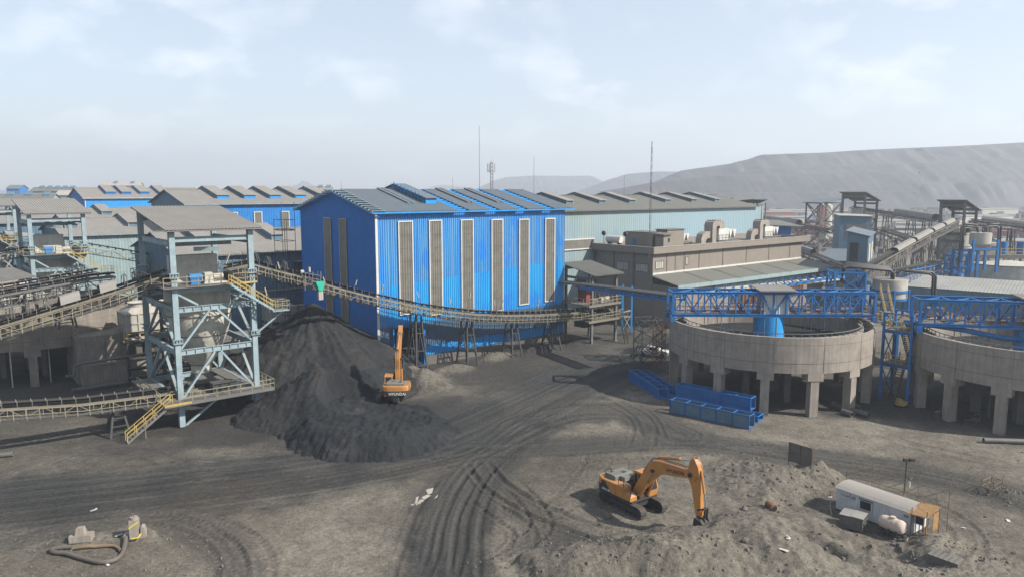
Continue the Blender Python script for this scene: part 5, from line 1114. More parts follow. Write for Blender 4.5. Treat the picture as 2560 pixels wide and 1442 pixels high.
def cooling(label, p0, s, mat, fn=None):
    o = T('cooling_tower', label, 'cooling tower', p0, 'box cooling towers with domed fan stacks'); f_ = frame(p0[0], p0[1], 40, p0[2]); a_ = 2.3 * s; h = 3.6 * s
    x = B(f_); x.box(-a_, a_, -a_, a_, h * .35, h); x.box(-a_ * .98, a_ * .98, -a_ * .98, a_ * .98, 0, h * .12); x.build('casing', mat, o)
    x = B(f_)
    for i in range(4):
        u = -a_ + 2 * a_ * i / 3
        for (p, q) in (((u, -a_ - .05), 0), ((-a_ - .05, u), 0), ((u, a_ + .05), 0), ((a_ + .05, u), 0)): x.box(p[0] - .1 * s, p[0] + .1 * s, p[1] - .1 * s, p[1] + .1 * s, 0, h + .02)
    for z_ in (h * .33, h * .64, h): x.box(-a_ - .12, a_ + .12, -a_ - .12, a_ + .12, z_ - .08, z_ + .06)
    x.build('frame', mat, o)
    x = B(f_); x.box(-a_ * .93, a_ * .93, -a_ * .93, a_ * .93, h * .12, h * .33); x.build('louvres', 'steel_dark', o)
    x = B(f_); n = x.pts([(-a_ * 1.05, -a_ * 1.05, h + .06), (a_ * 1.05, -a_ * 1.05, h + .06), (a_ * 1.05, a_ * 1.05, h + .06), (-a_ * 1.05, a_ * 1.05, h + .06)])
    r = a_ * .62; m = x.pts([(-r, -r, h + .75 * s), (r, -r, h + .75 * s), (r, r, h + .75 * s), (-r, r, h + .75 * s)])
    for i in range(4): j = (i + 1) % 4; x.q.append((n + i, n + j, m + j, m + i))
    x.poly([(-r, -r, h + .75 * s), (r, -r, h + .75 * s), (r, r, h + .75 * s), (-r, r, h + .75 * s)]); x.lathe([(r * 1.05, h + .7 * s), (r * 1.0, h + 1.1 * s), (r * 1.12, h + 1.35 * s), (r * 1.06, h + 1.35 * s), (r * .95, h + 1.0 * s)], (0, 0), 24); x.build('fan_stack', mat, o); return o
p = Gy(354, 840, 103); cooling('white domed cooling tower seen left of the nearest hopper tower', (p[0], p[1], p[2]), 1.0, 'white_dusty')
x0 = p
p = Gy(402, 832, 106); cooling('white domed cooling tower directly behind the left column of the nearest hopper tower', (p[0] + .9, p[1] + 1.6, p[2]), .95, 'white_dusty')
p = Gy(697, 812, 128); cooling('grey domed cooling tower between the ore heap and the nearest hopper tower', (p[0], p[1], p[2]), .95, 'hopper_steel')
p = Gy(735, 806, 134); cooling('grey domed cooling tower half hidden behind the ore heap peak', (p[0], p[1], p[2]), .95, 'hopper_steel')
p = Gy(252, 695, 165); cooling('dusty cooling tower right of the second hopper tower', (p[0], p[1], p[2]), 1.2, 'hopper_steel')
p = Gy(318, 690, 185); cooling('shaded cooling tower left of the grey warehouse gable', (p[0], p[1], p[2]), 1.0, 'hopper_steel')
pf = T('service_platform', 'dark steel platform on posts that carries the two white cooling towers', 'platform', (x0[0], x0[1], 0))
f_ = frame(x0[0], x0[1], 40); x = B(f_); x.box(-3, 10, -3.4, 4, x0[2] - .35, x0[2] - .02)
for u in (-2.6, 1, 5, 9.5):
    for v in (-3.2, 3.6): x.box(u - .14, u + .14, v - .14, v + .14, 0, x0[2] - .36)
x.build('deck', 'steel_dark', pf); x = B(f_); rail(x, [(-3, -3.4, x0[2]), (10, -3.4, x0[2])], 1.1, 1.4); x.build('handrail', 'rail_yellow', pf)
x = B(f_); x.path([(-3, -4.6, .9), (10, -4.6, .9)], .28, 10); x.path([(-3, -4.2, 2.1), (10, -4.2, 2.1)], .2, 10); x.build('pipework', 'pipe_black', pf)
ps = T('service_platform', 'steel platform with railing behind the ore heap carrying the grey cooling towers', 'platform', (Gy(700, 812, 130)[0], 130, 0))
p = Gy(715, 815, 130); f_ = frame(p[0], p[1], 40); x = B(f_); x.box(-6, 6, -4, 8, p[2] - .4, p[2] - .03)
for u in (-5.5, -2, 2, 5.5): x.box(u - .14, u + .14, -3.8, -3.5, 0, p[2] - .41)
x.build('deck', 'steel_dark', ps); x = B(f_); rail(x, [(-6, -4, p[2]), (6, -4, p[2])], 1.1, 1.4); x.build('handrail', 'steel_grey', ps)
# small dusty pump shed at left
sh = T('pump_shed', 'low open fronted shed with slate roof above the conveyors on the left', 'shed', ug(-45, 22, 0))
c0 = Gb(0, 708, 24); c1 = Gb(90, 690, 24); x = B(ug); x.slab([(c0[0] - 5, 24, c0[1] - .2), (c1[0], 24, c1[1]), (c1[0] - 2, 30, c1[1] + .9), (c0[0] - 5, 30, c0[1] + .7)], .15); x.build('roof', 'steel_grey', sh)
x = B(ug)
for k in range(5): a_ = c0[0] - 4 + k * 2.2; x.bar((a_, 24.3, 0), (a_, 24.3, c0[1] - .2), .14)
x.box(c0[0] - 4, c1[0] - 1, 24, 30, c0[1] - 3.4, c0[1] - 3.1); rail(x, [(c0[0] - 4, 24, c0[1] - 3.1), (c1[0] + 4, 24, c1[1] - 2.7)], 1.1, 1.2); x.build('frame', 'hopper_steel', sh)
x = B(ug); x.box(c1[0] - 1.9, c1[0] - .9, 24.2, 24.9, c1[1] - 2.9, c1[1] - .5); x.build('cabinet', 'white_paint', sh)
x = B(ug); x.box(c0[0] + .5, c0[0] + 2.8, 25, 27, c0[1] - 3.0, c0[1] - 1.0); x.tube((c0[0] - 2, 26, c0[1] - 2.2), (c0[0], 26, c0[1] - 2.2), .7, 12); x.build('pump', 'steel_dark', sh)
# ================================================================ machines
def excavator(label, cx, cy, cz, track_deg, swing_deg, boom_rot, stick_rot, buck_rot=0.0, side_text=True):
    o = T('excavator', label, 'excavator', (cx, cy, cz)); ft = frame(cx, cy, track_deg, cz); fu = frame(cx, cy, swing_deg, cz)
    for s_ in (-1, 1):
        Lh, r = 2.1, .46; yc = s_ * 1.18; n = 8; P = []
        for k in range(n + 1): an = -pi / 2 + pi * k / n; P.append((Lh + r * cos(an), .05 + r + r * sin(an)))
        for k in range(n + 1): an = pi / 2 + pi * k / n; P.append((-Lh + r * cos(an), .05 + r + r * sin(an)))
        x = B(ft); Q = [(-p[0] * 0 + p[0] * .94, (p[1] - .05 - r) * .86 + .05 + r) for p in P]
        a = x.pts([(p[0], yc - .30, p[1]) for p in P]); b = x.pts([(p[0], yc + .30, p[1]) for p in P]); c_ = x.pts([(p[0], yc - .30, p[1]) for p in Q]); d_ = x.pts([(p[0], yc + .30, p[1]) for p in Q]); m = len(P)
        for i in range(m): j = (i + 1) % m; x.q += [(a + i, a + j, b + j, b + i), (c_ + j, c_ + i, d_ + i, d_ + j), (a + j, a + i, c_ + i, c_ + j), (b + i, b + j, d_ + j, d_ + i)]
        tot = 0; seg = []
        for i in range(m): j = (i + 1) % m; l = hypot(P[j][0] - P[i][0], P[j][1] - P[i][1]); seg.append((tot, l, P[i], P[j])); tot += l
        N = 46
        for k in range(N):
            s = tot * k / N
            for (s0, l, p, q) in seg:
                if s0 <= s < s0 + l:
                    t_ = (s - s0) / l; u = p[0] + (q[0] - p[0]) * t_; v = p[1] + (q[1] - p[1]) * t_; tx, tz = (q[0] - p[0]) / l, (q[1] - p[1]) / l; nx, nz = tz, -tx
                    x.hexa([(u - tx * .03, yc - .31, v - tz * .03), (u + tx * .03, yc - .31, v + tz * .03), (u + tx * .03, yc + .31, v + tz * .03), (u - tx * .03, yc + .31, v - tz * .03), (u - tx * .03 + nx * .05, yc - .31, v - tz * .03 + nz * .05), (u + tx * .03 + nx * .05, yc - .31, v + tz * .03 + nz * .05), (u + tx * .03 + nx * .05, yc + .31, v + tz * .03 + nz * .05), (u - tx * .03 + nx * .05, yc + .31, v - tz * .03 + nz * .05)]); break
        tr = x.build('track', 'exc_track', o)
        x = B(ft); x.box(-1.75, 1.75, yc - .2, yc + .2, .28, .72); x.box(-1.9, 1.9, yc - .23, yc + .23, .38, .5); x.build('track_frame', 'exc_dark', tr)
        x = B(ft)
        for u in (-Lh, Lh): x.tube((u, yc - .22, .05 + r), (u, yc + .22, .05 + r), .34, 14)
        for k in range(7): x.tube((-1.6 + k * .53, yc - .2, .2), (-1.6 + k * .53, yc + .2, .2), .13, 8)
        x.build('track_roller', 'exc_dark', tr)
    x = B(ft); x.box(-1.1, 1.1, -.9, .9, .45, .85); x.tube((0, 0, .84), (0, 0, 1.06), .75, 20); x.build('undercarriage', 'exc_dark', o)
    x = B(fu); x.box(-2.3, 1.35, -1.45, 1.45, 1.03, 1.16); x.build('slewing_deck', 'exc_dark', o)
    # side housings
    x = B(fu)
    def sidebox(x, x0, x1, y0, y1, z0, z1, ch=.1): x.extr([(x0, y0, z0), (x1, y0, z0), (x1, y0, z1 - ch), (x1 - ch, y0, z1), (x0, y0, z1)], (0, y1 - y0, 0))
    sidebox(x, -2.2, .35, -1.5, -.55, 1.17, 2.12); sidebox(x, .36, 1.2, -1.5, -.75, 1.17, 1.68, .18); sidebox(x, -2.2, -.45, .55, 1.5, 1.17, 2.12); x.box(-2.2, -1.0, -.54, .54, 1.17, 2.1)
    bd = x.build('body', 'exc_orange', o)
    x = B(fu)
    for u in (-1.35, -.5): x.box(u, u + .02, -1.507, -1.502, 1.2, 2.0)
    x.extr([(-2.2, -1.512, 1.17), (-1.0, -1.512, 1.17), (-1.75, -1.512, 2.0), (-2.2, -1.512, 2.0)], (0, .008, 0)); x.extr([(-2.2, 1.504, 1.17), (-1.0, 1.504, 1.17), (-1.75, 1.504, 2.0), (-2.2, 1.504, 2.0)], (0, .008, 0)); x.build('side_stripe', 'exc_dark', bd)
    x = B(fu); Pc = []
    for (px_c, py_c, a0) in ((-2.55, -1.25, 180), (-2.05, -1.5, 270)): pass
    prof = [(-2.21, -1.52), (-2.45, -1.50), (-2.70, -1.30), (-2.82, -.9), (-2.88, 0), (-2.82, .9), (-2.70, 1.30), (-2.45, 1.50), (-2.21, 1.52)]
    n = x.pts([(p[0], p[1], 1.68) for p in prof]); m = x.pts([(p[0], p[1], 2.10) for p in prof]); q_ = x.pts([(p[0] * .985 - .02, p[1] * .95, 2.2) for p in prof]); k = len(prof)
    for i in range(k): j = (i + 1) % k; x.q += [(n + i, m + i, m + j, n + j), (m + i, q_ + i, q_ + j, m + j)]
    x.q.append(tuple(range(q_ + k - 1, q_ - 1, -1))); x.q.append(tuple(range(n, n + k))); cw = x.build('counterweight', 'exc_orange', o)
    x = B(fu); pr2 = [(p[0] - (.015 if p[0] < -2.3 else 0), p[1] * 1.006) for p in prof]; n = x.pts([(p[0], p[1], 1.05) for p in pr2]); m = x.pts([(p[0], p[1], 1.679) for p in pr2])
    for i in range(k): j = (i + 1) % k; x.q.append((n + i, m + i, m + j, n + j))
    x.q.append(tuple(range(m + k - 1, m - 1, -1))); x.q.append(tuple(range(n, n + k))); lw = x.build('lower_counterweight', 'exc_dark', cw)
    e = Vector((cos(radians(swing_deg)), sin(radians(swing_deg)), 0)); lf = Vector((-e.y, e.x, 0))
    if not side_text:
        lettering('lettering', 'HYUNDAI', 'lettering_white', lw, fu(-2.93, .70, 1.22), -lf, (0, 0, 1), .32)
        x = B(fu)
        for s_ in (-1, 1): x.box(-2.80, -2.70, s_ * 1.05 - .18, s_ * 1.05 + .18, 1.1, 1.2)
        x.build('tail_lamp', 'exc_red', lw)
    else:
        lettering('lettering', '330LC-9S', 'lettering_white', bd, fu(-2.12, -1.53, 1.24), e, (0, 0, 1), .18)
    x = B(fu); x.extr([(-2.35, -1.0, 2.13), (-1.05, -1.0, 2.13), (-1.05, -1.0, 2.42), (-1.2, -1.0, 2.5), (-2.25, -1.0, 2.5), (-2.35, -1.0, 2.42)], (0, 2.0, 0)); x.box(-1.0, -.45, -.5, .85, 2.1, 2.45); x.build('engine_cover', 'exc_grey', o)
    x = B(fu); x.box(-2.1, -1.9, -.7, -.3, 2.5, 2.52); x.box(-1.6, -1.2, .1, .5, 2.5, 2.52); x.tube((-2.0, -.5, 2.5), (-2.1, -.6, 2.8), .05, 8); x.build('exhaust', 'exc_dark', o)
    x = B(fu)
    for (p, q) in (((-.3, -1.4, 2.12), (-.3, -1.4, 2.6)), ((.3, -1.4, 2.0), (.3, -1.4, 2.6)), ((-.3, -1.4, 2.6), (.3, -1.4, 2.6)), ((1.15, -1.4, 1.6), (1.15, -1.4, 2.3)), ((.3, -1.4, 2.6), (1.15, -1.4, 2.3)), ((-1.9, 1.4, 2.1), (-1.9, 1.4, 2.9))): x.bar(p, q, .035)
    x.build('grab_rail', 'exc_dark', o)
    x = B(fu); x.box(-.4, 1.2, -.5, .42, 1.17, 1.45); x.box(-.7, -.1, -.45, .4, 1.17, 1.95); x.build('hydraulic_block', 'exc_dark', o)
    # cab: frame with panes
    x = B(fu); y0, y1 = .50, 1.46
    pc = [(-.42, 1.17), (1.35, 1.17), (1.45, 1.75), (1.2, 2.75), (.95, 2.92), (-.3, 2.92), (-.42, 2.8)]
    x.extr([(p[0], y0, p[1]) for p in pc], (0, y1 - y0, 0)); cb_ = x.build('cab', 'exc_orange', o)
    x = B(fu)
    for yy in (y0 - .012, y1 + .002): x.extr([(.10, yy, 1.6), (1.28, yy, 1.6), (1.33, yy, 1.8), (1.1, yy, 2.66), (.9, yy, 2.76), (.10, yy, 2.76)], (0, .01, 0)); x.extr([(-.34, yy, 1.9), (.02, yy, 1.9), (.02, yy, 2.76), (-.3, yy, 2.76)], (0, .01, 0))
    x.hexa([(1.44, y0 + .1, 1.75), (1.46, y0 + .1, 1.75), (1.46, y1 - .1, 1.75), (1.44, y1 - .1, 1.75), (1.215, y0 + .1, 2.7), (1.235, y0 + .1, 2.7), (1.235, y1 - .1, 2.7), (1.215, y1 - .1, 2.7)])
    x.box(-.44, -.425, y0 + .15, y1 - .15, 2.1, 2.72); x.build('window', 'glass_dark', cb_)
    x = B(fu); x.box(1.25, 1.3, y1 + .02, y1 + .12, 2.1, 2.5); x.build('mirror', 'exc_dark', cb_)
    # boom, stick, bucket
    root = (.45, 1.45); tip0 = (6.25, 4.8)
    def rot(p, c_, a): a = radians(a); return (c_[0] + (p[0] - c_[0]) * cos(a) - (p[1] - c_[1]) * sin(a), c_[1] + (p[0] - c_[0]) * sin(a) + (p[1] - c_[1]) * cos(a))
    rb = lambda p: rot(p, root, boom_rot); tip = rb(tip0)
    def rs(p): q = rot(p, tip0, stick_rot); return (q[0] + tip[0] - tip0[0], q[1] + tip[1] - tip0[1])
    bpn0 = (7.02, 1.68)
    def rk(p): return rs(rot(p, bpn0, buck_rot))
    def plate(x, P, y0, y1, f_): n = x.pts([(*(lambda q: (q[0], y0, q[1]))(f_(p)),) for p in P]); m = x.pts([(*(lambda q: (q[0], y1, q[1]))(f_(p)),) for p in P]); k = len(P); x.q.append(tuple(range(n, n + k))); x.q.append(tuple(range(m + k - 1, m - 1, -1))); [x.q.append((n + i, m + i, m + (i + 1) % k, n + (i + 1) % k)) for i in range(k)]
    x = B(fu); plate(x, [(.25, 1.3), (.75, 1.2), (1.7, 2.35), (2.5, 3.3), (3.0, 3.75), (3.6, 3.98), (4.6, 4.15), (6.2, 4.5), (6.42, 4.72), (6.35, 4.98), (6.0, 5.05), (4.4, 4.98), (2.9, 4.82), (2.3, 4.66), (1.85, 4.25), (1.1, 3.1), (.3, 1.75)], -.26, .26, rb); bm = x.build('boom', 'exc_orange', o)
    x = B(fu); plate(x, [(.42, 1.9), (.62, 1.9), (2.1, 4.0), (1.9, 4.1)], .262, .29, rb); 
    for s_ in (-1, 1): q = rb((2.45, 3.95)); x.tube((q[0], s_ * .27, q[1]), (q[0], s_ * .5, q[1]), .13, 10); q = rb((6.2, 4.78)); x.tube((q[0], s_ * .27, q[1]), (q[0], s_ * .42, q[1]), .16, 10)
    for s_ in (-.12, .12): x.path([(rb(p)[0], s_, rb(p)[1]) for p in ((1.2, 3.45), (2.2, 4.85), (3.0, 5.0), (4.4, 5.1), (6.0, 5.2))], .03, 5)
    x.build('hose', 'exc_dark', bm)
    bx = Vector((cos(radians(boom_rot + 9)), 0, sin(radians(boom_rot + 9))))
    if side_text:
        q = rb((3.85, 4.27)); wx = e * bx.x + Vector((0, 0, bx.z)); wy = e * (-bx.z) + Vector((0, 0, bx.x)); lettering('lettering', 'HYUNDAI', 'lettering_dark', bm, fu(q[0], -.275, q[1]), wx, wy, .30, .008)
    x = B(fu); plate(x, [(6.05, 5.75), (6.2, 6.0), (6.5, 6.05), (6.8, 5.75), (6.98, 5.2), (7.0, 4.5), (7.25, 2.1), (7.2, 1.62), (6.85, 1.58), (6.72, 2.0), (6.35, 3.7), (5.98, 4.5), (5.92, 5.0)], -.20, .20, rs); sk = x.build('stick', 'exc_orange', o)
    x = B(fu)
    for s_ in (-1, 1): plate(x, [(6.1, 5.5), (6.25, 6.1), (6.5, 6.15), (6.9, 5.6), (7.02, 5.1), (6.6, 4.4), (6.0, 4.4)], s_ * .21, s_ * .26, rs)
    x.build('stick_plates', 'exc_orange', sk)
    def cyl(name, p, q, y, r, fr=.55):
        P_ = Vector((p[0], y, p[1])); Q_ = Vector((q[0], y, q[1])); mdl = P_.lerp(Q_, fr); x = B(fu); x.tube(tuple(P_), tuple(mdl), r, 10); c = x.build(name, 'exc_orange', o); ang_smooth(c)
        x = B(fu); x.tube(tuple(mdl), tuple(Q_), r * .55, 8); ang_smooth(x.build('rod', 'chrome', c))
    for s_ in (-1, 1): cyl('boom_cylinder', (1.25, 1.35), rb((2.45, 3.95)), s_ * .42, .11, .62)
    cyl('stick_cylinder', rb((2.75, 5.08)), rs((6.35, 5.9)), 0, .13, .62); cyl('bucket_cylinder', rs((7.0, 5.3)), rs((7.62, 2.55)), 0, .10, .6)
    x = B(fu)
    for s_ in (-1, 1): a_, b_, c_ = rs((7.62, 2.55)), rs((6.95, 2.25)), rk((7.55, 1.62)); x.bar((a_[0], s_ * .22, a_[1]), (b_[0], s_ * .22, b_[1]), .07, .13); x.bar((a_[0], s_ * .14, a_[1]), (c_[0], s_ * .14, c_[1]), .07, .15)
    x.build('linkage', 'exc_dark', o)
    x = B(fu); Pb = [(6.95, 1.72), (7.55, 1.66), (7.95, 1.30), (8.0, .85), (7.7, .45), (7.2, .22), (6.6, .18)]; th_ = .05
    for s_ in (-.55, .55): plate(x, [(6.95, 1.72), (7.55, 1.66), (7.95, 1.3), (8.0, .85), (7.7, .45), (7.2, .22), (6.6, .18), (6.62, .35), (6.85, 1.2)], s_ - .03, s_ + .03, rk)
    for p, q in zip(Pb, Pb[1:]): plate(x, [p, q, (q[0] - .06, q[1] + .06), (p[0] - .06, p[1] - .06)], -.52, .52, rk)
    for s_ in (-.2, .2): plate(x, [(6.85, 1.55), (7.0, 1.85), (7.65, 1.8), (7.75, 1.55)], s_ - .04, s_ + .04, rk)
    bk = x.build('bucket', 'exc_dark', o)
    x = B(fu)
    for k in range(5): yy = -.44 + k * .22; plate(x, [(6.62, .24), (6.62, .12), (6.35, .14)], yy - .045, yy + .045, rk)
    x.build('bucket_tooth', 'steel_grey', bk)
    return o
excavator('orange excavator in the foreground beside the dirt mound with its bucket on the ground', 10.05, 58.8, zg(10.05, 58.8) - .02, -56, -54, 0, 0)
ex = G(987, 1006, 1.75)
excavator('orange excavator seen from behind, standing on the ore heap with raised boom', ex[0], ex[1] + 2.2, 1.62, 70, 93, 27, -44, 20, side_text=False)

# ================================================================ cabin and its clutter
fc = frame(26.7, 58.1, -54.5, zg(28, 57)); cbn = T('site_cabin', 'white corrugated site cabin with curved dusty roof in the right foreground', 'cabin', fc(0, 0, 0))
Lc, Wc, Hc = 5.95, 2.35, 1.95
x = B(fc); x.corr((0, 0, .12), (Lc, 0, 0), (0, 0, Hc - .12), .2, .018, (0, -1, 0)); x.corr((Lc, Wc, .12), (-Lc, 0, 0), (0, 0, Hc - .12), .2, .018, (0, 1, 0))
for u in (0, Lc): x.extr([(u - .03, .02, .12), (u - .03, Wc - .02, .12), (u - .03, Wc - .02, Hc), (u - .03, Wc * .7, Hc + .19), (u - .03, Wc * .3, Hc + .19), (u - .03, .02, Hc)], (.06, 0, 0))
x.build('wall', 'cabin_white', cbn)
x = B(fc); x.box(-.02, Lc + .02, -.03, Wc + .03, -.1, .12); x.build('skid_base', 'steel_dark', cbn)
x = B(fc); pr_ = [(-.14, Hc - .04), (.25, Hc + .12), (.7, Hc + .20), (Wc / 2, Hc + .23), (Wc - .7, Hc + .20), (Wc - .25, Hc + .12), (Wc + .14, Hc - .04)]
for p, q in zip(pr_, pr_[1:]): x.corr((-.15, p[0], p[1]), (Lc + .3, 0, 0), (0, q[0] - p[0], q[1] - p[1]), .16, .014, (0, 0, 1))
x.build('roof', 'roof_corrugated', cbn)
x = B(fc); x.box(1.98, 3.02, -.09, -.03, .85, 1.65); wn = x.build('window_frame', 'white_paint', cbn); x = B(fc); x.box(2.06, 2.94, -.10, -.093, .93, 1.57); wp = x.build('window_pane', 'glass_dark', wn)
x = B(fc)
for k in range(1, 8): x.bar((2.06 + .11 * k, -.12, .93), (2.06 + .11 * k, -.12, 1.57), .018)
x.box(1.96, 3.04, -.14, -.02, 1.652, 1.70); x.build('window_grille', 'steel_dark', wn)
# painted Persian word (right to left) as brushed strokes
SC = [[(1.62, 1.53), (1.58, 1.60), (1.47, 1.62), (1.40, 1.58), (1.50, 1.50), (1.62, 1.46), (1.50, 1.36), (1.38, 1.40)], [(1.38, 1.46), (1.34, 1.55), (1.33, 1.46), (1.27, 1.40), (1.20, 1.30)], [(1.16, 1.78), (1.15, 1.6), (1.14, 1.44)],
      [(1.06, 1.54), (1.05, 1.46), (1.0, 1.46), (.98, 1.54), (.96, 1.46), (.92, 1.46), (.90, 1.55), (.88, 1.46), (.7, 1.45), (.45, 1.46), (.40, 1.55)], [(.66, 1.62), (.64, 1.63)], [(.58, 1.62), (.56, 1.63)]]
x = B(fc)
for st_ in SC:
    for p, q in zip(st_, st_[1:]): x.bar((p[0], -.035, p[1]), (q[0], -.035, q[1]), .01, .045)
x.build('painted_word', 'steel_grey', cbn)
x = B(fc); x.box(5.45, 5.8, -.05, -.025, 1.45, 1.62); x.build('name_plate', 'lettering_dark', cbn)
x = B(fc); x.box(5.45, 5.52, -.055, -.051, 1.5, 1.57); x.box(5.56, 5.75, -.055, -.051, 1.5, 1.57); x.build('plate_text', 'white_dusty', cbn)
def scaff(name, label, fn, posts, rails_, mat='rust', r=.028, cat='scaffold'):
    p = posts[0]; o = T(name, label, cat, fn(p[0], p[1], 0)); 
    for q in posts: x = B(fn); x.tube((q[0], q[1], q[2]), (q[0], q[1], q[3]), r, 6); x.build('post', mat, o)
    for a_, b_ in rails_: x = B(fn); x.tube(a_, b_, r * .85, 6); x.build('rail', mat, o)
    return o
scaff('pipe_scaffold', 'rusty pipe scaffold along the far side of the white cabin roof', fc, [(1.3, 3.0, 0, 3.9), (4.0, 2.8, 0, 3.0), (5.0, 3.0, 0, 4.0), (7.3, 3.0, 0, 3.9), (6.6, 2.6, 0, 3.0), (-.5, 2.2, 0, 2.3)],
      [((1.2, 3.0, 3.2), (7.5, 3.0, 3.2)), ((-.7, 2.3, 2.25), (6.8, 2.6, 2.45)), ((-.6, 2.2, 2.3), (1.3, 3.0, 3.2)), ((1.6, 2.3, 2.4), (2.9, 3.0, 3.2)), ((3.0, 2.3, 2.4), (4.3, 3.0, 3.2)), ((4.4, 2.3, 2.4), (5.3, 3.0, 3.2)), ((5.6, 2.5, 2.4), (6.9, 3.0, 3.2))], 'wood')
x = B(fc); x.box(4.05, 4.35, 2.95, 3.05, 2.65, 3.1); g_ = x.build('control_box', 'hopper_steel'); reg(g_, 'small green-grey box hung on the scaffold rail behind the white cabin', 'box')
ac = T('porch_frame', 'rust-coloured sheet porch on pipe posts at the right end of the white cabin', 'porch', fc(6.2, 0, 0))
for (u, v) in ((6.15, -.25), (7.25, -.25), (7.3, 1.6), (6.15, 1.6)): x = B(fc); x.tube((u, v, 0), (u, v, 2.5), .03, 6); x.build('post', 'rust', ac)
x = B(fc); x.slab([(5.85, -.35, 1.95), (7.35, -.35, 2.1), (7.35, 1.7, 2.45), (5.85, 1.7, 2.3)], .03); x.build('roof_sheet', 'rust_yellow', ac)
x = B(fc); x.nxt(); x.box(7.26, 7.29, .7, 1.6, .75, 2.1); x.nxt(); x.box(7.2, 7.25, -.3, -.1, 0, 1.4); each(x, 'side_sheet', 'rust_yellow', ac)
x = B(fc); x.tube((6.15, -.25, .1), (7.25, -.25, .1), .025, 6); x.tube((7.25, -.25, .1), (7.3, 1.6, .1), .025, 6); x.build('ground_rail', 'rust', ac)
uc = T('window_cooler', 'white evaporative air cooler under the rusty porch of the cabin', 'air cooler', fc(6.3, .2, 1.2)); x = B(fc); x.box(6.22, 6.95, .1, .8, 1.15, 1.85); x.build('casing', 'white_paint', uc); x = B(fc); x.box(6.30, 6.87, .07, .098, 1.22, 1.78); x.build('grille', 'exc_dark', uc)
x = B(fc); [x.bar((u, v, 0), (u, v, 1.14), .05) for u in (6.3, 6.87) for v in (.15, .75)]; x.build('stand', 'steel_dark', uc)
wt = T('water_tank', 'cream horizontal plastic water tank on a stand in front of the white cabin', 'water tank', fc(5.2, -1.2, 0))
x = B(fc); P = [(4.25, .12), (4.28, .34), (4.38, .46), (4.6, .52)] + [(4.6 + k * .13, .52 if k % 3 else .55) for k in range(1, 11)] + [(6.05, .46), (6.13, .34), (6.16, .12)]
x.path([(p[0], -1.15, 1.02) for p in P], [p[1] for p in P], 18); ang_smooth(x.build('tank_shell', 'tank_cream', wt), 50)
x = B(fc); x.tube((5.25, -1.15, 1.5), (5.25, -1.15, 1.66), .2, 14); x.build('filler_cap', 'tank_cream', wt)
x = B(fc)
for u in (4.6, 5.2, 5.75): x.box(u - .07, u + .07, -1.7, -.6, .42, .75)
for u in (4.5, 5.95):
    for v in (-1.6, -.7): x.bar((u, v, -.05), (u, v, .45), .07)
x.bar((4.3, -1.6, .45), (6.1, -1.6, .45), .07); x.bar((4.3, -.7, .45), (6.1, -.7, .45), .07); x.build('stand', 'steel_dark', wt)
g = fc(6.2, -1.0, 0); o = T('bucket', 'white plastic bucket on the ground right of the cream water tank', 'bucket', g); x = B(); x.tube(g, (g[0], g[1], g[2] + .38), .15, 12, .18); x.build('pail', 'white_dusty', o); x = B(); x.tube((g[0], g[1], g[2] + .38), (g[0], g[1], g[2] + .42), .19, 12); x.build('rim', 'steel_dark', o)
for k, (u, v, s) in enumerate(((6.3, -2.0, .32), (6.0, -2.3, .24), (6.6, -2.4, .26))):
    g = fc(u, v, 0); x = B(frame(g[0], g[1], 30 + 40 * k, g[2])); x.hexa([(-s, -s * .6, -.05), (s, -s * .5, -.05), (s * .9, s * .6, -.05), (-s * .8, s * .7, -.05), (-s * .8, -s * .4, s * .7), (s * .7, -s * .4, s * .8), (s * .7, s * .4, s * .7), (-s * .6, s * .5, s * .6)]); reg(x.build('concrete_chunk', 'concrete_dark'), ('largest', 'smallest', 'rightmost')[k] + ' dark concrete chunk below the cream water tank', 'rubble', 'concrete chunks by the water tank')
fq = frame(25.55, 54.85, -39, zg(26.5, 55)); cr = T('steel_crate', 'dusty grey steel crate with ribbed sides in front of the white cabin', 'crate', fq(0, 0, 0)); x = B(fq); x.box(0.03, 1.62, .03, 1.3, .02, 1.0); x.build('box_body', 'steel_grey', cr)
x = B(fq)
for u in (0, .53, 1.06, 1.6): x.box(u, u + .07, -.03, .029, 0, 1.05)
for v in (.0, .42, .84, 1.26): x.box(1.621, 1.68, v, v + .07, 0, 1.05)
for z_ in (.05, .35, .68, .98): x.box(0, 1.68, -.025, .0295, z_, z_ + .06); x.box(1.622, 1.675, 0, 1.33, z_, z_ + .06)
x.build('ribs', 'steel_grey', cr); x = B(fq); x.slab([(-.05, -.05, 1.06), (.85, -.05, 1.08), (.85, 1.36, 1.12), (-.05, 1.36, 1.08)], .04); x.slab([(.8, -.08, 1.13), (1.72, -.08, 1.10), (1.72, 1.36, 1.12), (.8, 1.36, 1.14)], .03); x.build('lid_sheet', 'roof_corrugated', cr)
g = fc(.1, -1.1, 0); o = T('tripod_stand', 'thin pipe tripod stand with a small white lamp left of the steel crate', 'stand', g); x = B(); x.tube(g, (g[0], g[1], g[2] + 1.9), .03, 6)
for k in range(3): an = k * 2.1 + .4; x.bar((g[0], g[1], g[2] + .7), (g[0] + .55 * cos(an), g[1] + .55 * sin(an), g[2]), .03)
x.build('tripod', 'steel_grey', o); x = B(); x.box(g[0] - .14, g[0] + .14, g[1] - .05, g[1] + .05, g[2] + 1.35, g[2] + 1.43); x.build('lamp', 'white_paint', o)
g = (34.2, 61.6, 0); zt_ = Gy(2279, 1150, 61.6)[2]; fl = T('floodlight_pole', 'slim pole with twin dark floodlights behind the white cabin', 'floodlight', g)
x = B(); x.tube(g, (g[0], g[1], zt_ - .1), .05, 8); x.build('pole', 'steel_dark', fl); x = B()
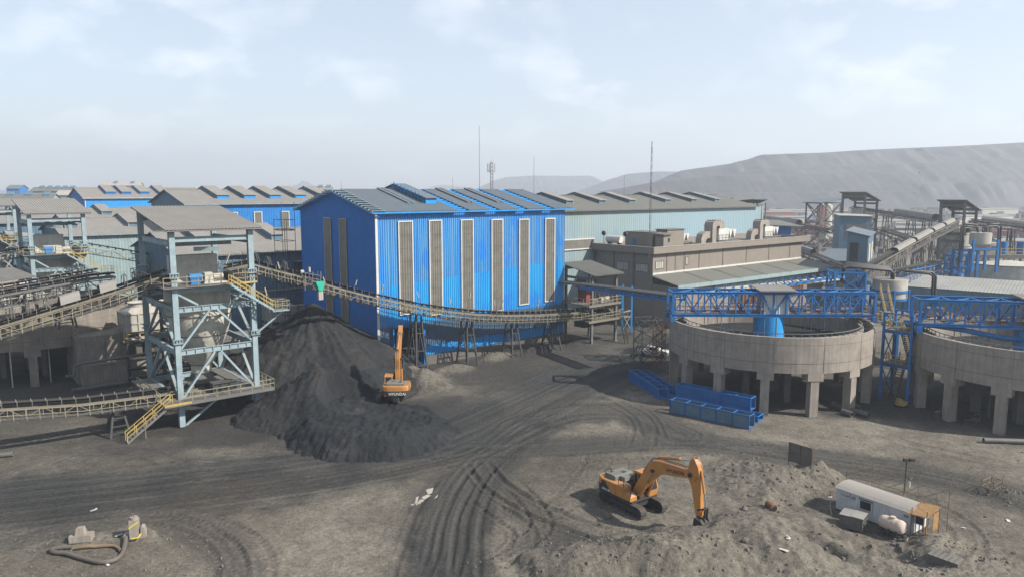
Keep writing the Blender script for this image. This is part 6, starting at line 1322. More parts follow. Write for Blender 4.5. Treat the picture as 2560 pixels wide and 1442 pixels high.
x.bar((g[0] - .35, g[1], zt_ - .05), (g[0] + .4, g[1], zt_ - .1), .07); x.build('cross_arm', 'steel_dark', fl)
for u in (-.3, .22): x = B(); x.box(g[0] + u, g[0] + u + .4, g[1] - .2, g[1] + .1, zt_ - .05, zt_ + .2); x.build('lamp_head', 'exc_dark', fl)
a_ = Gz(1970, 1172); b_ = Gz(2028, 1180); bb = T('sign_board', 'blank grey steel signboard on three thin legs at the road edge', 'sign board', a_); zt1 = Gy(1971, 1104, a_[1])[2]; zt2 = Gy(2030, 1121, b_[1])[2]; zb1 = Gy(1970, 1150, a_[1])[2]; zb2 = Gy(2028, 1166, b_[1])[2]
th_ = (.0, .06, 0); x = B(); x.extr([(a_[0], a_[1], zb1), (b_[0], b_[1], zb2), (b_[0], b_[1], zt2), (a_[0], a_[1], zt1)], (.02, .05, 0)); x.build('panel', 'steel_grey', bb)
x = B(); A_1, B_1 = Vector((a_[0] - .01, a_[1] - .03, 0)), Vector((b_[0] - .01, b_[1] - .03, 0))
for t_ in (0, .5, 1): p = A_1.lerp(B_1, t_); x.bar((p.x, p.y, 0), (p.x, p.y, zt1 + (zt2 - zt1) * t_), .07)
for h1, h2 in ((zb1, zb2), ((zb1 + zt1) / 2, (zb2 + zt2) / 2), (zt1, zt2)): x.bar((A_1.x, A_1.y, h1), (B_1.x, B_1.y, h2), .06)
x.build('frame', 'rust', bb)
g = Gz(1922, 1268); x = B(); x.tube((g[0] - .05, g[1] + .1, .32 + g[2]), (g[0] + .15, g[1] - .75, .25 + g[2]), .31, 16); 
for t_ in (.33, .66): p = Vector((g[0] - .05, g[1] + .1, .32 + g[2])).lerp(Vector((g[0] + .15, g[1] - .75, .25 + g[2])), t_); q = p + Vector((.01, -.05, 0)); x.tube(tuple(p), tuple(q), .33, 16)
o = T('steel_drum', 'rusty steel drum lying on the dirt mound left of the cabin', 'drum', g); ang_smooth(x.build('shell', 'rust', o)); x = B(); q = (g[0] + .151, g[1] - .753, .25 + g[2]); x.tube(q, (q[0] + .002, q[1] - .01, q[2]), .27, 16); x.build('opening', 'dark_void', o)
f_ = None
def cube_frame(label, pxs):
    P = [Gz(*p) for p in pxs]; h = 1.25; o = T('post_frame', label, 'frame', P[0])
    for p in P: x = B(); x.tube((p[0], p[1], p[2] - .1), (p[0], p[1], p[2] + h), .03, 6); x.build('post', 'rust', o)
    for z_ in (.55, 1.0):
        for i in range(4): p, q = P[i], P[(i + 1) % 4]; x = B(); x.bar((p[0], p[1], p[2] + z_), (q[0], q[1], q[2] + z_), .05); x.build('rail', 'wood', o)
cube_frame('small square frame of thin posts and wooden rails at the far right foreground', [(2453, 1228), (2482, 1240), (2504, 1227), (2477, 1218)])
g = Gz(2335, 1405); f_ = frame(g[0], g[1], -52, g[2]); o = T('pallet_crate', 'dark slatted wooden pallet box half sunk in the dirt at the bottom right', 'crate', g); x = B(f_); x.box(-.2, 1.7, -.5, .5, -.3, .45); x.build('box_body', 'concrete_dark', o); x = B(f_)
for k in range(6): x.box(-.25 + k * .34, -.25 + k * .34 + .22, -.6, .6, .46, .52)
x.build('slats', 'steel_grey', o)
# ---- valve post, block and hose in the left foreground
g = Gz(338, 1345); o = T('valve_post', 'concrete post with barrier tape wound round it and a small hook on top', 'post', g); x = B(frame(g[0], g[1], 20, g[2])); x.box(-.33, .33, -.33, .33, -.1, 1.35); x.tube((0, 0, 1.35), (0, 0, 1.55), .28, 12); x.build('shaft', 'concrete', o)
x = B(frame(g[0], g[1], 20, g[2])); x.path([(0, 0, 1.55), (0, 0, 1.75), (-.12, 0, 1.83), (-.2, 0, 1.76)], .03, 6); x.build('hook', 'rust', o)
x = B(frame(g[0], g[1], 20, g[2])); x.nxt(); x.hexa([(-.345, -.35, .75), (.345, -.35, 1.2), (.345, -.34, 1.2), (-.345, -.34, .75), (-.345, -.35, .87), (.345, -.35, 1.32), (.345, -.34, 1.32), (-.345, -.34, .87)]); x.nxt(); x.bar((-.2, -.6, .12), (.35, -.75, .18), .16, .03); x.bar((.3, -.7, .16), (.5, -.3, .35), .12, .03); each(x, 'barrier_tape', 'tape_yellow', o)
x = B(frame(g[0], g[1], 20, g[2])); x.extr([(.35, -.4, -.05), (.85, -.4, -.05), (.7, -.4, .75), (.5, -.4, .8)], (0, .7, 0)); x.extr([(-.9, -.1, -.05), (-.34, -.1, -.05), (-.34, -.1, .35), (-.7, -.1, .3)], (0, .5, 0)); x.build('footing', 'concrete', o)
g = Gz(205, 1352); f_ = frame(g[0], g[1], 12, g[2]); o = T('concrete_block', 'low concrete block with a rounded lump on top left of the valve post', 'block', g); x = B(f_); x.box(-.75, .75, -.4, .4, -.1, .42); x.build('base', 'concrete', o); x = B(f_); x.hexa([(-.35, -.35, .42), (.3, -.35, .42), (.3, .35, .42), (-.35, .35, .42), (-.28, -.22, .95), (.2, -.25, .98), (.2, .22, .98), (-.25, .22, .93)]); x.build('lump', 'concrete', o)
hp_ = [Gz(*p) for p in ((315, 1350), (312, 1368), (305, 1390), (285, 1405), (250, 1410), (205, 1400), (165, 1388), (135, 1385), (130, 1378), (150, 1374), (180, 1372))]
x = B(); sm_ = spline([(p[0], p[1]) for p in hp_], 4); x.path([(p[0], p[1], zg(*p) + .17) for p in sm_], .17, 8); o = reg(x.build('rubber_hose', 'hose_rubber'), 'thick dusty rubber hose lying in a loop in the left foreground', 'hose'); ang_smooth(o, 70)
hp_ = [Gz(*p) for p in ((192, 1374), (225, 1371), (262, 1368), (288, 1369), (302, 1380))]; sm_ = spline([(p[0], p[1]) for p in hp_], 3); x = B(); x.path([(p[0], p[1], zg(*p) + .15) for p in sm_], [.15, .15, .15, .15, .15, .15, .15, .12, .12, .12, .12, .12, .12][:len(sm_)], 8); ang_smooth(reg(x.build('hose_end', 'wood'), 'short brown wrapped pipe end lying inside the hose loop', 'pipe'), 70)

# ================================================================ yard pieces
def trough(label, p, deg, L_, w_, h_, z0=0, mesh_='trough_blue', light='truss_blue', two=False):
    f_ = frame(p[0], p[1], deg, z0); o = T('steel_trough', label, 'trough', (p[0], p[1], z0), 'blue open steel troughs'); t_ = .12
    x = B(f_); x.box(0, L_, 0, .04, .1, h_ - .1); x.box(0, L_, w_ - .04, w_, .1, h_ - .1); x.box(.02, L_ - .02, .05, w_ - .05, .02, .06); x.build('side_sheet', mesh_, o)
    x = B(f_); n = 5
    for z_ in (.05, h_ - .05):
        for v in (0, w_): x.bar((-.05, v, z_), (L_ + .05, v, z_), t_)
    for k in range(n + 1):
        u = L_ * k / n; x.bar((u, 0, h_ - .05), (u, w_, h_ - .05), .1); x.bar((u, 0, .05), (u, w_, .05), .1)
        for v in (-.03, w_ + .03): x.bar((u, v, .05), (u, v, h_ - .05), .1)
    x.build('edge_frame', light, o); return o
a_ = G(1675, 1030); trough('blue open steel trough nearest the road, front one beside the complete tank', (a_[0], a_[1]), -41, 9.7, 1.35, 1.55, mesh_='wall_grey_blue', light='trough_blue')
a_ = G(1690, 1003); trough('bright blue steel trough just behind the front one, with an open square end', (a_[0], a_[1]), -41, 9.6, 1.3, 1.5, .75, light='truss_blue')
a_ = G(1672, 1010); trough('low blue trough lying under the bright one, mostly hidden', (a_[0], a_[1]), -40, 11.2, 1.5, .72)
a_ = G(1573, 948); trough('blue steel trough on the left pointing away from the round tank', (a_[0], a_[1]), -78, 10.2, 1.3, 1.4); trough('blue steel trough lying close beside the left one', (a_[0] + 1.42, a_[1] + .3), -78, 10.0, 1.3, 1.2)
def pipe(label, p, q, r, mat='pipe_grey', z=None):
    a_, b_ = Gz(*p), Gz(*q); o = T('steel_pipe', label, 'pipe', a_, 'loose grey pipes on the ground'); x = B(); A1_ = Vector((a_[0], a_[1], a_[2] + r)); B1_ = Vector((b_[0], b_[1], b_[2] + r)); x.tube(tuple(A1_), tuple(B1_), r, 16, cap=False); x.tube(tuple(B1_), tuple(A1_), r * .86, 16, cap=False)
    ang_smooth(x.build('pipe_shell', mat, o)); d = (B1_ - A1_).normalized()
    for e_ in (A1_, B1_):
        x = B(); y_ = d.cross(Vector((0, 0, 1))).normalized(); z_ = y_.cross(d); n = 16; a0 = x.pts([tuple(e_ + y_ * r * cos(2 * pi * i / n) + z_ * r * sin(2 * pi * i / n)) for i in range(n)]); b0_ = x.pts([tuple(e_ + y_ * r * .86 * cos(2 * pi * i / n) + z_ * r * .86 * sin(2 * pi * i / n)) for i in range(n)])
        for i in range(n): j = (i + 1) % n; x.q.append((a0 + i, a0 + j, b0_ + j, b0_ + i))
        x.build('rim', mat, o)
pipe('long grey pipe lying in front of the complete round tank', (2080, 1016), (2172, 1044), .33); pipe('short stub of grey pipe in front of the long one', (2105, 1034), (2130, 1042), .33); pipe('second long grey pipe lying just behind the first near the tank piers', (2112, 1012), (2152, 1024), .28)
pipe('grey pipe lying at the right edge beside the cut-off tank', (2458, 1106), (2640, 1112), .28); pipe('short grey pipe at the far left edge of the yard', (-30, 1146), (34, 1140), .25)
# scaffold towers by the complete tank
def lattice(name, label, pts4, z1, levels, mat, cat='scaffold', w_=.12, brace=True, z0=0):
    o = T(name, label, cat, (pts4[0][0], pts4[0][1], 0))
    for p in pts4: x = B(); x.bar((p[0], p[1], z0), (p[0], p[1], z1), w_); x.build('post', mat, o)
    for l in levels:
        x = B()
        for i in range(len(pts4)): p, q = pts4[i], pts4[(i + 1) % len(pts4)]; x.bar((p[0], p[1], l), (q[0], q[1], l), w_ * .8)
        x.build('ledger', mat, o)
    if brace:
        lv = [z0] + list(levels)
        for a0, a1 in zip(lv, lv[1:]):
            x = B()
            for i in range(len(pts4)): p, q = pts4[i], pts4[(i + 1) % len(pts4)]; x.bar((p[0], p[1], a0), (q[0], q[1], a1), w_ * .6); x.bar((q[0], q[1], a0), (p[0], p[1], a1), w_ * .6)
            x.build('brace', mat, o)
    return o
def sq(x0, y0, a, b, deg): f_ = frame(x0, y0, deg); return [f_(0, 0)[:2], f_(a, 0)[:2], f_(a, b)[:2], f_(0, b)[:2]]
g = G(1604, 908); lattice('braced_gantry', 'grey braced steel frame standing just left of the complete round tank', sq(g[0], g[1], 3.2, 3.4, 12), 6.6, (3.0, 4.9, 6.6), 'steel_dark', 'frame', .16)
g = G(1640, 925); lattice('pipe_scaffold', 'dense rusty scaffold between the grey frame and the complete round tank', sq(g[0], g[1], 1.4, 1.5, 12), 6.9, (.8, 1.7, 2.6, 3.5, 4.4, 5.3, 6.2), 'rust', 'scaffold', .07)
x = B(frame(g[0], g[1], 12)); x.box(-.1, 1.5, 0, 1.5, 3.52, 3.58); reg(x.build('scaffold_board', 'wood'), 'wooden board on the dense rusty scaffold beside the round tank', 'board')
f5 = ug(-.9, 16, 0); q0 = Ga(718, 700, -.5); sc_ = T('pipe_scaffold', 'rusty pipe scaffold standing against the left gable of the blue hall', 'scaffold', ug(-2, 24, 0))
for (u, v) in ((-.8, 25.2), (-3.0, 25.2), (-.8, 28.6), (-3, 28.6), (-1.9, 26.9)): x = B(ug); x.tube((u, v, 0), (u, v, 24.2 if v < 26 else 21.5), .05, 5); x.build('post', 'steel_dark', sc_)
for k in range(12):
    z_ = 2 + k * 1.75; x = B(ug)
    for (p, q) in (((-.8, 25.2), (-3, 25.2)), ((-3, 25.2), (-3, 28.6)), ((-.8, 28.6), (-3, 28.6)), ((-.8, 25.2), (-.8, 28.6))): x.bar((*p, z_), (*q, z_), .07)
    x.build('ledger', 'steel_dark', sc_)
x = B(ug)
for z_ in (12.6, 19.6): x.nxt(); x.box(-3, -.7, 25.2, 28.6, z_, z_ + .12)
each(x, 'platform_board', 'wood', sc_)
def gsq(a0, b0, a1, b1): return [ug(a0, b0)[:2], ug(a1, b0)[:2], ug(a1, b1)[:2], ug(a0, b1)[:2]]
lattice('pipe_rack', 'dark braced pipe rack directly behind the nearest hopper tower', gsq(-25.5, 9, -20.5, 13), 11.5, (3, 6, 8.6, 11.3), 'steel_dark', 'pipe rack', .26)
for k in range(6):
    x = B(ug); x.path([(-25.8 + .3 * k, 9 + .7 * k, 3.2 + 1.3 * k), (-20 - .4 * k, 9 + .7 * k, 3.3 + 1.3 * k), (-19.6 - .4 * k, 9 + .7 * k, 1.5)], .16, 8); reg(x.build('process_pipe', 'pipe_grey'), ('lowest', 'second lowest', 'third lowest', 'third highest', 'second highest', 'highest')[k] + ' grey pipe on the dark rack behind the nearest hopper tower', 'pipe', 'pipes on the dark rack')
pu = T('screen_house', 'dark dusty machine house between the nearest hopper tower and the ore heap', 'machine house', ug(-17, 12, 0)); x = B(ug); x.box(-19, -13.5, 10, 15, 0, 5.4); x.box(-18.4, -16, 9.2, 9.98, 0, 3.8); x.build('body', 'steel_dark', pu); x = B(ug); x.box(-19.3, -13.2, 9.7, 15.3, 5.403, 5.6); rail(x, [(-19.2, 9.8, 5.6), (-13.3, 9.8, 5.6)], 1.1, 1.2); x.build('roof_deck', 'steel_grey', pu)
# pickup truck behind the grey frame
def pickup(label, p, deg):
    f_ = frame(p[0], p[1], deg, 0); o = T('pickup_truck', label, 'pickup truck', (p[0], p[1], 0)); x = B(f_)
    x.extr([(-2.4, -.85, .45), (2.3, -.85, .45), (2.4, -.85, .75), (2.3, -.85, 1.0), (1.1, -.85, 1.08), (-2.4, -.85, 1.0)], (0, 1.7, 0)); b_ = x.build('body', 'white_paint', o)
    x = B(f_); x.extr([(-.7, -.75, 1.05), (1.2, -.75, 1.05), (.55, -.75, 1.65), (-.55, -.75, 1.68)], (0, 1.5, 0)); c_ = x.build('cabin', 'white_paint', o)
    x = B(f_); x.extr([(-.55, -.765, 1.12), (.95, -.765, 1.12), (.48, -.765, 1.56), (-.48, -.765, 1.58)], (0, .01, 0)); x.extr([(-.55, .755, 1.12), (.95, .755, 1.12), (.48, .755, 1.56), (-.48, .755, 1.58)], (0, .01, 0)); x.build('window', 'glass_dark', c_)
    x = B(f_); x.box(-2.3, -.8, -.72, .72, 1.003, 1.02); x.build('load_bed', 'exc_dark', o)
    x = B(f_); x.path([(-.85, -.7, 1.0), (-.95, -.68, 1.7), (-.95, .68, 1.7), (-.85, .7, 1.0)], .04, 6); x.build('roll_bar', 'white_paint', o)
    for u in (-1.5, 1.5):
        for v in (-.86, .70): x = B(f_); x.tube((u, v, .36), (u, v + .2, .36), .36, 16); x.build('wheel', 'belt_rubber', o)
    for v in (-.65, .65): x = B(f_); x.box(2.37, 2.42, v - .16, v + .16, .72, .88); x.build('headlight', 'chrome', o)
g = G(1636, 893); pickup('white pickup truck parked in the shade behind the grey steel frame', (g[0], g[1] + 1), -20)
# ---- blue stair tower between the tanks
f_ = frame(46.3, 90.6, -50); stt = T('stair_tower', 'blue steel stair tower with yellow railings between the two round tanks', 'stair tower', (46.3, 90.6, 0))
for (u, v) in ((0, 0), (3.3, 0), (0, 3.2), (3.3, 3.2)): x = B(f_); x.box(u - .14, u + .14, v - .14, v + .14, 0, 11.2); x.build('post', 'truss_blue', stt)
for k, z_ in enumerate((4.9, 9.1)):
    x = B(f_); x.box(0.15, 3.15, -.1, 3.1, z_ - .12, z_); pl_ = x.build('platform', 'steel_grey', stt); x = B(f_); rail(x, [(.2, -.1, z_), (3.1, -.1, z_), (3.1, 3.1, z_)], 1.05, .8); rail(x, [(.2, -.1, z_), (.2, 1.4, z_)], 1.05, .8); x.build('handrail', 'rail_yellow', pl_)
    x = B(f_)
    for (p, q) in (((0.15, 0), (3.15, 0)), ((.15, 3.2), (3.15, 3.2)), ((0, .15), (0, 3.05)), ((3.3, .15), (3.3, 3.05))): x.ibeam((*p, z_ - .3), (*q, z_ - .3), .16, .3, .04)
    x.build('beam', 'truss_blue', stt)
x = B(f_)
for a0, a1 in ((.2, 4.4), (5.0, 8.6)): x.bar((0, 0, a0), (0, 3.2, a1), .1); x.bar((0, 3.2, a0), (0, 0, a1), .1); x.bar((3.3, 0, a0), (3.3, 3.2, a1), .1)
x.bar((0, 0, 11.1), (0, 3.2, 9.4), .14); x.bar((0, 0, 11.1), (3.3, 0, 11.1), .16); x.bar((0, 3.2, 11.1), (3.3, 3.2, 11.1), .16); x.build('brace', 'truss_blue', stt)
stair(stt, lambda x_, y_, z_=0: f_(.9 + y_, 3.0 - x_ * .0 - (2.9 - x_), z_) , 2.9, 4.8, .9, 16, 'steel_dark', 'steel_grey'); stair(stt, lambda x_, y_, z_=0: f_(1.9 + y_ * .9, 3.0 - x_, 4.9 + z_), 2.9, 4.2, .9, 15, 'steel_dark', 'rail_cream')
fa = frame(48.6, 92.5, 75); stair(stt, lambda x_, y_, z_=0: fa(x_, y_, 9.1 + z_), 5.2, 3.6, .9, 15, 'stringer_cream', 'rail_yellow')
yc = T('yellow_compressor', 'small yellow machine on the ground at the foot of the blue stair tower', 'compressor', Gz(2252, 1018)); g = Gz(2252, 1018); x = B(frame(g[0], g[1], 10, g[2])); x.box(-.55, .55, -.35, .35, .25, .8); x.box(-.5, -.1, -.3, .3, .8, 1.15); x.build('body', 'rail_yellow', yc)
x = B(frame(g[0], g[1], 10, g[2]))
for u in (-.4, .4): x.tube((u, -.42, .2), (u, .42, .2), .2, 10)
x.build('wheel', 'belt_rubber', yc)
# service platform + cyclone drum cluster between the tanks
cp = Gy(2222, 760, 113); cz = Gy(2222, 748, 113)[2]; zt_ = Gy(2222, 697, 113)[2]; cy_ = T('cyclone_drum', 'cream cylindrical cyclone drum girdled by blue rings between the two bridges', 'drum', (cp[0], cp[1], cz))
x = B(); r_ = 2.45; x.tube((cp[0], cp[1], cz), (cp[0], cp[1], zt_), r_, 32); ang_smooth(x.build('drum_shell', 'white_dusty', cy_), 30)
x = B()
for z_ in (cz + .1, cz + 1.3): x.lathe([(r_, z_), (r_ + .18, z_), (r_ + .18, z_ + .3), (r_, z_ + .3)], (cp[0], cp[1]), 32)
for k in range(6): an = k * pi / 3 + .3; x.box(cp[0] + 2.75 * cos(an) - .13, cp[0] + 2.75 * cos(an) + .13, cp[1] + 2.75 * sin(an) - .13, cp[1] + 2.75 * sin(an) + .13, cz - 4.5, cz + 1.7)
x.build('ring_frame', 'truss_blue', cy_)
for k in range(5):
    x = B(); o_ = -1.2 + k * .55; X0 = cp[0] + .3 + o_ * .4; y0_ = cp[1] + o_; x.path([(X0, y0_, zt_ - .2), (X0, y0_, zt_ + .9), (X0 - .5, y0_ + .1, zt_ + 1.4 + .05 * k), (X0 - 6.5, y0_ + .8, zt_ + 1.9 + .1 * k), (X0 - 7.2, y0_ + .9, zt_ + 1.6 + .1 * k), (X0 - 7.4, y0_ + .9, zt_ - .5)], .22, 8); ang_smooth(x.build('bent_pipe', 'pipe_black', cy_), 60)
for k in range(2):
    x = B(); x.path([(cp[0] + .8, cp[1], zt_ + .8), (cp[0] + 1.5, cp[1] - .2, zt_ + 1.3), (cp[0] + 5.6 + .4 * k, cp[1] - .5, zt_ + .9 + .15 * k), (cp[0] + 6.2 + .4 * k, cp[1] - .6, zt_ + .4), (cp[0] + 6.3 + .4 * k, cp[1] - .6, cz - 2.5)], .2, 8); ang_smooth(x.build('bent_pipe', 'pipe_black', cy_), 60)
sv = T('service_deck', 'blue framed service deck with yellow rails under the cream cyclone drum', 'platform', (cp[0], cp[1], 0)); f_ = frame(cp[0], cp[1], -5)
for z_ in (cz - 2.4,):
    x = B(f_); x.box(-5.5, 7.5, -6.5, 4, z_ - .2, z_); x.build('deck', 'steel_grey', sv); x = B(f_); rail(x, [(-4, -6.5, z_), (1, -6.5, z_)], 1.1, .9); rail(x, [(2.5, -6.5, z_), (7.5, -6.5, z_), (7.5, 0, z_)], 1.1, .9); x.build('handrail', 'rail_yellow', sv)
for u in (-5.2, -1, 3, 7.2):
    for v in (-6.2, 3.6): x = B(f_); x.box(u - .16, u + .16, v - .16, v + .16, 0, cz - 2.6); x.build('post', 'truss_blue', sv)
x = B(f_)
for u in (-4.5, -3.3, 4.5, 6): x.nxt(); x.box(u, u + .9, -3, -1.5, cz - 2.4, cz - .8); x.nxt(); x.tube((u + .4, -4.5, cz - 2.4), (u + .4, -4.5, cz - 1.2), .3, 10)
each(x, 'pump', 'steel_grey', sv); x = B(f_)
for k in range(6): x.path([(-5 + k * 2.1, -5.6, cz - 2.1), (-4.2 + k * 2.1, -5.6, cz - 1.4), (-3.4 + k * 2.1, -5.0, cz - 1.4), (-3.4 + k * 2.1, -3, cz - 1.9)], .12, 8)
x.build('valve_pipe', 'red_paint', sv)
lattice('pipe_rack', 'blue lattice pipe rack left of the cream cyclone drum', sq(cp[0] - 8.8, cp[1] - .5, 4.6, 3.5, -5), zt_ + 1.2, (cz - 1.5, cz + 1.0, zt_ + 1.0), 'truss_blue', 'pipe rack', .26)
# small cylindrical pump stands between tanks; gantry rows behind the complete tank bridge
gr_ = T('pipe_gallery', 'long blue-grey pipe gallery behind the complete tank bridge running toward the brown block', 'pipe gallery', Gy(2100, 700, 118))
for k in range(3):
    x = B(); a_ = Vector(Gy(1790, 742 - k * 4, 112 + 3 * k)); b_ = Vector(Gy(2110, 690 + k * 3, 128 + 3 * k)); n = 16
    x.bar(tuple(a_), tuple(b_), .25, .4)
    for i in range(n): p = a_.lerp(b_, i / n); x.bar((p.x, p.y, p.z), (p.x, p.y, p.z + 1.2), .12); x.bar((p.x - .2, p.y - 1.2, p.z + .5), (p.x + .5, p.y + 2.4, p.z + .6), .14)
    x.build('rack_beam', 'truss_blue' if k != 1 else 'steel_grey', gr_)
x = B()
for k in range(5): a_ = Gy(1760, 735 - 2 * k, 113 + k); b_ = Gy(2110, 698 - 2 * k, 130 + k); x.tube(a_, b_, .18, 6)
x.build('pipe', 'white_dusty', gr_)
# ---- white roofed shed and things at right
P1, P2, P3, P4 = G(2250, 690, 8.6), G(2640, 708, 8.6), G(2640, 768, 6.4), G(2235, 738, 6.4); ws = T('white_roof_shed', 'long shed with a pale white sheet roof behind the cut-off tank bridge', 'shed', (P4[0], P4[1], 0))
P1 = Vector(ug(*[gr(*G(2262, 682, 8.6)[:2])[0], gr(*G(2262, 682, 8.6)[:2])[1]], 8.6)); gA = gr(P1[0], P1[1])
x = B(); A_2 = Vector(G(2255, 683, 8.6)); B_2 = Vector(G(2700, 712, 8.6)); dd = (B_2 - A_2).normalized(); nn = Vector((dd.y, -dd.x, 0)); x.corr(tuple(A_2 + nn * 9.5 - Vector((0, 0, 1.6))), tuple(B_2 - A_2), tuple(-nn * 9.5 + Vector((0, 0, 1.6))), .6, .012); x.corr(tuple(A_2), tuple(B_2 - A_2), tuple(-nn * 9.5 - Vector((0, 0, 1.6))), .6, .012); x.build('roof', 'sheet_pale', ws)
x = B(); q = [tuple(A_2 + nn * 9.2 - Vector((0, 0, 8.6))), tuple(B_2 + nn * 9.2 - Vector((0, 0, 8.6))), tuple(B_2 - nn * 9.2 - Vector((0, 0, 8.6))), tuple(A_2 - nn * 9.2 - Vector((0, 0, 8.6)))]
for i in range(4): j = (i + 1) % 4; x.poly([q[i], q[j], (q[j][0], q[j][1], 6.9), (q[i][0], q[i][1], 6.9)])
x.build('wall', 'wall_grey_blue', ws)
def hut(label, pL, pR, pBk, ytop, y, wallm, roofm, wins=1, deg=None, dep=7, zb=0, slope=.9, roof_over=.5, name='control_house'):
    a_ = Gy(pL, ytop, y); ang = 40; f_ = frame(a_[0], a_[1], 0); z = a_[2]
    # shaded face runs from pL to pR, the sunlit side recedes to pBk
    q = Vector(a_); c0 = Gy(pR, ytop, y - 1.5); e1 = (Vector(c0) - q); e1.z = 0; W1 = e1.length; e1.normalize(); s_ = Vector((-e1.y, e1.x, 0))
    k = 6
    c1 = None
    for i in range(200):
        d_ = i * .1; cc_ = Vector(c0) + s_ * d_ + e1 * (d_ * .15); u = cc_.x / (cc_.y * cT + (CAMH - z) * sT) * FPX + 1280
        if u >= pBk: break
    dep = max(d_, 2); fn_ = lambda x_, y_, z_=0: (q.x + e1.x * x_ + (s_.x + e1.x * .15) * y_, q.y + e1.y * x_ + (s_.y + e1.y * .15) * y_, z_)
    o = T(name, label, 'building', (q.x, q.y, 0)); x = B(fn_); x.hexa([(0, 0, zb), (W1, 0, zb), (W1, dep, zb), (0, dep, zb), (0, 0, z), (W1, 0, z - slope), (W1, dep, z - slope), (0, dep, z)]); x.build('wall', wallm, o)
    x = B(fn_); r = roof_over; x.slab([(-r, -r, z + .18), (W1 + r, -r, z - slope + .12), (W1 + r, dep + r, z - slope + .12), (-r, dep + r, z + .18)], .14); x.build('roof', roofm, o)
    return o, fn_, W1, dep, z
o, fn_, W1, dep, z = hut('tall narrow blue-grey control house with a dark opening and two side windows', 2120, 2172, 2206, 578, 168, 'wall_grey_blue', 'roof_slate', slope=1.2)
x = B(fn_); x.box(W1 * .14, W1 * .55, -.08, -.01, z - 7.4, z - 2.6); x.build('opening', 'dark_void', o); x = B(fn_); x.box(W1 * .14, W1 * .55, -.14, -.082, z - 6.5, z - 6.4); x.box(W1 * .12, W1 * .14, -.12, -.01, z - 7.4, z - 2.6); x.build('opening_frame', 'steel_grey', o)
for k in (.12, .55): x = B(fn_); x.box(W1 + .01, W1 + .08, dep * k, dep * (k + .3), z - 7.2, z - 3.2); w_ = x.build('window', 'hopper_steel', o); x = B(fn_); [x.box(W1 + .081, W1 + .14, dep * k + d1, dep * k + d1 + .12, z - 7.3, z - 3.1) for d1 in (0, dep * .3 - .12)]; x.build('frame', 'white_paint', w_)
o, fn_, W1, dep, z = hut('larger blue-grey process house with pale roof behind the narrow control house', 2101, 2180, 2213, 540, 215, 'wall_grey_blue', 'white_dusty', slope=.2)
for k in (.18, .36, .54): x = B(fn_); x.box(W1 * .2, W1 * .85, -.08, -.01, z - 9 * k - 2, z - 9 * k - .8); x.build('window', 'steel_grey', o)
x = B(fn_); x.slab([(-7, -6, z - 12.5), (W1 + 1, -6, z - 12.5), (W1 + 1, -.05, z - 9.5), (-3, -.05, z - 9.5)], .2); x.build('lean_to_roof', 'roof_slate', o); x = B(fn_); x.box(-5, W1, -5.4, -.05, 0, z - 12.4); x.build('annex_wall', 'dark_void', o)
g = G(2500, 730); gt = T('storage_tank', 'large grey steel storage tank standing behind the white roofed shed', 'tank', (g[0] + 3, g[1] + 8, 0)); cxx, cyy = Gy(2520, 690, 172)[:2]; x = B(); x.lathe([(7.6, 0), (7.6, Gy(2520, 668, 165)[2]), (7.2, Gy(2520, 668, 165)[2] + .1), (0, Gy(2520, 668, 165)[2] + .9)], (cxx, cyy), 48); ang_smooth(x.build('shell', 'hopper_steel', gt), 25)
zt__ = Gy(2520, 668, 165)[2]; x = B(); x.lathe([(7.55, zt__), (7.75, zt__), (7.75, zt__ + .15), (7.55, zt__ + .15)], (cxx, cyy), 48); x.tube((cxx + 2, cyy - 7.7, 0), (cxx + 2, cyy - 7.7, zt__ + .5), .25, 8); x.build('rim', 'steel_grey', gt)
# right-hand far towers and conveyors
def far_tower(label, pL, pR, py, y, hop=True):
    a_ = Gy(pL, py, y); g_ = gr(a_[0], a_[1]); w_ = 0
    while w_ < 20:
        q = ug(g_[0], g_[1] - w_, 0)
        if 1280 + FPX * q[0] / (q[1] * cT + (CAMH - a_[2]) * sT) >= pR: break
        w_ += .1
    w_ = max(w_, 5) - 1.6
    return tower('conveyor_tower', label, g_[0] + 1, g_[1] - .8, wa=w_, wb=8.5, zr=a_[2], zrb=a_[2] - 2.2, deck=a_[2] - 8.2, col='steel_grey', hopper=hop, axes='rot', roofo=(.8, .8, 1.0, 1.4), stairs=False, low=False, cat='conveyor tower')
tA = far_tower('steel conveyor tower with dark canopy right of the long warehouse', 2098, 2166, 482, 238, hop=False); tB = far_tower('steel conveyor tower with dark canopy at the top of the diagonal tube conveyor', 2342, 2418, 502, 195)
def wconv(label, P, **k): return conveyor('belt_conveyor', label, [tuple(p) for p in P], fn=WORLD, **k)
wconv('long diagonal conveyor with ribbed tube hood climbing right to the far canopy tower', [Gy(2150, 680, 148), Gy(2235, 632, 160), Gy(2310, 590, 172), Gy(2392, 550, 188)], w=1.8, hk=.42, th=1.2, cover=((.30, .47), (.49, .66), (.68, .80), (.82, .93)), smat='stringer_cream', rmat='steel_grey', walk=-1, legs=(.3, .55, .75), tn=2.2)
wconv('far overhead conveyor crossing right of the long warehouse behind the blue-grey houses', [Gy(1895, 548, 290), Gy(1990, 562, 265), Gy(2075, 578, 245)], w=2.6, cover=((.1, .6),), legs=(.3, .6), smat='steel_dark', rmat='steel_grey')
wconv('far overhead conveyor between the two canopy towers', [Gy(2130, 520, 245), Gy(2230, 535, 235), Gy(2350, 553, 215)], w=2.6, cover=((.45, .95),), legs=(.35, .65, .85), smat='steel_dark', rmat='steel_grey')
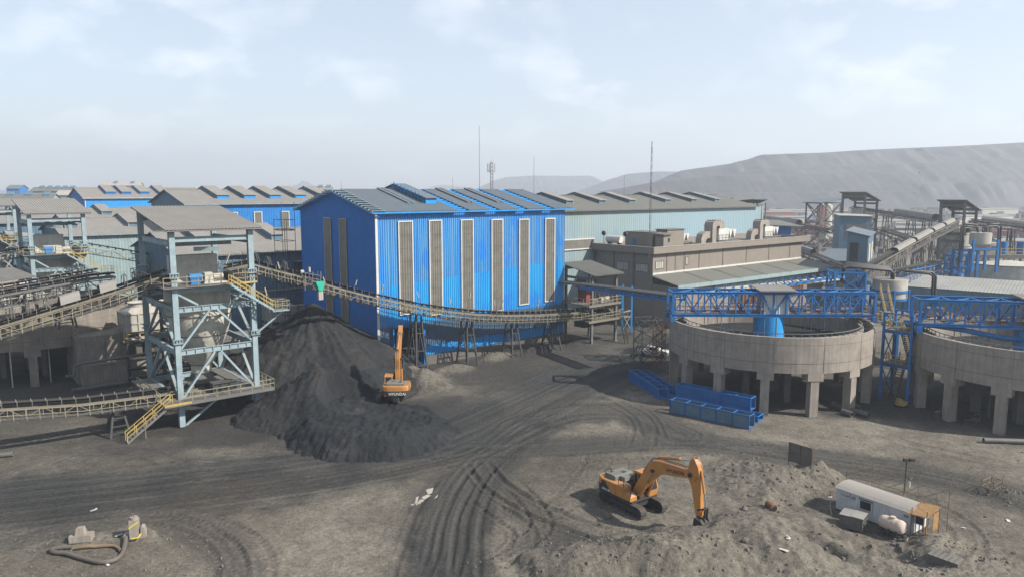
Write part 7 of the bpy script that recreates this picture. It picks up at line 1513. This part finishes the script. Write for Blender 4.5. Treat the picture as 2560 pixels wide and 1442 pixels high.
wconv('far overhead conveyor running to the right edge from the second canopy tower', [Gy(2425, 552, 200), Gy(2500, 562, 195), Gy(2640, 580, 185)], w=2.4, cover=((.15, .7),), legs=(.2, .5, .8), smat='steel_dark', rmat='steel_grey')
wconv('low conveyor with pipe hood behind the right end of the brown block', [Gy(1975, 618, 215), Gy(2040, 640, 205), Gy(2110, 668, 195)], w=2.2, cover=((.0, .45),), legs=(.5,), smat='stringer_cream', rmat='steel_grey')
wconv('dusty truss conveyor rising behind the narrow control house', [Gy(2200, 572, 230), Gy(2260, 592, 215), Gy(2310, 612, 205)], w=2.4, legs=(.5,), smat='steel_dark', rmat='steel_grey')
wconv('blue covered gallery rising right toward the blue pump frames', [Gy(2235, 680, 150), Gy(2300, 668, 158), Gy(2360, 655, 166)], w=2.2, th=2.2, smat='truss_blue', rmat='truss_blue')
# open lattice gantry with roof left of tower A
a_ = Gy(2052, 503, 262); b_ = Gy(2110, 495, 250); lg = lattice('lattice_gantry', 'open steel gantry with sloping roof beside the first far canopy tower', sq(a_[0], a_[1], 9, 7, 20), a_[2] - .5, (6, 11, 15, a_[2] - .8), 'steel_grey', 'gantry', .45); x = B(frame(a_[0], a_[1], 20)); x.slab([(-1, -1, a_[2] - .5), (10.5, -1, a_[2] + .9), (10.5, 8, a_[2] + .9), (-1, 8, a_[2] - .5)], .25); x.build('roof', 'roof_slate', lg)
for k, (pxx, lab) in enumerate(((2055, 'reddish'), (2070, 'grey'))):
    p = Gy(pxx, 505, 420); o = T('storage_silo', 'distant %s upright silo behind the open steel gantry' % lab, 'silo', (p[0], p[1], 0)); x = B(); x.tube((p[0], p[1], 0), (p[0], p[1], p[2] - 2), 2.6, 16); x.build('shell', 'yard_red' if k == 0 else 'hopper_steel', o); x = B(); x.tube((p[0], p[1], p[2] - 2), (p[0], p[1], p[2] - .8), 2.6, 16, .5); x.build('cone_top', 'hopper_steel', o)
# second cyclone cluster (blue frame) far right
for k, (pc, yb, yt, yy, rr_, lab) in enumerate(((2450, 610, 582, 160, 2.1, 'small cream cyclone drum in a blue frame before the far canopy tower'),)):
    p = Gy(pc, yb, yy); zt_2 = Gy(pc, yt, yy)[2]; o = T('cyclone_drum', lab, 'drum', (p[0], p[1], p[2])); x = B(); x.tube((p[0], p[1], p[2]), (p[0], p[1], zt_2), rr_, 24); x.tube((p[0], p[1], p[2] - 1.6), (p[0], p[1], p[2]), .6, 16, rr_); ang_smooth(x.build('drum_shell', 'white_dusty', o), 30)
    x = B()
    for (u, v) in ((-2.6, -2), (2.6, -2), (-2.6, 2), (2.6, 2)): x.nxt(); x.box(p[0] + u - .22, p[0] + u + .22, p[1] + v - .22, p[1] + v + .22, p[2] - 6, p[2] + 1)
    x.nxt(); x.box(p[0] - 2.6, p[0] + 2.6, p[1] - 2.2, p[1] - 1.9, p[2] - 1.2, p[2] - .8); each(x, 'support_post', 'truss_blue', o)
    for s_ in (-1, 1):
        for q in (0, .5): x = B(); x.path([(p[0] + s_ * .6, p[1], zt_2), (p[0] + s_ * (.8 + q), p[1], zt_2 + 1.2 + q), (p[0] + s_ * (3.2 + q), p[1], zt_2 + 1.4 + q), (p[0] + s_ * (3.8 + q), p[1], zt_2 + .8 + q), (p[0] + s_ * (3.8 + q), p[1], p[2] - 5)], .22, 8); ang_smooth(x.build('bent_pipe', 'pipe_black', o), 60)
for k, (pc, w_, y0p, y1p, yy) in enumerate(((2385, 3.0, 638, 690, 165), (2404, 3.6, 625, 690, 160))):
    p = Gy(pc, y0p, yy); lattice('blue_gantry', ('left lower' if k == 0 else 'right taller') + ' blue pump frame behind the white roofed shed', sq(p[0], p[1], w_, 3, 0), p[2], (p[2] - 4, p[2] - .2), 'truss_blue', 'gantry', .5, brace=False)
dk2 = T('service_deck', 'brown service deck on posts behind the grey storage tank at the right edge', 'platform', Gy(2480, 640, 175)); p = Gy(2430, 638, 176); f_ = frame(p[0], p[1], -6); x = B(f_); x.box(0, 26, 0, 9, p[2] - .8, p[2]); x.build('deck', 'concrete_dark', dk2); x = B(f_); rail(x, [(0, 0, p[2]), (26, 0, p[2])], 1.6, 1.6, .06); x.build('handrail', 'rail_yellow', dk2)
x = B(f_)
for u in range(1, 26, 5): x.box(u, u + .4, .3, .7, 0, p[2] - .81)
x.build('post', 'steel_grey', dk2); x = B(f_)
for u in (9, 13, 18, 21): x.nxt(); x.tube((u, 4, p[2]), (u, 4, p[2] + 3), .9, 12)
each(x, 'pump', 'truss_blue', dk2)
# shed with canopy right behind the long warehouse end
cs = T('canopy_shed', 'small pale blue shed under a dark winged canopy at the end of the long warehouse', 'shed', Gy(1880, 520, 240)); p = Gy(1862, 515, 236); f_ = frame(p[0], p[1], 40); x = B(f_); x.box(0, 6, -3, 6, 6, p[2]); x.build('wall', 'wall_pale_green', cs); x = B(f_); x.slab([(-2, -4.5, p[2] + 2.2), (4, -5.5, p[2] + 2.2), (9.5, 1, p[2] + .8), (3, 7, p[2] + 1.4)], .25); x.build('canopy_roof', 'roof_slate', cs); x = B(f_); [x.bar((u, v, 0), (u, v, p[2] + 1), .3) for u, v in ((-.5, -3.5), (5.5, -4), (7, 0))]; x.build('post', 'steel_grey', cs)
cs = T('low_shed', 'low blue shed with grey roof behind the right air handler of the brown block', 'shed', Gy(1930, 545, 200)); p = Gy(1905, 560, 205); f_ = frame(p[0], p[1], 12); x = B(f_); x.box(0, 9, 0, 8, 0, p[2] - .3); x.build('wall', 'wall_blue', cs); x = B(f_); x.slab([(-3, -2, p[2]), (11, -2, p[2] - .6), (11, 9, p[2] + .6), (-3, 9, p[2] + 1.2)], .25); x.build('roof', 'roof_green_grey', cs)
# ---- masts
def mast(label, pxx, pyt, yy, zb=0, w_=.35, lat=True, top=0):
    p = Gy(pxx, pyt, yy); o = T('mast', label, 'mast', (p[0], p[1], zb)); x = B(); h_ = p[2]
    if lat:
        for k in range(3): an = k * 2.094; x.bar((p[0] + w_ * cos(an), p[1] + w_ * sin(an), zb), (p[0] + w_ * .7 * cos(an), p[1] + w_ * .7 * sin(an), h_ - 1), w_ * .22)
        n = int((h_ - zb) / 1.2)
        for i in range(n):
            z0 = zb + (h_ - 1 - zb) * i / n; z1 = zb + (h_ - 1 - zb) * (i + 1) / n
            for k in range(3): a0, a1 = k * 2.094, (k + 1) * 2.094; x.bar((p[0] + w_ * .85 * cos(a0), p[1] + w_ * .85 * sin(a0), z0), (p[0] + w_ * .85 * cos(a1), p[1] + w_ * .85 * sin(a1), z1), w_ * .13)
        x.bar((p[0], p[1], h_ - 1.2), (p[0], p[1], h_), .1)
    else: x.tube((p[0], p[1], zb), (p[0], p[1], h_), w_, 6, w_ * .6)
    x.build('shaft', 'steel_grey', o)
    if top:
        x = B()
        for k in range(6): an = k * 1.047; x.box(p[0] + top * cos(an) - .12, p[0] + top * cos(an) + .12, p[1] + top * sin(an) - .12, p[1] + top * sin(an) + .12, h_ - 4.6, h_ - 1.6)
        x.lathe([(top * .2, h_ - 4.3), (top, h_ - 4.3), (top, h_ - 4.1), (top * .2, h_ - 4.1)], (p[0], p[1]), 12); x.build('antenna_panel', 'white_dusty', o)
mast('tallest thin mast rising behind the blue hall', 1198, 315, 190, w_=.09, lat=False); mast('lattice phone mast with a ring of antenna panels behind the blue hall', 1228, 398, 260, w_=.75, top=1.2)
mast('thin plain mast right of the phone mast', 1335, 392, 260, w_=.10, lat=False); mast('slender lattice mast on the brown block roof', 1630, 354, 122, zb=15, w_=.17); mast('short thin mast behind the long warehouse roof', 1561, 438, 230, w_=.08, lat=False)
mast('short thin mast left of the tallest one', 1131, 446, 230, w_=.08, lat=False); mast('very thin short mast beside the hall ridge', 853, 450, 180, w_=.05, lat=False)
# ================================================================ distant yard at the right and small litter
YARD = [  # px, py of the foot, distance scale from the ground, width, height, material, roof, kind
    (1925, 598, 9, 2.6, 'white_dusty', 'white', 'container'), (1955, 575, 12, 3.0, 'yard_red', 'dark red', 'container'), (2000, 580, 14, 2.8, 'yard_red', 'red', 'container'), (2040, 590, 12, 2.8, 'yard_red', 'rusty red', 'container'),
    (1985, 558, 16, 3.0, 'white_dusty', 'white', 'building'), (2035, 552, 10, 2.6, 'bright_blue', 'blue', 'container'), (2075, 600, 7, 2.8, 'white_dusty', 'white', 'container'), (1950, 610, 8, 2.6, 'hopper_steel', 'grey', 'container'),
    (2010, 604, 9, 2.6, 'concrete_dark', 'dark', 'container'), (1930, 560, 9, 3.0, 'white_paint', 'bright white', 'building'), (2240, 570, 16, 3.4, 'white_dusty', 'white', 'building'), (2290, 575, 14, 3.0, 'hopper_steel', 'grey', 'building'),
    (2320, 590, 22, 3.6, 'concrete_dark', 'dark long', 'building'), (2250, 598, 12, 3.0, 'hopper_steel', 'grey', 'building'), (2470, 560, 22, 3.6, 'white_paint', 'white', 'building'), (2515, 590, 11, 3.4, 'steel_red', 'brown', 'building'),
    (2550, 596, 12, 3.0, 'yard_red', 'pink-red', 'container'), (2540, 620, 14, 3.2, 'wall_pale_green', 'pale green', 'building'), (2480, 625, 10, 3.0, 'white_dusty', 'white', 'container'), (2500, 545, 16, 4, 'hopper_steel', 'grey', 'building'),
    (2130, 566, 10, 3, 'white_dusty', 'white', 'building'), (2060, 565, 12, 3.0, 'steel_grey', 'grey', 'container'), (2100, 545, 14, 3.4, 'concrete_dark', 'dark', 'building'), (2000, 543, 26, 3.4, 'white_dusty', 'white', 'building'), (1945, 545, 14, 3, 'steel_red', 'brown', 'building')]
for k, (pxx, pyy, w_, h_, m_, cn, kd) in enumerate(YARD):
    g = G(pxx, pyy); sc2 = hypot(g[0], g[1]) / 330; w_ *= max(sc2, .8); h_ *= max(sc2 * .8, .9); f_ = frame(g[0], g[1], R.choice((5, 12, 40, -20)), 0); wd = w_ * .4
    near = ('the long warehouse' if pxx < 1960 else 'the open gantry' if pxx < 2110 else 'the diagonal conveyor' if pxx < 2350 else 'the right edge')
    row = 'lowest row' if pyy > 590 else 'middle row' if pyy > 562 else 'farthest row'
    nm = 'shipping_container' if kd == 'container' else 'yard_building'
    o = T(nm, '%s %s in the %s of the distant yard near %s' % (cn, kd, row, near), kd, g, 'containers and small buildings in the distant yard')
    x = B(f_)
    if kd == 'container': x.corr((-w_ / 2, 0, 0), (w_, 0, 0), (0, 0, h_), .6, .05, (0, -1, 0)); x.box(-w_ / 2, w_ / 2, .06, wd, 0, h_)
    else: x.box(-w_ / 2, w_ / 2, 0, wd, 0, h_)
    x.build('wall', m_, o); x = B(f_); q_ = .3
    if kd == 'container': x.box(-w_ / 2 - .05, w_ / 2 + .05, -.08, wd + .05, h_ + .003, h_ + .15)
    else: x.slab([(-w_ / 2 - q_, -q_, h_), (w_ / 2 + q_, -q_, h_), (w_ / 2 + q_, wd / 2, h_ + 1.0), (-w_ / 2 - q_, wd / 2, h_ + 1.0)], .15); x.slab([(-w_ / 2 - q_, wd / 2, h_ + 1.0), (w_ / 2 + q_, wd / 2, h_ + 1.0), (w_ / 2 + q_, wd + q_, h_), (-w_ / 2 - q_, wd + q_, h_)], .15)
    x.build('roof', 'roof_corrugated' if kd != 'container' else m_, o)
    x = B(f_); x.box(-w_ * .1, w_ * .1, -.12, -.07, .1, h_ * .75); x.build('door', 'steel_grey', o)
# scattered dark clutter of the far yard: uncountable
x = B()
for k in range(900):
    pyy = 528 + 110 * R.random() ** 1.2; pxx = 1880 + R.random() * 900; g = G(pxx, pyy); s = (.5 + 1.6 * R.random()) * hypot(g[0], g[1]) / 330; f0 = frame(g[0], g[1], R.random() * 180); h_ = s * (.4 + .8 * R.random()); l_ = s * (1 + 3 * R.random())
    a0 = gr(g[0], g[1])
    if a0[0] < 128 and a0[1] > -12: continue
    x.f = f0; x.hexa([(-l_ / 2, -s / 2, 0), (l_ / 2, -s / 2, 0), (l_ / 2, s / 2, 0), (-l_ / 2, s / 2, 0), (-l_ * .4, -s * .35, h_), (l_ * .4, -s * .35, h_), (l_ * .35, s * .3, h_), (-l_ * .4, s * .3, h_)])
x.f = WORLD; reg(x.build('yard_scrap', M('scrap', (0.12, 0.10, 0.09), sc=.05, var=.8, dust=.2, bump=0)), kind='stuff')
# loose stones on the mounds and along the road edges
x = B(); 
for k in range(3200):
    if k < 2300: mnd = R.choice(MOUNDS[:16]); an = R.random() * 6.28; r = mnd[2] * R.random() ** .6 * 1.3; X_, Y_ = mnd[0] + r * cos(an) * mnd[4], mnd[1] + r * sin(an)
    elif k < 2700: g = G(R.uniform(0, 560), R.uniform(1330, 1442)); X_, Y_ = g[0], g[1]
    else: g = G(R.uniform(1250, 2560), R.uniform(1080, 1442)); X_, Y_ = g[0], g[1]
    s = .025 + (.11 if k < 2300 else .08) * R.random() ** 5; 
    x.v_ = (X_, Y_, s)
    if not hasattr(x, 'L'): x.L = []
    x.L.append((X_, Y_, s))
LX = np.array([[p[0] for p in x.L]]); LY = np.array([[p[1] for p in x.L]]); LZ = terrain(LX, LY)[0][0]
for (X_, Y_, s), z in zip(x.L, LZ):
    f0 = frame(X_, Y_, R.random() * 360, float(z)); x.f = f0; j = lambda: s * (.7 + .6 * R.random())
    x.hexa([(-j(), -j(), -s * .5), (j(), -j(), -s * .5), (j(), j(), -s * .5), (-j(), j(), -s * .5), (-j() * .6, -j() * .6, j()), (j() * .6, -j() * .6, j()), (j() * .6, j() * .6, j()), (-j() * .6, j() * .6, j())])
x.f = WORLD; reg(x.build('loose_stones', 'stone_grey'), kind='stuff')
# rocks and rags one can tell apart
def rock(label, pxx, pyy, s, mat='stone_grey', cat='rock', name='rock'):
    g = Gz(pxx, pyy); x = B(frame(g[0], g[1], R.random() * 90, g[2])); rr = lambda: 1 + .35 * (R.random() - .5)
    n = 7; rings = [(.9, -.2), (1.0, .15), (.75, .5), (.3, .72)]; ids = []
    for r_, z_ in rings: ids.append(x.pts([(s * r_ * rr() * cos(2 * pi * i / n), s * r_ * .75 * rr() * sin(2 * pi * i / n), s * z_ * rr()) for i in range(n)]))
    for a, b in zip(ids, ids[1:]):
        for i in range(n): k = (i + 1) % n; x.q.append((a + i, a + k, b + k, b + i))
    x.q.append(tuple(range(ids[-1], ids[-1] + n))); reg(x.build(name, mat), label, cat)
rock('pale broken rock in the shadow left of the foreground excavator', 1520, 1290, .45); rock('brown rock below the lying rusty drum', 1862, 1272, .35); rock('dark rock on the bottom right dirt mound', 1862, 1400, .3); rock('grey rock on the little mound right of the signboard', 2050, 1196, .3)
def litter(label, pxx, pyy, w_, mat='white_paint'):
    g = Gz(pxx, pyy); x = B(frame(g[0], g[1], R.random() * 180, g[2] + .03)); P = [(-w_, -w_ * .3), (0, -w_ * .5), (w_ * .8, -w_ * .1), (w_ * .9, w_ * .4), (.1 * w_, w_ * .25), (-w_ * .7, w_ * .5)]; x.extr([(p[0], p[1], .06 * R.random()) for p in P], (0, 0, .025)); reg(x.build('litter', mat), label, 'litter')
litter('white scrap of sheeting on the mound right of the foreground digger', 1960, 1370, .35); litter('white rag on the bottom right mound below the cabin', 1968, 1392, .3); litter('white paper by the lying rusty drum', 1918, 1275, .25); litter('white scrap far right of the cabin', 2520, 1302, .3)
litter('small white scrap by the rubber hose', 268, 1412, .22); litter('white crumpled sheet left of the valve post', 298, 1335, .35, 'white_dusty'); litter('white scrap in the dark road left of centre', 235, 1275, .35, 'white_dusty'); litter('white scrap on the open ground right of the cabin', 2408, 1320, .18)
x = B()
for rg in ([(1064, 1224), (1084, 1219), (1080, 1232), (1070, 1236)], [(1068, 1236), (1078, 1238), (1060, 1249), (1054, 1243)], [(1056, 1247), (1060, 1252), (1040, 1262), (1036, 1256)], [(1040, 1243), (1047, 1240), (1044, 1252), (1038, 1255)], [(1090, 1240), (1095, 1236), (1094, 1242), (1086, 1246)]):
    gg_ = [Gz(*p) for p in rg]; x.extr([(p[0], p[1], p[2] + .02) for p in gg_], (0, 0, .02))
reg(x.build('torn_sheet', 'white_dusty'), 'torn white plastic sheet flattened on the dark road at the centre', 'litter')
x = B(); x.bar(Gz(1028, 1262), Gz(1050, 1256), .2, .05); reg(x.build('litter', 'white_dusty'), 'small white strip at the left end of the torn road sheet', 'litter')
g = Gz(318, 1028); o = T('steel_trestle', 'small dusty steel trestle lying in the shade left of the yellow stair', 'trestle', g); x = B(frame(g[0], g[1], 15, g[2])); x.box(-1.2, 1.2, -.1, .15, .5, .62)
for u in (-.9, .1, .9): x.bar((u, -.3, 0), (u, .3, .55), .08)
x.build('beam', 'steel_grey', o)
sc = T('scrap_bundle', 'bundle of rusty reinforcing bars and a hose reel before the cut-off tank', 'scrap', Gz(2430, 1055)); g = Gz(2430, 1055); x = B()
for k in range(12): an = R.random() * 3; x.bar((g[0] - cos(an), g[1] - .4 * sin(an), g[2] + .1 + .03 * k), (g[0] + cos(an), g[1] + .4 * sin(an), g[2] + .15 + .03 * k), .05)
x.build('bars', 'rust', sc); x = B(); x.path([(g[0] + .5 + .4 * cos(t_ * pi / 8), g[1], g[2] + .6 + .4 * sin(t_ * pi / 8)) for t_ in range(16)], .05, 6, close=True); x.build('hose_reel', 'steel_grey', sc)
for k, (pxx, pyy) in enumerate(((2342, 1048), (2470, 1040))):
    g = Gz(pxx, pyy); o = T('ground_post', ('stubby dark pump stand' if k == 0 else 'tall thin grey post') + ' on the ground before the cut-off tank', 'post', g); x = B(); h_ = .9 if k == 0 else 2.9; x.box(g[0] - .25 if k == 0 else g[0] - .07, g[0] + .25 if k == 0 else g[0] + .07, g[1] - .2, g[1] + .1, g[2], g[2] + h_); x.build('stem', 'steel_grey' if k else 'steel_dark', o); x = B(); x.tube((g[0] - .3, g[1], g[2] + h_), (g[0] + .3, g[1], g[2] + h_ + .1), .12, 8); x.build('head', 'rust' if k == 0 else 'steel_grey', o)
def mark(name, label, pxx, py0, py1, wpx, yy, mat):
    a_ = Gy(pxx - wpx / 2, py0, yy); b_ = Gy(pxx + wpx / 2, py1, yy); x = B(); x.box(a_[0], b_[0], yy - .03, yy, b_[2], a_[2]); reg(x.build(name, mat), label, 'notice')
# ---------------------------------------------------------------- haze
hz = B(); hz.box(-2600, 3400, -60, 5200, -6, 260)
hm_ = bpy.data.materials.new('air'); hm_.use_nodes = True; t = hm_.node_tree; t.nodes.clear()
o_ = nd(t, 'ShaderNodeOutputMaterial'); pv = nd(t, 'ShaderNodeVolumePrincipled', i={'Density': HAZE, 'Anisotropy': 0.2, 'Color': (0.80, 0.88, 1.0, 1)})
t.links.new(pv.outputs[0], o_.inputs['Volume']); MATS['air'] = hm_
reg(hz.build('haze', 'air'), kind='stuff')
